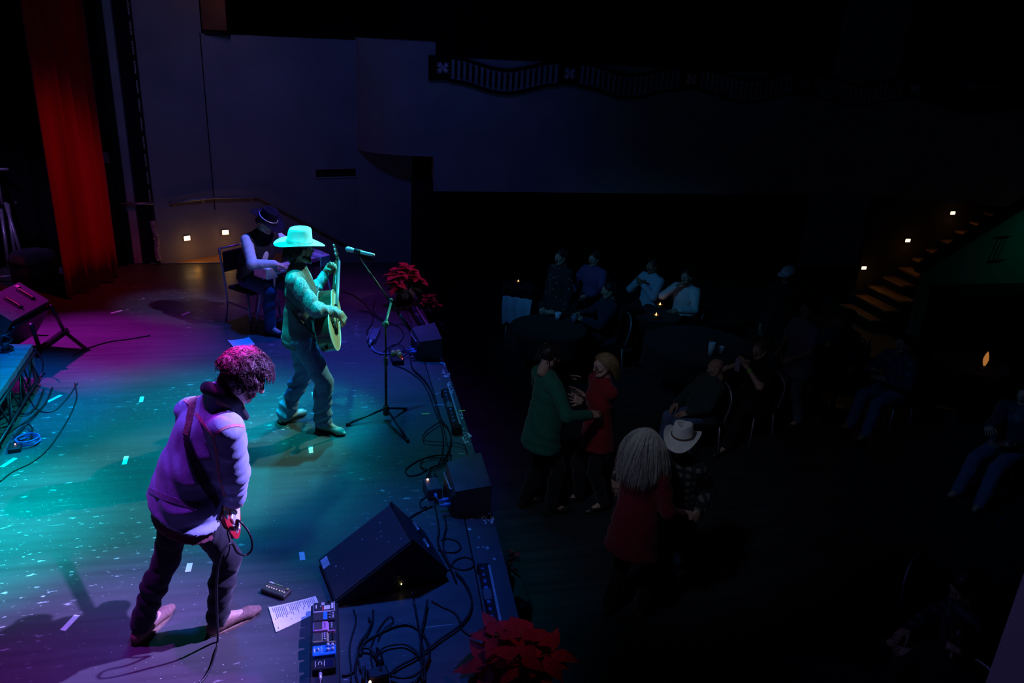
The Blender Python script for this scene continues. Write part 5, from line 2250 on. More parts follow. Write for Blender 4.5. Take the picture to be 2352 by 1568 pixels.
        # crown sides and creased top
        for z, q in ((.012, 1.0), (.04, .97), (.075, .93), (.10, .89), (.115, .82), (.118, .70), (.112, .50), (.104, .25), (.10, .02)):
            out = []
            for j in range(n):
                a = 2 * math.pi * j / n
                x, y = rx * q * math.cos(a), ry * q * math.sin(a)
                zz = z / .115 * crown
                hgt = max(0, (z - .03) / .085)
                x *= 1 - .22 * hgt * max(0, math.sin(a)) ** 2       # pinched front
                if z >= .1:
                    zz += .010 * (y / ry) - crease * .55 * max(0, 1 - abs(x) / (rx * .45)) * (1 if q < .8 else .3)
                    zz += .006 * (abs(x) / rx)
                out.append(V(x, y, zz))
            rings.append(out)
        vs = [o + rot @ (p * c) for rg in rings for p in rg]
        fs = [(i * n + j, i * n + (j + 1) % n, (i + 1) * n + (j + 1) % n, (i + 1) * n + j) for i in range(len(rings) - 1) for j in range(n)]
        ob = s.add('hat', [(np.array(vs), np.array(fs), 0)], m)
        if band:
            b = B()
            b.tube([o + rot @ (V(rx * 1.012 * math.cos(a), ry * 1.012 * math.sin(a), .022) * c) for a in [2 * math.pi * j / 32 for j in range(33)]], .0075 * c, 6)
            b.build('hat_band', band, ob)
        return ob


def feet(J, q, heel, toe, z=0.0, sc=1.0):
    heel, toe = Vector(heel), Vector(toe)
    d = V(toe.x - heel.x, toe.y - heel.y, 0).normalized()
    J['ft' + q] = d
    J['an' + q] = V(heel.x, heel.y, z) + d * .05 + V(0, 0, .085 * sc)


def solve(J, sc, pole_knee, pole_el, up_leg=.43, lo_leg=.415, up_arm=.29, fore=.255):
    for q in 'RL':
        pk = pole_knee[q] if isinstance(pole_knee, dict) else pole_knee
        J['kn' + q], e = ik(J['hip' + q], J['an' + q], up_leg * sc, lo_leg * sc, pk)
        pe = pole_el[q] if isinstance(pole_el, dict) else pole_el
        J['el' + q], J['wr' + q] = ik(J['sh' + q], J['wr' + q], up_arm * sc, fore * sc, pe)
# ---------------------------------------------------------------- the three players
from mathutils.bvhtree import BVHTree
HFWD = V(CAM_FWD.x, CAM_FWD.y, 0).normalized()


def cloth(name, col, rough=.85, amt=.15, sc=60, sheen=.15, bump=.10):
    return mat(name, col, rough, spec=.2, noise=(sc, amt, U3), bump=(sc * 4, bump, U3), sheen=sheen)


def surf(tree, u, v):
    """point and normal where the sight line (u, v) first meets a garment"""
    r = px_ray(u, v).normalized()
    h = tree.ray_cast(EYE, r)
    return (h[0], h[1]) if h[0] is not None else (None, None)


def tree_of(*obs):
    vs, fs = [], []
    for ob in obs:
        o = len(vs)
        off = ob.location + (ob.parent.location if ob.parent else V(0, 0, 0))
        vs += [v.co + off for v in ob.data.vertices]
        fs += [tuple(i + o for i in p.vertices) for p in ob.data.polygons]
    return BVHTree.FromPolygons(vs, fs)


def ribbon(name, m, tree, px, w, th=.004, parent=None, off=.002, per=5, **kw):
    """flat band lying on a garment along points given as sight lines"""
    dense = smooth_path([V(u, v, 0) for u, v in px], per)
    pts = []
    for p in dense:
        a, n = surf(tree, p.x, p.y)
        if a is not None:
            pts.append((a, n))
    if len(pts) < 3:
        return None
    # even out the folds
    ps = [p for p, n in pts]
    ns = [n for p, n in pts]
    for _ in range(2):
        ns = [(ns[max(i - 1, 0)] + ns[i] * 2 + ns[min(i + 1, len(ns) - 1)]).normalized() for i in range(len(ns))]
        ps = [ps[i] if i in (0, len(ps) - 1) else (ps[i - 1] + ps[i] * 2 + ps[i + 1]) / 4 for i in range(len(ps))]
    vs = []
    k = len(ps)
    for i in range(k):
        t = (ps[min(i + 1, k - 1)] - ps[max(i - 1, 0)]).normalized()
        x = t.cross(ns[i]).normalized()
        a = ps[i] + ns[i] * (off + th)
        c = ps[i] + ns[i] * (off - .012)
        vs += [a - x * w / 2, a + x * w / 2, c + x * w / 2, c - x * w / 2]
    fs = [(i * 4 + j, i * 4 + (j + 1) % 4, i * 4 + 4 + (j + 1) % 4, i * 4 + 4 + j) for i in range(k - 1) for j in range(4)]
    fs += [(0, 1, 2, 3), (4 * k - 1, 4 * k - 2, 4 * k - 3, 4 * k - 4)]
    b = B()
    b.add(vs, fs)
    return b.build(name, m, parent, **kw)


def WQ(root, u, v, o=0.0):
    """point on the sight line (u, v) in the upright plane through root, o metres farther back"""
    return WP(u, v, root + HFWD * o, HFWD)


# ---- singer
S0 = V(-.2, 6.38, 0)
J = {}
sc = .96
lat = V(-.12, .993, 0)
J['hipR'], J['hipL'] = V(-.27, 6.40, .845) - lat * .085, V(-.27, 6.40, .845) + lat * .085
J['neck'] = V(-.262, 6.42, 1.43)
J['shR'], J['shL'] = V(-.285, 6.235, 1.375), V(-.255, 6.595, 1.365)
J['head'] = V(-.232, 6.445, 1.575)
J['hf'], J['hu'] = V(.93, .36, -.06), V(.05, 0, 1)
feet(J, 'R', V(-.15, 6.34, 0), V(.10, 6.16, 0), 0, sc)
feet(J, 'L', V(-.47, 6.47, 0), V(-.29, 6.62, 0), 0, sc)
# guitar first: long axis and soundboard normal
gP0 = WQ(S0, 766, 795, -.20)
gP1 = WQ(S0, 777, 584, .56)
gax = (gP1 - gP0).normalized()
gn = V(.95, -.12, .20)
gn = (gn - gax * gn.dot(gax)).normalized()
gx = gax.cross(gn).normalized()
GL = 1.0
J['wrR'] = gP0 + gax * .28 + gn * .075 + gx * -.02 + V(-.035, -.03, .03)
J['wrL'] = gP0 + gax * .79 - gn * .035 + V(-.06, .02, -.04)
solve(J, sc, {'R': V(1, -.5, 0), 'L': V(.9, .4, 0)}, {'R': V(-.1, -.9, -.55), 'L': V(.1, .1, -1)})
J['handR'] = ('pick', (gax * -.25 + gx * .0 + V(.45, .35, -.55)), gn * .9 + V(0, -.5, .2))
J['handL'] = ('fret', V(.42, -.10, .75), (-gn * .2 + gax * .95 + V(0, .2, 0)))
singer = Person('person in a pale cowboy hat, patterned shirt and jeans singing with an acoustic guitar', S0, J, sc, SKIN, fine=True)
singer.body()
PAIS = mat('paisley_cotton', (.46, .50, .50), .8, spec=.2, sheen=.2, bump=(250, .15, U3))


def pattern(m, scale, lo, hi, thr=.5, wid=.06, kind='voronoi'):
    nt = m.node_tree
    b = nt.nodes['Principled BSDF']
    tc = nt.nodes.new('ShaderNodeTexCoord')
    t = nt.nodes.new('ShaderNodeTexVoronoi') if kind == 'voronoi' else nt.nodes.new('ShaderNodeTexNoise')
    t.inputs['Scale'].default_value = scale
    if kind != 'voronoi':
        t.inputs['Detail'].default_value = 3
        t.inputs['Distortion'].default_value = 1.5
    nt.links.new(tc.outputs['Object'], t.inputs['Vector'])
    r = nt.nodes.new('ShaderNodeValToRGB')
    r.color_ramp.elements[0].position = thr - wid
    r.color_ramp.elements[1].position = thr + wid
    r.color_ramp.elements[0].color = (*lo, 1)
    r.color_ramp.elements[1].color = (*hi, 1)
    nt.links.new(t.outputs['Distance' if kind == 'voronoi' else 'Fac'], r.inputs[0])
    nt.links.new(r.outputs[0], b.inputs['Base Color'])
    return m


def plaid(m, scale, c0, c1, c2):
    """woven checks from two wave bands"""
    nt = m.node_tree
    b = nt.nodes['Principled BSDF']
    tc = nt.nodes.new('ShaderNodeTexCoord')
    outs = []
    for d in ('X', 'Z'):
        w = nt.nodes.new('ShaderNodeTexWave')
        w.bands_direction = d
        w.inputs['Scale'].default_value = scale
        w.inputs['Distortion'].default_value = .8
        nt.links.new(tc.outputs['Object'], w.inputs['Vector'])
        r = nt.nodes.new('ShaderNodeValToRGB')
        r.color_ramp.elements[0].position = .45
        r.color_ramp.elements[1].position = .6
        nt.links.new(w.outputs['Fac'], r.inputs[0])
        outs.append(r.outputs[0])
    x = nt.nodes.new('ShaderNodeMixRGB')
    x.inputs[1].default_value = (*c0, 1)
    x.inputs[2].default_value = (*c1, 1)
    nt.links.new(outs[0], x.inputs[0])
    y = nt.nodes.new('ShaderNodeMixRGB')
    y.inputs[2].default_value = (*c2, 1)
    nt.links.new(outs[1], y.inputs[0])
    nt.links.new(x.outputs[0], y.inputs[1])
    nt.links.new(y.outputs[0], b.inputs['Base Color'])
    return m


pattern(PAIS, 70, (.14, .17, .19), (.44, .47, .48), .5, .08, 'noise')
VEST = cloth('grey_green_twill', (.17, .19, .19), amt=.12)
DENIM = cloth('pale_denim', (.17, .26, .42), amt=.25, sc=30)
FELT = cloth('cream_felt', (.80, .76, .70), .9, .06, 20, .3, .1)
HAIRD = mat('dark_brown_hair', (.030, .018, .012), .38, spec=.5, noise=(40, .4, U3))
BOOTL = mat('tan_boot_leather', (.52, .44, .34), .4, noise=(30, .25, U3), bump=(60, .2, U3))
shirt_s = singer.top('shirt', PAIS, .013, .96, .03, .0085, puff=.014, seed=4)
vest_s = singer.top('vest', VEST, .022, 0, .06, .004, hem_r=-.018, seed=6, neck=J['neck'] + V(0, 0, -.005))
jeans_s = singer.trousers('jeans', DENIM, .017, .95, .024, .0125, 12)
singer.shoes(BOOTL, name='boot', shaft=.10, length=.285, pointed=.6, heel=.035)
singer.hat(FELT, brim=.105, curl=.028, crown=.128, dip=.012, tilt=-.02, crease=.022, band=mat('hat_band_grey', (.42, .40, .37), .7, noise=(30, .2, U3)), lift=.050)
singer.hair(HAIRD, 'mid', 190, 5, .085, .010, .006, zmax=.2, lift=.1)
# short beard
singer.cloth('beard', HAIRD, lambda d: (d.cap(singer.H(-.062, .0, -.05), singer.H(-.02, .062, -.095), .018, .022), d.cap(singer.H(.062, .0, -.05), singer.H(.02, .062, -.095), .018, .022),
                                        d.cap(singer.H(-.02, .064, -.096), singer.H(.02, .064, -.096), .024), d.cap(singer.H(-.022, .090, -.040), singer.H(.022, .090, -.040), .007)), .006, .01)
singer.cloth('collar', VEST, lambda d: (d.cap(J['neck'] + V(-.01, -.06, .01), J['neck'] + V(-.035, .0, .02), .022, .022, flat=(V(1, .6, 0).normalized(), .6)), d.cap(J['neck'] + V(-.035, .0, .02), J['neck'] + V(-.01, .06, .01), .022),
                                        d.cap(J['neck'] + V(-.01, -.06, .01), J['neck'] + V(.05, -.055, -.01), .020)), .008)

# acoustic guitar
gt = thing('acoustic_guitar', 'acoustic guitar with pale spruce top held by the singer in the cream hat', 'guitar', gP0)


def G3(x, y, z):
    return gP0 + gx * x + gax * y + gn * z


prof = [(0.0, 0.0), (.07, .008), (.13, .04), (.178, .10), (.195, .17), (.182, .23), (.15, .285), (.130, .325), (.135, .365), (.145, .41), (.140, .45), (.110, .485), (.06, .503), (.0, .505)]
sm = smooth_path([V(x, y, 0) for x, y in prof], 4)
outl = [(p.x, p.y) for p in sm] + [(-p.x, p.y) for p in reversed(sm[1:-1])]
MAHO = mat('guitar_side_wood', (.09, .045, .025), .22, noise=(8, .4, (1, 10, 1)), coat=.5)
SPRUCE = mat('spruce_top', (.86, .66, .36), .25, noise=(10, .12, (14, 1, 1)), coat=.4)
EBONY = mat('dark_fingerboard', (.10, .085, .07), .35, noise=(12, .4, (10, 1, 1)))
b = B()
b.prism(outl, gx, gax, G3(0, 0, -.115), gn, .113, 0, True)
b.build('body', MAHO, gt)
b = B()
b.prism(outl, gx, gax, G3(0, 0, -.002), gn, .005)
b.build('soundboard', SPRUCE, gt)
BIND = mat('ivory_binding', (.82, .78, .66), .35, noise=(20, .08, U3))
b = B()
loop = outl + [outl[0]]
b.tube([G3(x, y, .002) for x, y in loop], .0045, 5)
b.tube([G3(x, y, -.112) for x, y in loop], .004, 5)
b.build('binding', BIND, gt)
b = B()
b.lathe([(.052, 0), (.052, .0015), (0, .0015)], 24, G3(0, .345, .003), 0, basis(gax, gn))
b.build('sound_hole', PRINTD, gt)
b = B()
b.tube([G3(.058 * math.cos(a), .345 + .058 * math.sin(a), .0035) for a in [2 * math.pi * i / 24 for i in range(25)]], .0035, 5)
b.build('rosette', MAHO, gt)
b = B()
b.prism([(.015, .30), (.055, .29), (.10, .24), (.095, .19), (.06, .20), (.03, .25)], gx, gax, G3(0, 0, .003), gn, .0015)
b.build('pick_guard', mat('pickguard_brown', (.30, .10, .02), .2, noise=(9, .5, U3), coat=.4), gt)
rg = Matrix(((gx.x, gax.x, gn.x), (gx.y, gax.y, gn.y), (gx.z, gax.z, gn.z)))
b = B()
b.box(G3(0, .175, .009), (.15, .03, .010), rg, ch=.003)
b.build('bridge', EBONY, gt)
b = B()
b.tube([G3(0, .45, -.012), G3(0, .87, -.010)], [.026, .021], 10)
b.build('neck', MAHO, gt)
b = B()
b.add([G3(-.028, .40, .004), G3(.028, .40, .004), G3(.022, .875, .008), G3(-.022, .875, .008), G3(-.028, .40, .013), G3(.028, .40, .013), G3(.022, .875, .013), G3(-.022, .875, .013)],
      [(3, 2, 1, 0), (4, 5, 6, 7), (0, 1, 5, 4), (1, 2, 6, 5), (2, 3, 7, 6), (3, 0, 4, 7)])
fb = b.build('fingerboard', EBONY, gt)
b = B()
for i in range(14):
    y = .875 - .40 * (1 - 2 ** (-i / 9))
    b.box(G3(0, y, .0135), (.048, .0025, .002), rg)
b.build('fret_wire', STEEL, fb)
b = B()
hd = (gax * .97 - gn * .20).normalized()
hn = (gn * .97 + gax * .20).normalized()
b.prism([(-.026, 0), (.026, 0), (.036, .03), (.038, .16), (.03, .175), (-.03, .175), (-.038, .16), (-.036, .03)], gx, hd, G3(0, .87, -.008), hn, .016)
hs = b.build('headstock', MAHO, gt)
for i in range(6):
    b = B()
    sgn = -1 if i % 2 else 1
    p = G3(0, .87, 0) + hd * (.04 + .05 * (i // 2)) + gx * sgn * .04
    b.tube([p - gx * sgn * .02, p + gx * sgn * .018], .004, 6)
    b.ball(p + gx * sgn * .022, .009, 6)
    b.build('tuning_peg', CHROME, hs)
b = B()
for i in range(6):
    x = -.022 + .0088 * i
    b.tube([G3(x * 1.15, .175, .016), G3(x * .8, .875, .0165)], .0007, 4)
b.build('strings', STEEL, gt, kind='stuff')
tree = tree_of(shirt_s, vest_s)
STRAPD = mat('strap_leather_dark', (.055, .035, .025), .5, noise=(30, .3, U3))
ribbon('strap', STRAPD, tree, [(652, 612), (644, 640), (650, 672), (665, 697), (682, 720), (694, 740)], .055, parent=gt)
pp = surf(tree, 690, 735)[0]
if pp:
    b = B()
    b.tube(smooth_path([pp - gx * .0 - HFWD * .01, lerp(pp, G3(-.02, .02, -.06), .6) - HFWD * .03, G3(0, 0, -.06)], 4), .012, 6)
    b.lathe([(.010, 0), (.006, .012), (.011, .02), (0, .022)], 8, G3(0, 0, -.055), 0, basis(gx, -gax))
    b.build('strap_end', STRAPD, gt)
q = ribbon('wireless_pack', mat('pack_teal', (.35, .5, .5), .3, noise=(20, .2, U3)), tree, [(640, 640), (642, 655), (646, 668)], .05, .02, singer.t)
ribbon('strap_slide', mat('badge_tan', (.6, .45, .32)), tree, [(686, 718), (688, 722), (690, 725)], .03, .008, gt)

# ---- bassist in the denim jacket
S1 = V(-.75, 3.95, 0)
J = {}
sc = 1.0
lat = V(-.50, .866, 0)
J['hipR'], J['hipL'] = V(-.80, 3.95, .86) - lat * .085, V(-.80, 3.95, .86) + lat * .085
J['neck'] = WQ(S1, 508, 905, .02)
J['shR'], J['shL'] = WQ(S1, 520, 985, -.10), WQ(S1, 442, 948, .20)
J['head'] = WQ(S1, 566, 868, .05)
J['hf'], J['hu'] = V(.80, .06, -.60), V(.55, .2, .80)
feet(J, 'R', G(483, 1457), G(597, 1404), 0, sc)
feet(J, 'L', G(312, 1478), G(362, 1432), 0, sc)
J['wrR'] = WQ(S1, 541, 1172, .10)
J['wrL'] = V(-.62, 4.24, 1.0)
J['waist'] = lerp(V(-.80, 3.95, .86), (J['shL'] + J['shR']) / 2, .36) - V(.03, 0, 0)
solve(J, sc, {'R': V(.9, .3, 0), 'L': V(.7, .6, 0)}, {'R': V(.2, -.9, -.3), 'L': V(.5, .25, -1)}, .415, .40)
J['handR'] = ('pick', V(.2, .55, -.5), V(.7, -.4, .5))
J['handL'] = ('fret', V(.6, -.1, .6), V(-.2, .9, .2))
bass = Person('person with wavy dark hair in a denim jacket bending over a red electric guitar', S1, J, sc, SKIN2, fine=True)
bass.body()
DJ = cloth('denim_jacket_cloth', (.34, .40, .62), amt=.12, sc=30)
SEAM = mat('seam_stitching', (.62, .25, .30), .8, noise=(160, .35, U3))
hemP = WQ(S1, 405, 1150, .0)


def jacket_drape(d):
    w = folds(V(.8, -.3, .1), 30, .013, 31, 1.0)
    d.cap(bass.chest - bass.front * .03, WQ(S1, 392, 1222, .0), .150, .190, flat=(bass.hfront, .74), k=.05, wr=w)
    d.cap(bass.chest - bass.front * .07 + V(0, 0, .06), WQ(S1, 362, 1195, .04), .09, .125, flat=(bass.hfront, .7), k=.06, wr=w)
    d.cut(WQ(S1, 412, 1165, 0), V(-.32, 0, -1))


shirt_b = bass.top('shirt', cloth('maroon_cotton', (.17, .035, .06)), .012, 0, .16, .003, seed=8, hem_r=.022, extra=lambda d: d.cut(WQ(S1, 412, 1188, 0), V(-.30, 0, -1)))
jacket = bass.top('jacket', DJ, .036, .97, .14, .007, hem_r=.018, seed=14, puff=.016, extra=jacket_drape, neck=J['neck'] + V(.0, 0, .0))
bass.trousers('jeans', cloth('black_denim', (.022, .022, .028), amt=.2, sc=30), .010, .97, .012, .0075, 23)
bass.shoes(mat('brown_suede', (.25, .13, .10), .8, noise=(60, .2, U3), bump=(120, .2, U3)), name='shoe', shaft=.05, length=.30, msole=mat('crepe_sole', (.32, .20, .14), .8, noise=(50, .2, U3)))


def collar_ring(d):
    ctr = J['neck'] - V(0, 0, .005) + bass.front * .005
    ring = [ctr + bass.lat * (.082 * math.sin(a)) - bass.front * (.070 * math.cos(a)) + V(0, 0, .034 * math.cos(a)) for a in [math.radians(x) for x in range(-135, 136, 18)]]
    for q0, q1 in zip(ring[:-1], ring[1:]):
        d.cap(q0, q1, .024)
    for sgn, q in ((-1, ring[0]), (1, ring[-1])):
        d.cap(q, J['neck'] + bass.front * .11 + bass.lat * sgn * .03 - V(0, 0, .12), .022, .020)


bass.cloth('collar', cloth('black_cord_collar', (.018, .018, .022)), collar_ring, .008, .03)
HAIRB = mat('wavy_dark_hair', (.060, .026, .034), .36, spec=.4, noise=(40, .5, U3))
bass.hair(HAIRB, 'curly', 3000, 9, .085, .0075, .0030, gravity=.12, grow=.034, lift=.03)
tree = tree_of(jacket)
for pts, w in (([(405, 905), (425, 918), (444, 934)], .016), ([(450, 948), (466, 970), (480, 990), (489, 1003)], .018),
               ([(489, 1003), (505, 988), (525, 979), (545, 976), (560, 979)], .014), ([(490, 1006), (496, 1030), (499, 1060), (503, 1090), (510, 1118), (516, 1140)], .016)):
    ribbon('seam', SEAM, tree, pts, w, .002, bass.t, .001, 4)
ribbon('waistband', mat('denim_band', (.30, .30, .45), .85, noise=(60, .3, U3)), tree, [(338, 1122), (355, 1131), (380, 1142), (415, 1153), (455, 1166)], .03, .003, bass.t, .001, 4)
# electric guitar
eg = thing('electric_guitar', 'red slab-bodied electric guitar hanging in front of the denim-jacketed person', 'guitar', WQ(S1, 528, 1195, .02))
fwd = V(.97, -.10, .15).normalized()
eax = V(.12, .86, .45)
eax = (eax - fwd * eax.dot(fwd)).normalized()
ex = eax.cross(fwd).normalized()
e0 = WQ(S1, 530, 1222, .01)
RED = mat('guitar_red', (.55, .015, .03), .22, noise=(9, .1, U3), coat=.6)


def E3(x, y, z):
    return e0 + ex * x + eax * y + fwd * z


prof = [(0.0, 0.0), (.08, .005), (.14, .04), (.16, .10), (.145, .17), (.12, .22), (.125, .27), (.15, .32), (.14, .37), (.09, .395), (.05, .37), (.03, .33)]
sm = smooth_path([V(x, y, 0) for x, y in prof], 3)
left = [(0, .34), (-.06, .385), (-.12, .375), (-.145, .32), (-.125, .25), (-.135, .19), (-.16, .11), (-.14, .045), (-.08, .006)]
sl = smooth_path([V(x, y, 0) for x, y in left], 3)
outl = [(p.x, p.y) for p in sm] + [(p.x, p.y) for p in sl]
b = B()
b.prism(outl, ex, eax, E3(0, 0, -.045), fwd, .045)
b.build('body', RED, eg)
b = B()
b.prism([(.02, .05), (.11, .05), (.135, .11), (.12, .18), (.10, .24), (.04, .33), (-.05, .35), (-.08, .30), (-.03, .25), (-.03, .12)], ex, eax, E3(0, 0, .0), fwd, .003)
b.build('pick_guard', mat('pickguard_white', (.72, .70, .68), .35, noise=(20, .08, U3)), eg)
re_ = Matrix(((ex.x, eax.x, fwd.x), (ex.y, eax.y, fwd.y), (ex.z, eax.z, fwd.z)))
b = B()
b.box(E3(0, .085, .008), (.075, .045, .012), re_, ch=.002)
b.build('bridge', CHROME, eg)
for y in (.14, .25):
    b = B()
    b.box(E3(0, y, .008), (.08, .022, .012), re_, ch=.003)
    b.build('pickup', BLACK, eg)
for dx, y in ((.09, .07), (.10, .11)):
    b = B()
    b.lathe([(.011, 0), (.010, .016), (0, .018)], 10, E3(dx, y, .003), 0, basis(eax, fwd))
    b.build('knob', CHROME, eg)
b = B()
b.box(E3(0, .62, -.004), (.05, .56, .024), re_, ch=.008)
b.build('neck', mat('maple_neck', (.55, .35, .15), .3, noise=(9, .2, (10, 1, 1))), eg)
b = B()
b.prism([(-.025, 0), (.025, 0), (.05, .05), (.055, .17), (.02, .19), (-.02, .16), (-.025, .05)], ex, eax, E3(0, .9, -.012), fwd, .014)
b.build('headstock', mat('maple_neck', (.55, .35, .15)), eg)
STRAPB = mat('tooled_strap_leather', (.30, .12, .13), .6, noise=(70, .5, U3), bump=(120, .5, U3))
ribbon('strap', STRAPB, tree, [(466, 889), (455, 900), (445, 925), (437, 955), (431, 985), (428, 998)], .062, .005, eg, .002, 5)
ribbon('strap_tail', mat('strap_webbing', (.018, .018, .022), .7, noise=(80, .4, U3)), tree, [(428, 1000), (434, 1025), (450, 1065), (470, 1108), (490, 1140), (500, 1160)], .05, .004, eg, .002, 5)
# guitar lead with its loop, then down to the boards
pts = [E3(.15, .08, -.02), WQ(S1, 545, 1195, .02), WQ(S1, 566, 1213, .0), WQ(S1, 578, 1238, -.02), WQ(S1, 578, 1262, -.03), WQ(S1, 563, 1275, -.05), WQ(S1, 545, 1268, -.09), WQ(S1, 533, 1248, -.10), WQ(S1, 520, 1255, -.13), WQ(S1, 506, 1280, -.17), WQ(S1, 499, 1320, -.19), WQ(S1, 498, 1370, -.19), WQ(S1, 499, 1420, -.18), G(500, 1470, .012), G(494, 1500, .007), G(485, 1530, .007), G(470, 1556, .007), G(452, 1575, .007)]
b = B()
b.tube(smooth_path(pts, 6), .0065, 6)
b.tube([pts[0], pts[1]], .010, 6)
tag(b.build('guitar_lead', RUBBER), 'black lead looping from the red electric guitar and trailing to the bottom edge', 'cable')
# ---- seated steel guitar player
S2 = V(-.80, 9.05, 0)
J = {}
sc = .98
f2 = V(.70, -.714, 0)
lat = V(.714, .70, 0)
hipc = V(-.86, 9.10, .53)
J['hipR'], J['hipL'] = hipc - lat * .09, hipc + lat * .09
J['neck'] = V(-.735, 8.99, 1.085)
J['shR'], J['shL'] = V(-.89, 8.90, 1.02), V(-.60, 9.135, 1.015)
J['head'] = V(-.665, 8.935, 1.205)
J['hf'], J['hu'] = V(.72, -.50, -.46), V(.38, -.3, .88)
J['waist'] = V(-.86, 9.09, .72)
feet(J, 'R', V(-.72, 8.68, 0), V(-.50, 8.52, 0), 0, sc)
feet(J, 'L', V(-.46, 8.98, 0), V(-.26, 8.80, 0), 0, sc)
J['wrR'] = V(-.585, 8.715, .80)
J['wrL'] = V(-.32, 8.98, .84)
solve(J, sc, f2 + V(0, 0, .9), {'R': V(-.7, -.3, -.6), 'L': V(.5, .6, -.6)})
J['handR'] = ('relaxed', V(.75, .0, -.25), V(-.1, -.1, 1))
J['handL'] = ('relaxed', V(.55, -.5, -.2), V(0, .2, 1))
steelp = Person('person in a black cowboy hat and dark vest seated at a steel guitar', S2, J, sc, SKIN2, fine=True)
steelp.body()
sh2 = steelp.top('shirt', cloth('pale_blue_cotton', (.52, .54, .62), amt=.1), .014, .97, .0, .003, seed=33, puff=.005)
steelp.top('vest', cloth('black_leather', (.020, .019, .022), .45, .2, 30, 0, .2), .027, 0, -.02, .004, seed=35, neck=J['neck'] + V(-.02, .02, .0),
           extra=lambda d: d.cap(J['neck'] + steelp.front * .16 - V(0, 0, .10), steelp.waist + steelp.front * .22, .050, .060, k=.02, op='s'))
steelp.trousers('jeans', cloth('dark_denim', (.06, .08, .16), amt=.25, sc=30), .012, .96, .012, .0035, 37)
steelp.shoes(mat('black_boot_leather', (.05, .045, .045), .3, noise=(30, .3, U3)), name='boot', shaft=.09, length=.28, pointed=.6, heel=.035)
steelp.hat(mat('black_felt', (.010, .008, .018), .95, spec=.05, noise=(20, .2, U3)), brim=.105, curl=.060, crown=.12, dip=.035, tilt=-.05, crease=.05,
           band=mat('silver_hat_band', (.5, .45, .5), .4, .5, noise=(80, .6, U3)), lift=.048)
steelp.hair(HAIRD, 'short', 90, 15, .06, .008, .006, zmax=.2, lift=.1)
b = B()
for sx in (-1, 1):
    b.tube([steelp.H(sx * .032 + .024 * math.cos(a), .100, .006 + .018 * math.sin(a)) for a in [2 * math.pi * i / 12 for i in range(13)]], .0022, 5)
    b.tube([steelp.H(sx * .058, .098, .01), steelp.H(sx * .080, .0, .012)], .0022, 5)
b.build('glasses', BLACKM, steelp.t)

# pedal steel guitar
psg = thing('pedal_steel_guitar', 'chrome-ended pedal steel guitar on thin legs before the seated player', 'guitar', V(-.4, 9.0, 0))
pA, pB_ = V(-.70, 8.78, .68), V(-.10, 9.30, .68)
ld = (pB_ - pA).normalized()
fw = V(ld.y, -ld.x, 0)
rs = Matrix(((fw.x, ld.x, 0), (fw.y, ld.y, 0), (0, 0, 1)))
L = (pB_ - pA).length
mid = (pA + pB_) / 2
b = B()
b.box(mid, (.22, L, .075), rs, ch=.008)
b.build('body', mat('lacquer_maroon', (.12, .02, .05), .2, noise=(6, .3, U3), coat=.6), psg)
b = B()
b.box(mid + V(0, 0, .045), (.10, L * .8, .02), rs, ch=.004)
b.build('fret_board', mat('fretboard_pink', (.55, .4, .5), .3, .3, noise=(20, .2, (1, 14, 1))), psg)
for p, nm in ((pA + ld * .05, 'changer_end'), (pB_ - ld * .05, 'key_head')):
    b = B()
    b.box(p + V(0, 0, .02) - ld * (.05 if nm == 'changer_end' else 0), (.24, .15, .13), rs, ch=.012)
    e = b.build(nm, CHROME, psg)
    for i in range(8):
        b = B()
        q_ = p + fw * (-.09 + .025 * i) + V(0, 0, .085)
        b.tube([q_, q_ + V(0, 0, .025)], .006, 6)
        b.ball(q_ + V(0, 0, .03), .009, 6)
        b.build('tuner', CHROME, e)
b = B()
b.tube([pA + ld * .05 + fw * .12 + V(0, 0, .02), pA + ld * .05 + fw * .12 + V(0, 0, .02) + ld * .1], .02, 8)
b.build('roller', CHROME, psg)
for p in (pA + ld * .04, pB_ - ld * .04):
    for s_ in (-1, 1):
        b = B()
        t_ = p + fw * s_ * .09 - V(0, 0, .03)
        sp_ = ld * (-.10 if p is not None and (p - pA).length < .2 else .08) + fw * s_ * .08
        b.tube([t_, V(t_.x, t_.y, .32) + sp_ * .5, V(t_.x, t_.y, 0) + sp_], [.012, .012, .010], 8)
        b.build('leg', CHROME, psg)
b = B()
b.box(V(mid.x, mid.y, .12) + fw * .04, (.03, L * .95, .025), rs, ch=.005)
b.build('pedal_bar', STEEL, psg)
for i in range(4):
    b = B()
    b.box(V(mid.x, mid.y, .085) + fw * .08 + ld * (-.15 + .09 * i), (.16, .035, .012), rs @ Matrix.Rotation(.2, 3, 'Y'), ch=.004)
    b.build('foot_pedal', CHROME, psg)
b = B()
b.box(V(-.16, 9.32, .44), (.16, .03, .34), rs, ch=.02)
b.tube([V(-.2, 9.28, .6), V(-.24, 9.2, .3)], .02, 6)
b.build('knee_lever', mat('lever_pink', (.5, .3, .45), .4, .4, noise=(20, .2, U3)), psg)

# folding chair under the player
ch = thing('folding_chair', 'chrome-framed folding chair with black seat under the steel guitar player', 'chair', S2)
cc = V(-.885, 9.125, 0)


def C3(x, y, z):
    return cc + lat * x + f2 * y + V(0, 0, z)


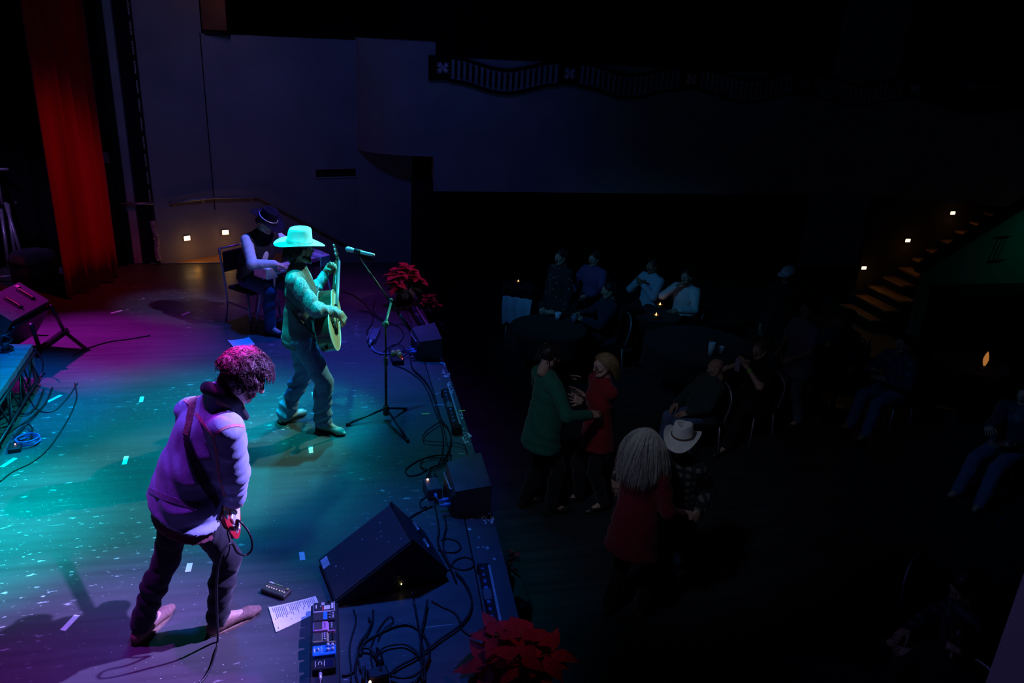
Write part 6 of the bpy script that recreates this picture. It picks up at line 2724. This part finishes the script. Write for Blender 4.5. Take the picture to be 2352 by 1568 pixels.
rc_ = Matrix(((lat.x, f2.x, 0), (lat.y, f2.y, 0), (0, 0, 1)))
b = B()
b.box(C3(0, .02, .415), (.40, .40, .04), rc_, ch=.012)
b.build('seat', mat('black_vinyl', (.010, .010, .011), .6, spec=.2, noise=(20, .2, U3)), ch)
b = B()
b.box(C3(0, -.235, .70), (.38, .025, .24), rc_, ch=.01)
b.build('backrest', mat('black_vinyl', (.015, .015, .016)), ch)
for s_ in (-1, 1):
    b = B()
    b.tube(smooth_path([C3(s_ * .215, -.255, .86), C3(s_ * .215, -.235, .70), C3(s_ * .215, -.20, .46), C3(s_ * .215, -.19, .25), C3(s_ * .215, -.23, 0)], 4), .012, 8)
    b.build('back_post', STEEL, ch)
    b = B()
    b.tube([C3(s_ * .20, .16, .42), C3(s_ * .215, .20, 0)], .012, 8)
    b.build('leg', STEEL, ch)
    b = B()
    b.tube([C3(s_ * .215, -.19, .25), C3(s_ * .21, .19, .22)], .010, 8)
    b.build('stretcher', STEEL, ch)
b = B()
b.tube([C3(-.215, -.255, .855), C3(.215, -.255, .855)], .011, 8)
b.build('top_rail', STEEL, ch)
# ---------------------------------------------------------------- the audience
ZF = -1.2
HAIRS = {'blond': mat('dark_blond_hair', (.30, .19, .08), .4, noise=(40, .4, U3)), 'grey': mat('grey_blond_hair', (.46, .43, .36), .4, noise=(40, .3, U3)),
         'brown': HAIRD, 'black': mat('black_hair', (.015, .012, .012), .4, noise=(40, .4, U3)), 'red': mat('auburn_hair', (.22, .09, .04), .4, noise=(40, .4, U3))}


def frame(phi):
    a = math.radians(phi)
    return V(math.cos(a), math.sin(a), 0), V(-math.sin(a), math.cos(a), 0)


def standing(u, v, h, phi, wrR=None, wrL=None, head=None, lean=0.0, step=.10, base=None):
    """skeleton of a standing figure whose head top is on the sight line (u, v)"""
    sc = h / 1.75
    f, l = frame(phi)
    p = base or G(u, v, ZF + h)
    o = V(p.x, p.y, ZF)

    def P(a, b, z):
        return o + (f * (a + lean * max(0, z - .9)) + l * b) * sc + V(0, 0, z * sc)
    J = {'hipR': P(0, -.09, .90), 'hipL': P(0, .09, .90), 'neck': P(-.01, 0, 1.475), 'shR': P(0, -.175, 1.41), 'shL': P(0, .175, 1.41), 'head': P(.02, 0, 1.635)}
    hf = (f + V(0, 0, -.15)) if head is None else head
    J['hf'] = Vector(hf)
    J['hu'] = V(0, 0, 1) + f * max(0, -J['hf'].z) * .6
    feet(J, 'R', P(step - .06, -.11, 0), P(step + .2, -.13, 0), ZF, sc)
    feet(J, 'L', P(-step - .04, .11, 0), P(-step + .22, .13, 0), ZF, sc)
    J['wrR'] = P(.06, -.24, .88) if wrR is None else (wrR if isinstance(wrR, Vector) else P(*wrR))
    J['wrL'] = P(.06, .24, .88) if wrL is None else (wrL if isinstance(wrL, Vector) else P(*wrL))
    solve(J, sc, f, {'R': -l * .7 - f * .5 - V(0, 0, .8), 'L': l * .7 - f * .5 - V(0, 0, .8)})
    for q, s_ in (('R', -1), ('L', 1)):
        d = (J['wr' + q] - J['el' + q]).normalized()
        n = (l * s_ + f * .2) if d.z < -.5 else V(0, 0, 1) + l * s_ * .6
        J['hand' + q] = ('relaxed', d, n)
    return J, sc, o, f, l, P


def seated(u, v, hh, phi, wrR=None, wrL=None, head=None, lean=0.0, base=None, knee=.46, spread=.10, seat=.47):
    """skeleton of a seated figure; hh = height of the head top above the floor"""
    sc = hh / 1.30
    f, l = frame(phi)
    p = base or G(u, v, ZF + hh)
    o = V(p.x, p.y, ZF) - f * (.05 + lean * .55) * sc

    def P(a, b, z):
        return o + (f * (a + lean * max(0, z - seat)) + l * b) * sc + V(0, 0, z * sc)
    J = {'hipR': P(0, -.09, seat + .08), 'hipL': P(0, .09, seat + .08), 'neck': P(.02, 0, 1.04), 'shR': P(.02, -.175, .975), 'shL': P(.02, .175, .975), 'head': P(.05, 0, 1.185)}
    J['hf'] = Vector(f + V(0, 0, -.15)) if head is None else Vector(head)
    J['hu'] = V(0, 0, 1) + f * max(0, -J['hf'].z) * .6
    feet(J, 'R', P(knee - .02, -spread - .03, 0), P(knee + .24, -spread - .06, 0), ZF, sc)
    feet(J, 'L', P(knee + .03, spread + .03, 0), P(knee + .29, spread + .06, 0), ZF, sc)
    J['wrR'] = P(.34, -.14, .66) if wrR is None else (wrR if isinstance(wrR, Vector) else P(*wrR))
    J['wrL'] = P(.34, .14, .66) if wrL is None else (wrL if isinstance(wrL, Vector) else P(*wrL))
    solve(J, sc, f + V(0, 0, 1), {'R': -l * .8 - V(0, 0, .8), 'L': l * .8 - V(0, 0, .8)})
    for q, s_ in (('R', -1), ('L', 1)):
        d = (J['wr' + q] - J['el' + q]).normalized()
        J['hand' + q] = ('relaxed', d, V(0, 0, 1) + l * s_ * .5)
    return J, sc, o, f, l, P


def dress(label, K, top, bottom, hair=None, hmode='short', sleeve=.97, skin_=None, hem=.08, shoes=None, hem_r=.01, hlen=.07, hn=70, girth=1.0, seed=1, **kw):
    J, sc, o = K[:3]
    p = Person(label, o, J, sc, skin_ or R.choice((SKIN, SKIN2, SKIN)), group='people in the audience', girth=girth)
    p.body()
    p.topm = p.top('shirt', top, .021, sleeve, hem, .006, seed=seed, hem_r=hem_r)
    p.trousers('trousers', bottom, .012, .96, .012, .006, seed + 3)
    p.shoes(shoes or mat('dark_shoe', (.03, .028, .026), .4, noise=(30, .2, U3)))
    if hair:
        p.hair(HAIRS[hair], hmode, hn, seed, hlen, **kw)
    return p


CH_N = [0]


def audience_chair(label, o, phi, seat=.45, tall=.86):
    """black chair with a hoop back; o = point on the floor under the middle of the seat"""
    f, l = frame(phi)
    t = thing('hoop_back_chair', label, 'chair', o, 'chairs in the auditorium')
    rot = Matrix(((l.x, f.x, 0), (l.y, f.y, 0), (0, 0, 1)))

    def P(x, y, z):
        return V(o.x, o.y, ZF) + l * x + f * y + V(0, 0, z)
    b = B()
    b.box(P(0, 0, seat - .02), (.42, .42, .045), rot, ch=.015)
    b.build('seat', mat('black_vinyl', (.015, .015, .016)), t)
    hoop = [P(-.20, -.20, seat - .02)] + [P(-.21 * math.cos(a), -.25 - .03 * math.sin(a), tall - .20 + .20 * math.sin(a)) for a in [math.pi * i / 10 for i in range(11)]] + [P(.20, -.20, seat - .02)]
    b = B()
    b.tube(smooth_path(hoop, 3), .011, 8)
    b.build('hoop', STEEL, t)
    b = B()
    pad = [(-.18, -.16)] + [(-.185 * math.cos(a), .0 + .165 * math.sin(a)) for a in [math.pi * i / 10 for i in range(11)]] + [(.18, -.16)]
    b.prism(pad, l, V(0, 0, 1), P(0, -.275, tall - .20), f, .03)
    b.build('backrest', mat('black_vinyl', (.015, .015, .016)), t)
    for sx in (-1, 1):
        for sy in (-1, 1):
            b = B()
            b.tube([P(sx * .18, sy * .17, seat - .03), P(sx * .205, sy * .20, 0)], .011, 6)
            b.build('leg', STEEL, t)
    return t


def round_table(label, c, r=.75, h=.74, clothm=None):
    t = thing('round_table', label, 'table', V(c.x, c.y, ZF), 'round tables in the auditorium')
    b = B()
    b.lathe([(0, 0), (r, 0), (r + .01, .012), (r, .028), (0, .03)], 32, V(c.x, c.y, ZF + h - .03))
    b.build('tabletop', mat('table_black', (.02, .02, .024), .5, noise=(9, .2, U3)), t)
    b = B()
    vs = []
    n = 48
    for j, (rr_, z) in enumerate(((r, h + .002), (r + .015, h - .01), (r + .01, h - .15), (r + .02, h - .30))):
        for i in range(n):
            a = 2 * math.pi * i / n
            q = rr_ + (.03 * math.sin(9 * a) + .015 * math.sin(17 * a)) * max(0, j - 1) * .6
            vs.append((c.x + q * math.cos(a), c.y + q * math.sin(a), ZF + z))
    b.add(vs, [(j * n + i, j * n + (i + 1) % n, j * n + n + (i + 1) % n, j * n + n + i) for j in range(3) for i in range(n)], 0, True)
    b.add(vs[:n], [tuple(range(n))])
    b.build('cloth_cover', clothm or cloth('black_table_cloth', (.008, .009, .013)), t)
    b = B()
    b.lathe([(.26, 0), (.26, .02), (.05, .05), (.035, .1), (.035, h - .03)], 16, V(c.x, c.y, ZF))
    b.build('pedestal', BLACKM, t)
    return t


def cup(label, p, r=.035, h=.11, m=None):
    b = B()
    b.lathe([(0, 0), (r * .8, 0), (r, h), (r * .93, h), (r * .74, .006), (0, .006)], 14, p)
    o = b.build('cup', m or mat('clear_plastic', (.75, .78, .85), .1, noise=(9, .05, U3)))
    tag(o, label, 'cup', 'drinks on the tables')
    return o


def amber_glint(label, p, s=1.0):  # amber glints shown as a made-up holder with a glowing flame
    t = thing('glint', label, 'glint', p, 'amber glints on the tables')
    b = B()
    b.lathe([(0, 0), (.028 * s, 0), (.032 * s, .05 * s), (.028 * s, .05 * s), (.025 * s, .008), (0, .008)], 12, p)
    b.build('holder', mat('amber_glass', (.35, .14, .03), .2, noise=(9, .1, U3)), t)
    b = B()
    b.lathe([(0, .02 * s), (.012 * s, .03 * s), (.009 * s, .05 * s), (0, .075 * s)], 8, p)
    b.build('flame', mat('glint_glow', (1, .6, .2), .5, emit=((1, .42, .12), 4.0), noise=(9, .05, U3)), t)  # glowing shape added to stand for the glint
    return t


# -- dancing couple in green and red
PG = standing(1262, 792, 1.80, 12, wrR=(.30, -.32, 1.15), wrL=(.34, .30, 1.25), head=V(.95, .35, -.25))
K1 = standing(1392, 814, 1.68, 188, wrR=(.40, -.10, 1.16), wrL=(.36, .22, 1.18), head=V(-.98, -.22, -.12))
K1[0]['wrR'] = D(1336, 922, (K1[2] - EYE).dot(CAM_FWD) - .50)
K1[0]['wrL'] = D(1338, 905, (K1[2] - EYE).dot(CAM_FWD) - .22)
solve(K1[0], K1[1], K1[3], {'R': V(.2, -.2, -1), 'L': V(.2, .4, -1)})
K1[0]['handR'] = ('spread', V(-.80, -.1, .42), V(.1, -.9, .5))
K1[0]['handL'] = ('spread', V(-.8, .2, .45), V(.1, .6, .7))
w1 = dress('person with wavy blond hair, red short-sleeved top and glasses dancing with someone in green', K1, cloth('red_jersey', (.26, .012, .018)), cloth('black_slacks', (.012, .012, .014)),
           'blond', 'mid', .36, SKIN2, .14, hlen=.17, hn=700, seed=41, curl=.012, r=.003, gravity=.7, lift=.12, hem_r=.02)
b = B()
wj = K1[0]
d = (wj['wrR'] - wj['elR']).normalized()
b.tube([wj['wrR'] - d * .035, wj['wrR'] - d * .01], .032, 12)
b.box(wj['wrR'] - d * .022 + V(0, -.032, .012), (.035, .012, .035), ch=.005)
b.build('wristwatch', BLACK, w1.t)
b = B()
for sx in (-1, 1):
    b.tube([w1.H(sx * .032 + .024 * math.cos(a), .100, .006 + .018 * math.sin(a)) for a in [2 * math.pi * i / 10 for i in range(11)]], .0025, 5)
b.build('glasses', BLACKM, w1.t)
dress('person with dark hair in a green long-sleeved shirt seen from behind, dancing', PG, cloth('green_knit', (.015, .14, .08)), cloth('black_slacks', (.012, .012, .014)),
      'black', 'short', .97, SKIN, .16, seed=43, girth=1.08, hem_r=.02)

# -- dancing couple with the white hat
K2 = standing(1487, 991, 1.72, 38, wrR=(.40, -.22, .96), wrL=(.42, .10, 1.36), head=V(.80, .42, -.30))
K3 = standing(1574, 998, 1.62, 222, head=V(-.58, -.78, -.10), lean=.06, base=G(1574, 996, .36))
dm = (K2[2] - EYE).dot(CAM_FWD)
hold = D(1584, 1186, dm - .35)
K2[0]['wrR'] = D(1568, 1182, dm - .36)
solve(K2[0], K2[1], K2[3], {'R': V(-.3, -.6, -.8), 'L': V(0, .6, -.6)})
K2[0]['handR'] = ('grip', V(.85, .1, -.25), V(.1, -.7, .6))
K3[0]['wrL'] = D(1606, 1176, dm - .30)
K3[0]['wrR'] = D(1414, 1098, dm + .02)
solve(K3[0], K3[1], K3[3], {'L': V(.6, .3, -.8), 'R': V(-.6, .5, -.4)}, up_arm=.31, fore=.30)
K3[0]['handL'] = ('grip', V(-.55, -.2, -.5), V(.5, -.6, .5))
K3[0]['handR'] = ('flat', V(.05, -.25, -1), V(-.6, -.7, .2))
w2 = dress('person with long straight grey hair and red top dancing, seen from behind', K2, cloth('dark_red_knit', (.20, .012, .024)), cloth('black_slacks', (.012, .012, .014)),
           'grey', 'long', .97, SKIN2, .22, hlen=.36, hn=1900, seed=51, curl=.004, r=.0026, gravity=1.2, lift=.1, hem_r=.03, girth=1.05)
m3 = dress('person in a white cowboy hat and plaid shirt dancing with head bowed', K3, plaid(cloth('plaid_flannel', (.1, .1, .1)), 5, (.03, .035, .04), (.16, .16, .13), (.02, .02, .022)),
           cloth('dark_denim', (.06, .08, .16)), 'brown', 'short', .97, SKIN, .12, seed=53, girth=1.06, zmax=.2, lift=.1)
m3.hat(FELT, brim=.115, curl=.075, crown=.125, dip=.045, tilt=.08, crease=.05, band=mat('brown_hat_band', (.10, .05, .03), .6, noise=(30, .2, U3)), lift=.046)
b = B()
b.ball(w2.H(.088, -.005, -.055), .012, 8, sc=(.6, 1, 1.6))
b.build('earring', mat('earring_gold', (.8, .5, .12), .25, .5, noise=(30, .1, U3)), w2.t)

# -- near reclining man in jeans with a glass
K = seated(1640, 826, 1.16, 186, lean=-.22, head=V(-.7, .1, -.2), knee=.40)
dress('bald person in jeans leaning back in a chair with legs towards the stage', K, cloth('navy_fleece', (.03, .05, .05)), cloth('mid_denim', (.10, .15, .28), amt=.25, sc=30), None, seed=61, girth=1.1)
audience_chair('black hoop-back chair under the bald reclining person', K[2] + K[3] * .02, 186)
# -- person filming with a phone
K = seated(1750, 781, 1.30, 200, wrR=(.30, -.07, 1.02), wrL=(.30, .07, 1.02))
K[0]['elR'] = K[0]['elR'] - K[4] * .06
w = dress('person holding a phone in front of the chin, elbows out, green wristband', K, cloth('black_cotton', (.014, .014, .016)), cloth('black_slacks', (.012, .012, .014)), 'red', 'mid', .30, SKIN2, hlen=.12, hn=110, seed=65)
b = B()
d = (K[0]['wrL'] - K[0]['elL']).normalized()
b.tube([K[0]['wrL'] - d * .05, K[0]['wrL'] - d * .025], .034, 12)
b.build('wristband', mat('wristband_green', (.25, .75, .05), .5, noise=(20, .1, U3)), w.t)
ph = K[5](.40, 0, 1.05)
b = B()
b.box(ph, (.075, .012, .15), rotz(math.radians(110)), ch=.003)
t = b.build('phone', mat('phone_case', (.35, .36, .45), .25, noise=(60, .6, U3)))
tag(t, 'phone in a glittery case held up by the person with a green wristband', 'phone')
audience_chair('black hoop-back chair under the person filming with a phone', K[2], 200)

# -- far table group
tc = V(2.88, 9.85, 0)
round_table('round dark table nearest the far front fill speaker, left group of guests', tc, .52)
K = standing(1292, 573, 1.64, 205)
dress('person standing in a dark floral shirt behind the left table', K, pattern(cloth('floral_cotton', (.05, .05, .06)), 14, (.25, .24, .25), (.025, .025, .03), .18, .05), cloth('black_slacks', (.012, .012, .014)), 'black', 'short', .97, SKIN, seed=71)
K = seated(1300, 628, 1.28, 215, wrR=(.40, -.12, .80), wrL=(.38, .12, .80))
dress('person with dark shoulder-length hair seated at the left table facing the stage', K, cloth('black_cotton', (.014, .014, .016)), cloth('black_slacks', (.012, .012, .014)), 'black', 'mid', .97, SKIN2, hlen=.16, hn=120, seed=73)
audience_chair('black hoop-back chair of the dark-haired person at the left table', K[2], 215)
K = seated(1400, 648, 1.32, 178, wrR=(.40, -.15, .80), wrL=(.40, .10, .80))
dress('person in a navy shirt seated at the right side of the left table', K, cloth('navy_cotton', (.025, .03, .06)), cloth('black_slacks', (.012, .012, .014)), 'brown', 'short', .97, SKIN, seed=75)
audience_chair('black hoop-back chair of the navy-shirted person at the left table', K[2], 178)
cup('clear cup lit pale violet on the left table', G(1281, 733, ZF + .745), .045, .10, mat('lit_cup', (.75, .72, .9), .2, noise=(9, .05, U3)))
cup('dark cup in the middle of the left table', G(1318, 742, ZF + .745), .04, .12, mat('dark_cup', (.2, .2, .28), .2, noise=(9, .05, U3)))
round_table('small dark side table under the gallery holding a single candle', V(2.89, 11.76, 0), .25)
amber_glint('small amber candle at the left end of the far tables', G(1190, 652, ZF + .742))
ch0 = G(1202, 672, ZF + .89)
cch = audience_chair('hoop-back chair with a pale blue jacket over its back', V(ch0.x, ch0.y, 0), 60)
# jacket hung over the chair
f, l = frame(60)
b = B()
n, rows = 16, 9
vs = []
for side in (0, 1):
    for j in range(rows + 1):
        for i in range(n + 1):
            x = -.22 + .44 * i / n
            z = .90 - .46 * j / rows * (1 - .15 * math.sin(i * .6))
            y = -.295 - .02 * math.sin(i * 1.3 + j * .25) - (.03 if j > 1 else .0) + side * .012
            p = V(ch0.x, ch0.y, ZF) + l * x * (1 - .04 * j / rows) + f * y + V(0, 0, z)
            vs.append(p)
W_ = n + 1
N = W_ * (rows + 1)
fs = []
for j in range(rows):
    for i in range(n):
        a = j * W_ + i
        fs += [(a, a + 1, a + W_ + 1, a + W_), (N + a + W_, N + a + W_ + 1, N + a + 1, N + a)]
for i in range(n):
    fs += [(i + 1, i, N + i, N + i + 1), (rows * W_ + i, rows * W_ + i + 1, N + rows * W_ + i + 1, N + rows * W_ + i)]
b.add(vs, fs, 0, True)
jk = b.build('jacket', cloth('pale_blue_cloth', (.36, .48, .62)))
tag(jk, 'pale blue jacket draped over a chair back at the left table', 'jacket')

# -- second far table
tc2 = V(4.75, 9.05, 0)
round_table('round dark table in the middle of the far guests', tc2, .72)
cup('tall clear cup of ice glinting above the bald head', G(1632, 815, ZF + .745), .045, .17)
cup('small clear cup above the bald head, right of the tall one', G(1655, 812, ZF + .745), .035, .10)

round_table('small dark side table under two amber glints', V(4.63, 10.24, 0), .34)
amber_glint('amber candle on the middle far table, upper of two', G(1515, 708, ZF + .742), 1.3)
amber_glint('amber candle on the middle far table, lower of two', G(1506, 732, ZF + .742), 1.3)
K = seated(1500, 594, 1.32, 205, wrR=(.26, -.05, .93), wrL=(.26, .05, .93))
dress('person in a light blue shirt with hands clasped before the chest', K, cloth('light_blue_cotton', (.40, .52, .66)), cloth('black_slacks', (.012, .012, .014)), 'black', 'short', .97, SKIN3, seed=81)
audience_chair('black hoop-back chair of the person in the light blue shirt', K[2], 205)
K = seated(1580, 617, 1.32, 215, wrR=(.22, -.06, 1.05), wrL=(.40, .14, .76))
dress('person in a white shirt raising a drink to the mouth at the middle far table', K, cloth('white_cotton', (.62, .66, .70)), cloth('black_slacks', (.012, .012, .014)), 'black', 'short', .97, SKIN, seed=83)
audience_chair('black hoop-back chair of the person in the white shirt', K[2], 215)
K = seated(1366, 578, 1.30, 215)
dress('dim person in a violet top seated farthest back behind the left table', K, cloth('violet_cotton', (.16, .10, .26)), cloth('black_slacks', (.012, .012, .014)), 'brown', 'mid', .97, SKIN2, hlen=.14, seed=85)
audience_chair('black hoop-back chair of the dim person in violet', K[2], 215)

# -- right-hand groups
K = standing(1815, 612, 1.75, 205)
p = dress('person standing in a white cap and dark clothes before the right staircase', K, cloth('black_cotton', (.014, .014, .016)), cloth('black_slacks', (.012, .012, .014)), 'brown', 'short', .97, SKIN, seed=91, zmax=.1)
b = B()
n = 20
vs = []
for i in range(8):
    th = math.pi / 2 * i / 7
    for j in range(n):
        a = 2 * math.pi * j / n
        vs.append(p.H(.092 * math.cos(a) * math.cos(th), -.012 + .112 * math.sin(a) * math.cos(th), .042 + .088 * math.sin(th)))
b.add(vs, [(i * n + j, i * n + (j + 1) % n, i * n + n + (j + 1) % n, i * n + n + j) for i in range(7) for j in range(n)], 0, True)
vs = []
for t_ in (0, 1):
    for k in (0, 1):
        for j in range(9):
            a = math.pi * (.15 + .7 * j / 8)
            vs.append(p.H(.09 * math.cos(a) * (1 + .05 * t_), -.012 + .11 * math.sin(a) + t_ * .075, .045 - t_ * .012 - k * .006))
b.add(vs, [(j, j + 1, 18 + j + 1, 18 + j) for j in range(8)] + [(27 + j, 27 + j + 1, 9 + j + 1, 9 + j) for j in range(8)] + [(18 + j, 18 + j + 1, 27 + j + 1, 27 + j) for j in range(8)])
b.build('cap', mat('white_cap', (.7, .7, .75), .8, noise=(60, .1, U3)), p.t)
K = standing(1862, 690, 1.66, 190, wrR=(.28, -.10, 1.05), wrL=(.26, .12, 1.02))
dress('person standing in a grey sleeveless top among the right-hand tables', K, cloth('grey_jersey', (.30, .34, .40)), cloth('pale_trousers', (.16, .19, .26)), 'brown', 'mid', .3, SKIN2, .14, hlen=.14, hn=90, seed=93)
K = seated(1950, 712, 1.28, 195)
dress('person in a dark blue shirt seated at the foot of the right staircase', K, cloth('blue_cotton', (.07, .10, .20)), cloth('black_slacks', (.012, .012, .014)), 'brown', 'short', .97, SKIN, seed=95)
audience_chair('black hoop-back chair at the foot of the right staircase', K[2], 195)
tcr = V(6.75, 8.05, 0)
tcr = G(1935, 826, ZF + .74)
round_table('round dark table with bottles between the right-hand guests', V(tcr.x, tcr.y, 0), .45)
for i, (u, v) in enumerate(((1975, 800), (1990, 795))):
    b = B()
    p0 = G(u, v + 25, ZF + .745)
    b.lathe([(0, 0), (.032, 0), (.033, .14), (.012, .19), (.012, .24), (0, .24)], 12, p0)
    tag(b.build('bottle', mat('bottle_glass', (.06, .10, .16), .1, noise=(9, .1, U3))), ['bottle on the right-hand table, left one', 'bottle on the right-hand table, right one'][i], 'bottle', 'drinks on the tables')
for i, (u, v) in enumerate(((1921, 850), (1948, 862), (1984, 852))):
    b = B()
    p0 = G(u, v, ZF + .745)
    b.lathe([(0, 0), (.04, 0), (.045, .13 if i == 1 else .09), (.04, .13 if i == 1 else .09), (.037, .01), (0, .01)], 12, p0)
    tag(b.build('cup', mat('dim_red_cup', (.35, .08, .02), .5, noise=(9, .1, U3))), ['small red cup on the right-hand table, leftmost', 'tall red cup on the right-hand table, middle', 'small red cup on the right-hand table, rightmost'][i], 'cup', 'drinks on the tables')
K = seated(2078, 768, 1.30, 195, wrR=(.36, -.1, .85), wrL=(.36, .12, .80))
dress('person in a checked shirt with a pale collar seated right of the bottles', K, plaid(cloth('blue_check', (.1, .1, .1)), 6, (.10, .12, .18), (.03, .04, .07), (.05, .06, .10)), cloth('mid_denim', (.10, .15, .28)), 'brown', 'short', .97, SKIN, seed=97)
audience_chair('black hoop-back chair of the person in the checked shirt', K[2], 195)
# lamp on a side table, dark counter
lp = G(2258, 848, ZF + .74)
round_table('round dark table holding the glowing lamp at the right', V(lp.x, lp.y + .2, 0), .45)
lt = thing('table_lamp', 'small glowing orange flame-shaped lamp on the right-hand table', 'lamp', V(lp.x, lp.y, ZF + .742))
p0 = V(lp.x, lp.y, ZF + .742)
b = B()
b.lathe([(.05, 0), (.05, .012), (.012, .02), (.012, .05)], 14, p0)
b.build('base', mat('lamp_brass', (.35, .18, .06), .4, .5, noise=(20, .2, U3)), lt)
b = B()
b.lathe([(.010, .045), (.026, .09), (.034, .14), (.022, .20), (.004, .245)], 12, p0)
b.build('shade', mat('lamp_flame_glass', (1, .5, .15), .4, emit=((1, .36, .08), .35), noise=(9, .2, U3)), lt)
ct = thing('bar_counter', 'dark bar counter below the green lit balustrade', 'counter', V(9.2, 9.6, ZF))
c0, c1 = G(2120, 632, -.05), G(2290, 632, -.05)
b = B()
b.box((10.2, 9.9, -.09), (2.2, .6, .06), ch=.01)
b.build('worktop', mat('counter_black', (.015, .015, .016), .5, noise=(9, .2, U3)), ct)
b = B()
b.box((10.2, 9.95, -.66), (2.1, .45, 1.08))
b.build('front_panel', DARKW, ct)
p0 = V(10.95, 9.85, -.06)
b = B()
b.lathe([(0, 0), (.05, 0), (.05, .16), (.02, .22), (.02, .28), (0, .28)], 12, p0)
tag(b.build('bottle', mat('yellow_bottle', (.45, .40, .12), .3, noise=(9, .2, U3))), 'yellowish bottle at the right end of the bar counter', 'bottle')
# -- right edge person with legs stretched
K = seated(2362, 884, 1.30, 200, wrR=V(0, 0, 0), wrL=(.30, .10, .72), lean=-.12, knee=.52)
dd_ = (K[2] - EYE).dot(CAM_FWD)
K[0]['wrR'] = D(2262, 992, dd_ - .62)
solve(K[0], K[1], K[3] + V(0, 0, 1), {'R': V(.3, -.5, -.8), 'L': V(.3, .4, -.8)})
p = dress('person at the right edge in jeans and a glittering sleeve, seated with knees apart', K, pattern(cloth('sequin_cloth', (.05, .06, .10), .35), 90, (.5, .6, .8), (.04, .05, .09), .10, .03), cloth('mid_denim', (.10, .15, .28)), 'brown', 'mid', .97, SKIN2, seed=99)
audience_chair('black hoop-back chair under the person with the glittering sleeve', K[2], 200)
SEQ = pattern(mat('sequins', (.1, .1, .2), .25, noise=None), 120, (.75, .78, .95), (.03, .03, .08), .12, .03)
for i, (u, v) in enumerate(((2255, 1153), (2308, 1192))):
    c = G(u, v, ZF)
    t = thing('slip_on_shoe', ['dark slip-on shoe covered in blue sequins, upper left of the pair', 'dark slip-on shoe covered in blue sequins, lower right of the pair'][i], 'shoe', c, 'sequined shoes on the floor')
    d = SDF(.008, .015)
    f = V(-.9, -.45, 0).normalized()
    d.cap(c + V(0, 0, .03), c + f * .10 + V(0, 0, .032), .034, .036)
    d.cap(c + f * .10 + V(0, 0, .03), c + f * .19 + V(0, 0, .025), .038, .026, flat=(V(0, 0, 1), .75))
    d.ell(c + V(0, 0, .075) - f * .0, (.03, .03, .03), op='s')
    d.cut(c + V(0, 0, .004), V(0, 0, -1))
    v_, q_ = d.mesh()
    link('upper', make_mesh('upper', [(v_, q_, 0)], SEQ), t)
    b = B()
    b.box(c + f * .08 + V(0, 0, .005), (.065, .25, .01), basis(f, V(0, 0, 1)), ch=.003)
    b.build('sole', SOLE, t)

# -- two guests at the lower right corner
K = seated(2236, 1322, 1.30, 150, lean=.12, head=V(-.8, .4, -.6))
dress('person in a dark plaid jacket in a hoop-back chair at the lower right', K, plaid(cloth('teal_plaid', (.1, .1, .1)), 4, (.02, .03, .035), (.06, .10, .11), (.015, .02, .022)), cloth('black_slacks', (.012, .012, .014)), 'black', 'short', .97, SKIN, seed=103)
audience_chair('steel hoop-back chair of the plaid-jacketed person at the lower right', K[2], 150, .45, .95)
K = seated(2216, 1444, 1.25, 190, head=V(-.75, -.35, -.45))
dress('person in black whose face shows at the lower right corner beside the near wall', K, cloth('black_cotton', (.014, .014, .016)), cloth('black_slacks', (.012, .012, .014)), 'black', 'short', .97, SKIN2, seed=105)
audience_chair('steel hoop-back chair under the person in black at the lower right corner', K[2], 190)
c = G(2112, 1500, ZF + .0)
audience_chair('empty steel hoop-back chair left of the face at the lower right corner', G(2125, 1540, ZF), -60, .45, .92)
c = G(1960, 1560, ZF + .74)
round_table('round dark table at the lower right, partly out of the picture', V(c.x - .25, c.y - .25, 0), .50)
b = B()
c = G(1915, 1506, ZF + .755)
pts = [G(2115, 1432, ZF + .75), G(2128, 1443, ZF + .75), G(2103, 1450, ZF + .75)]
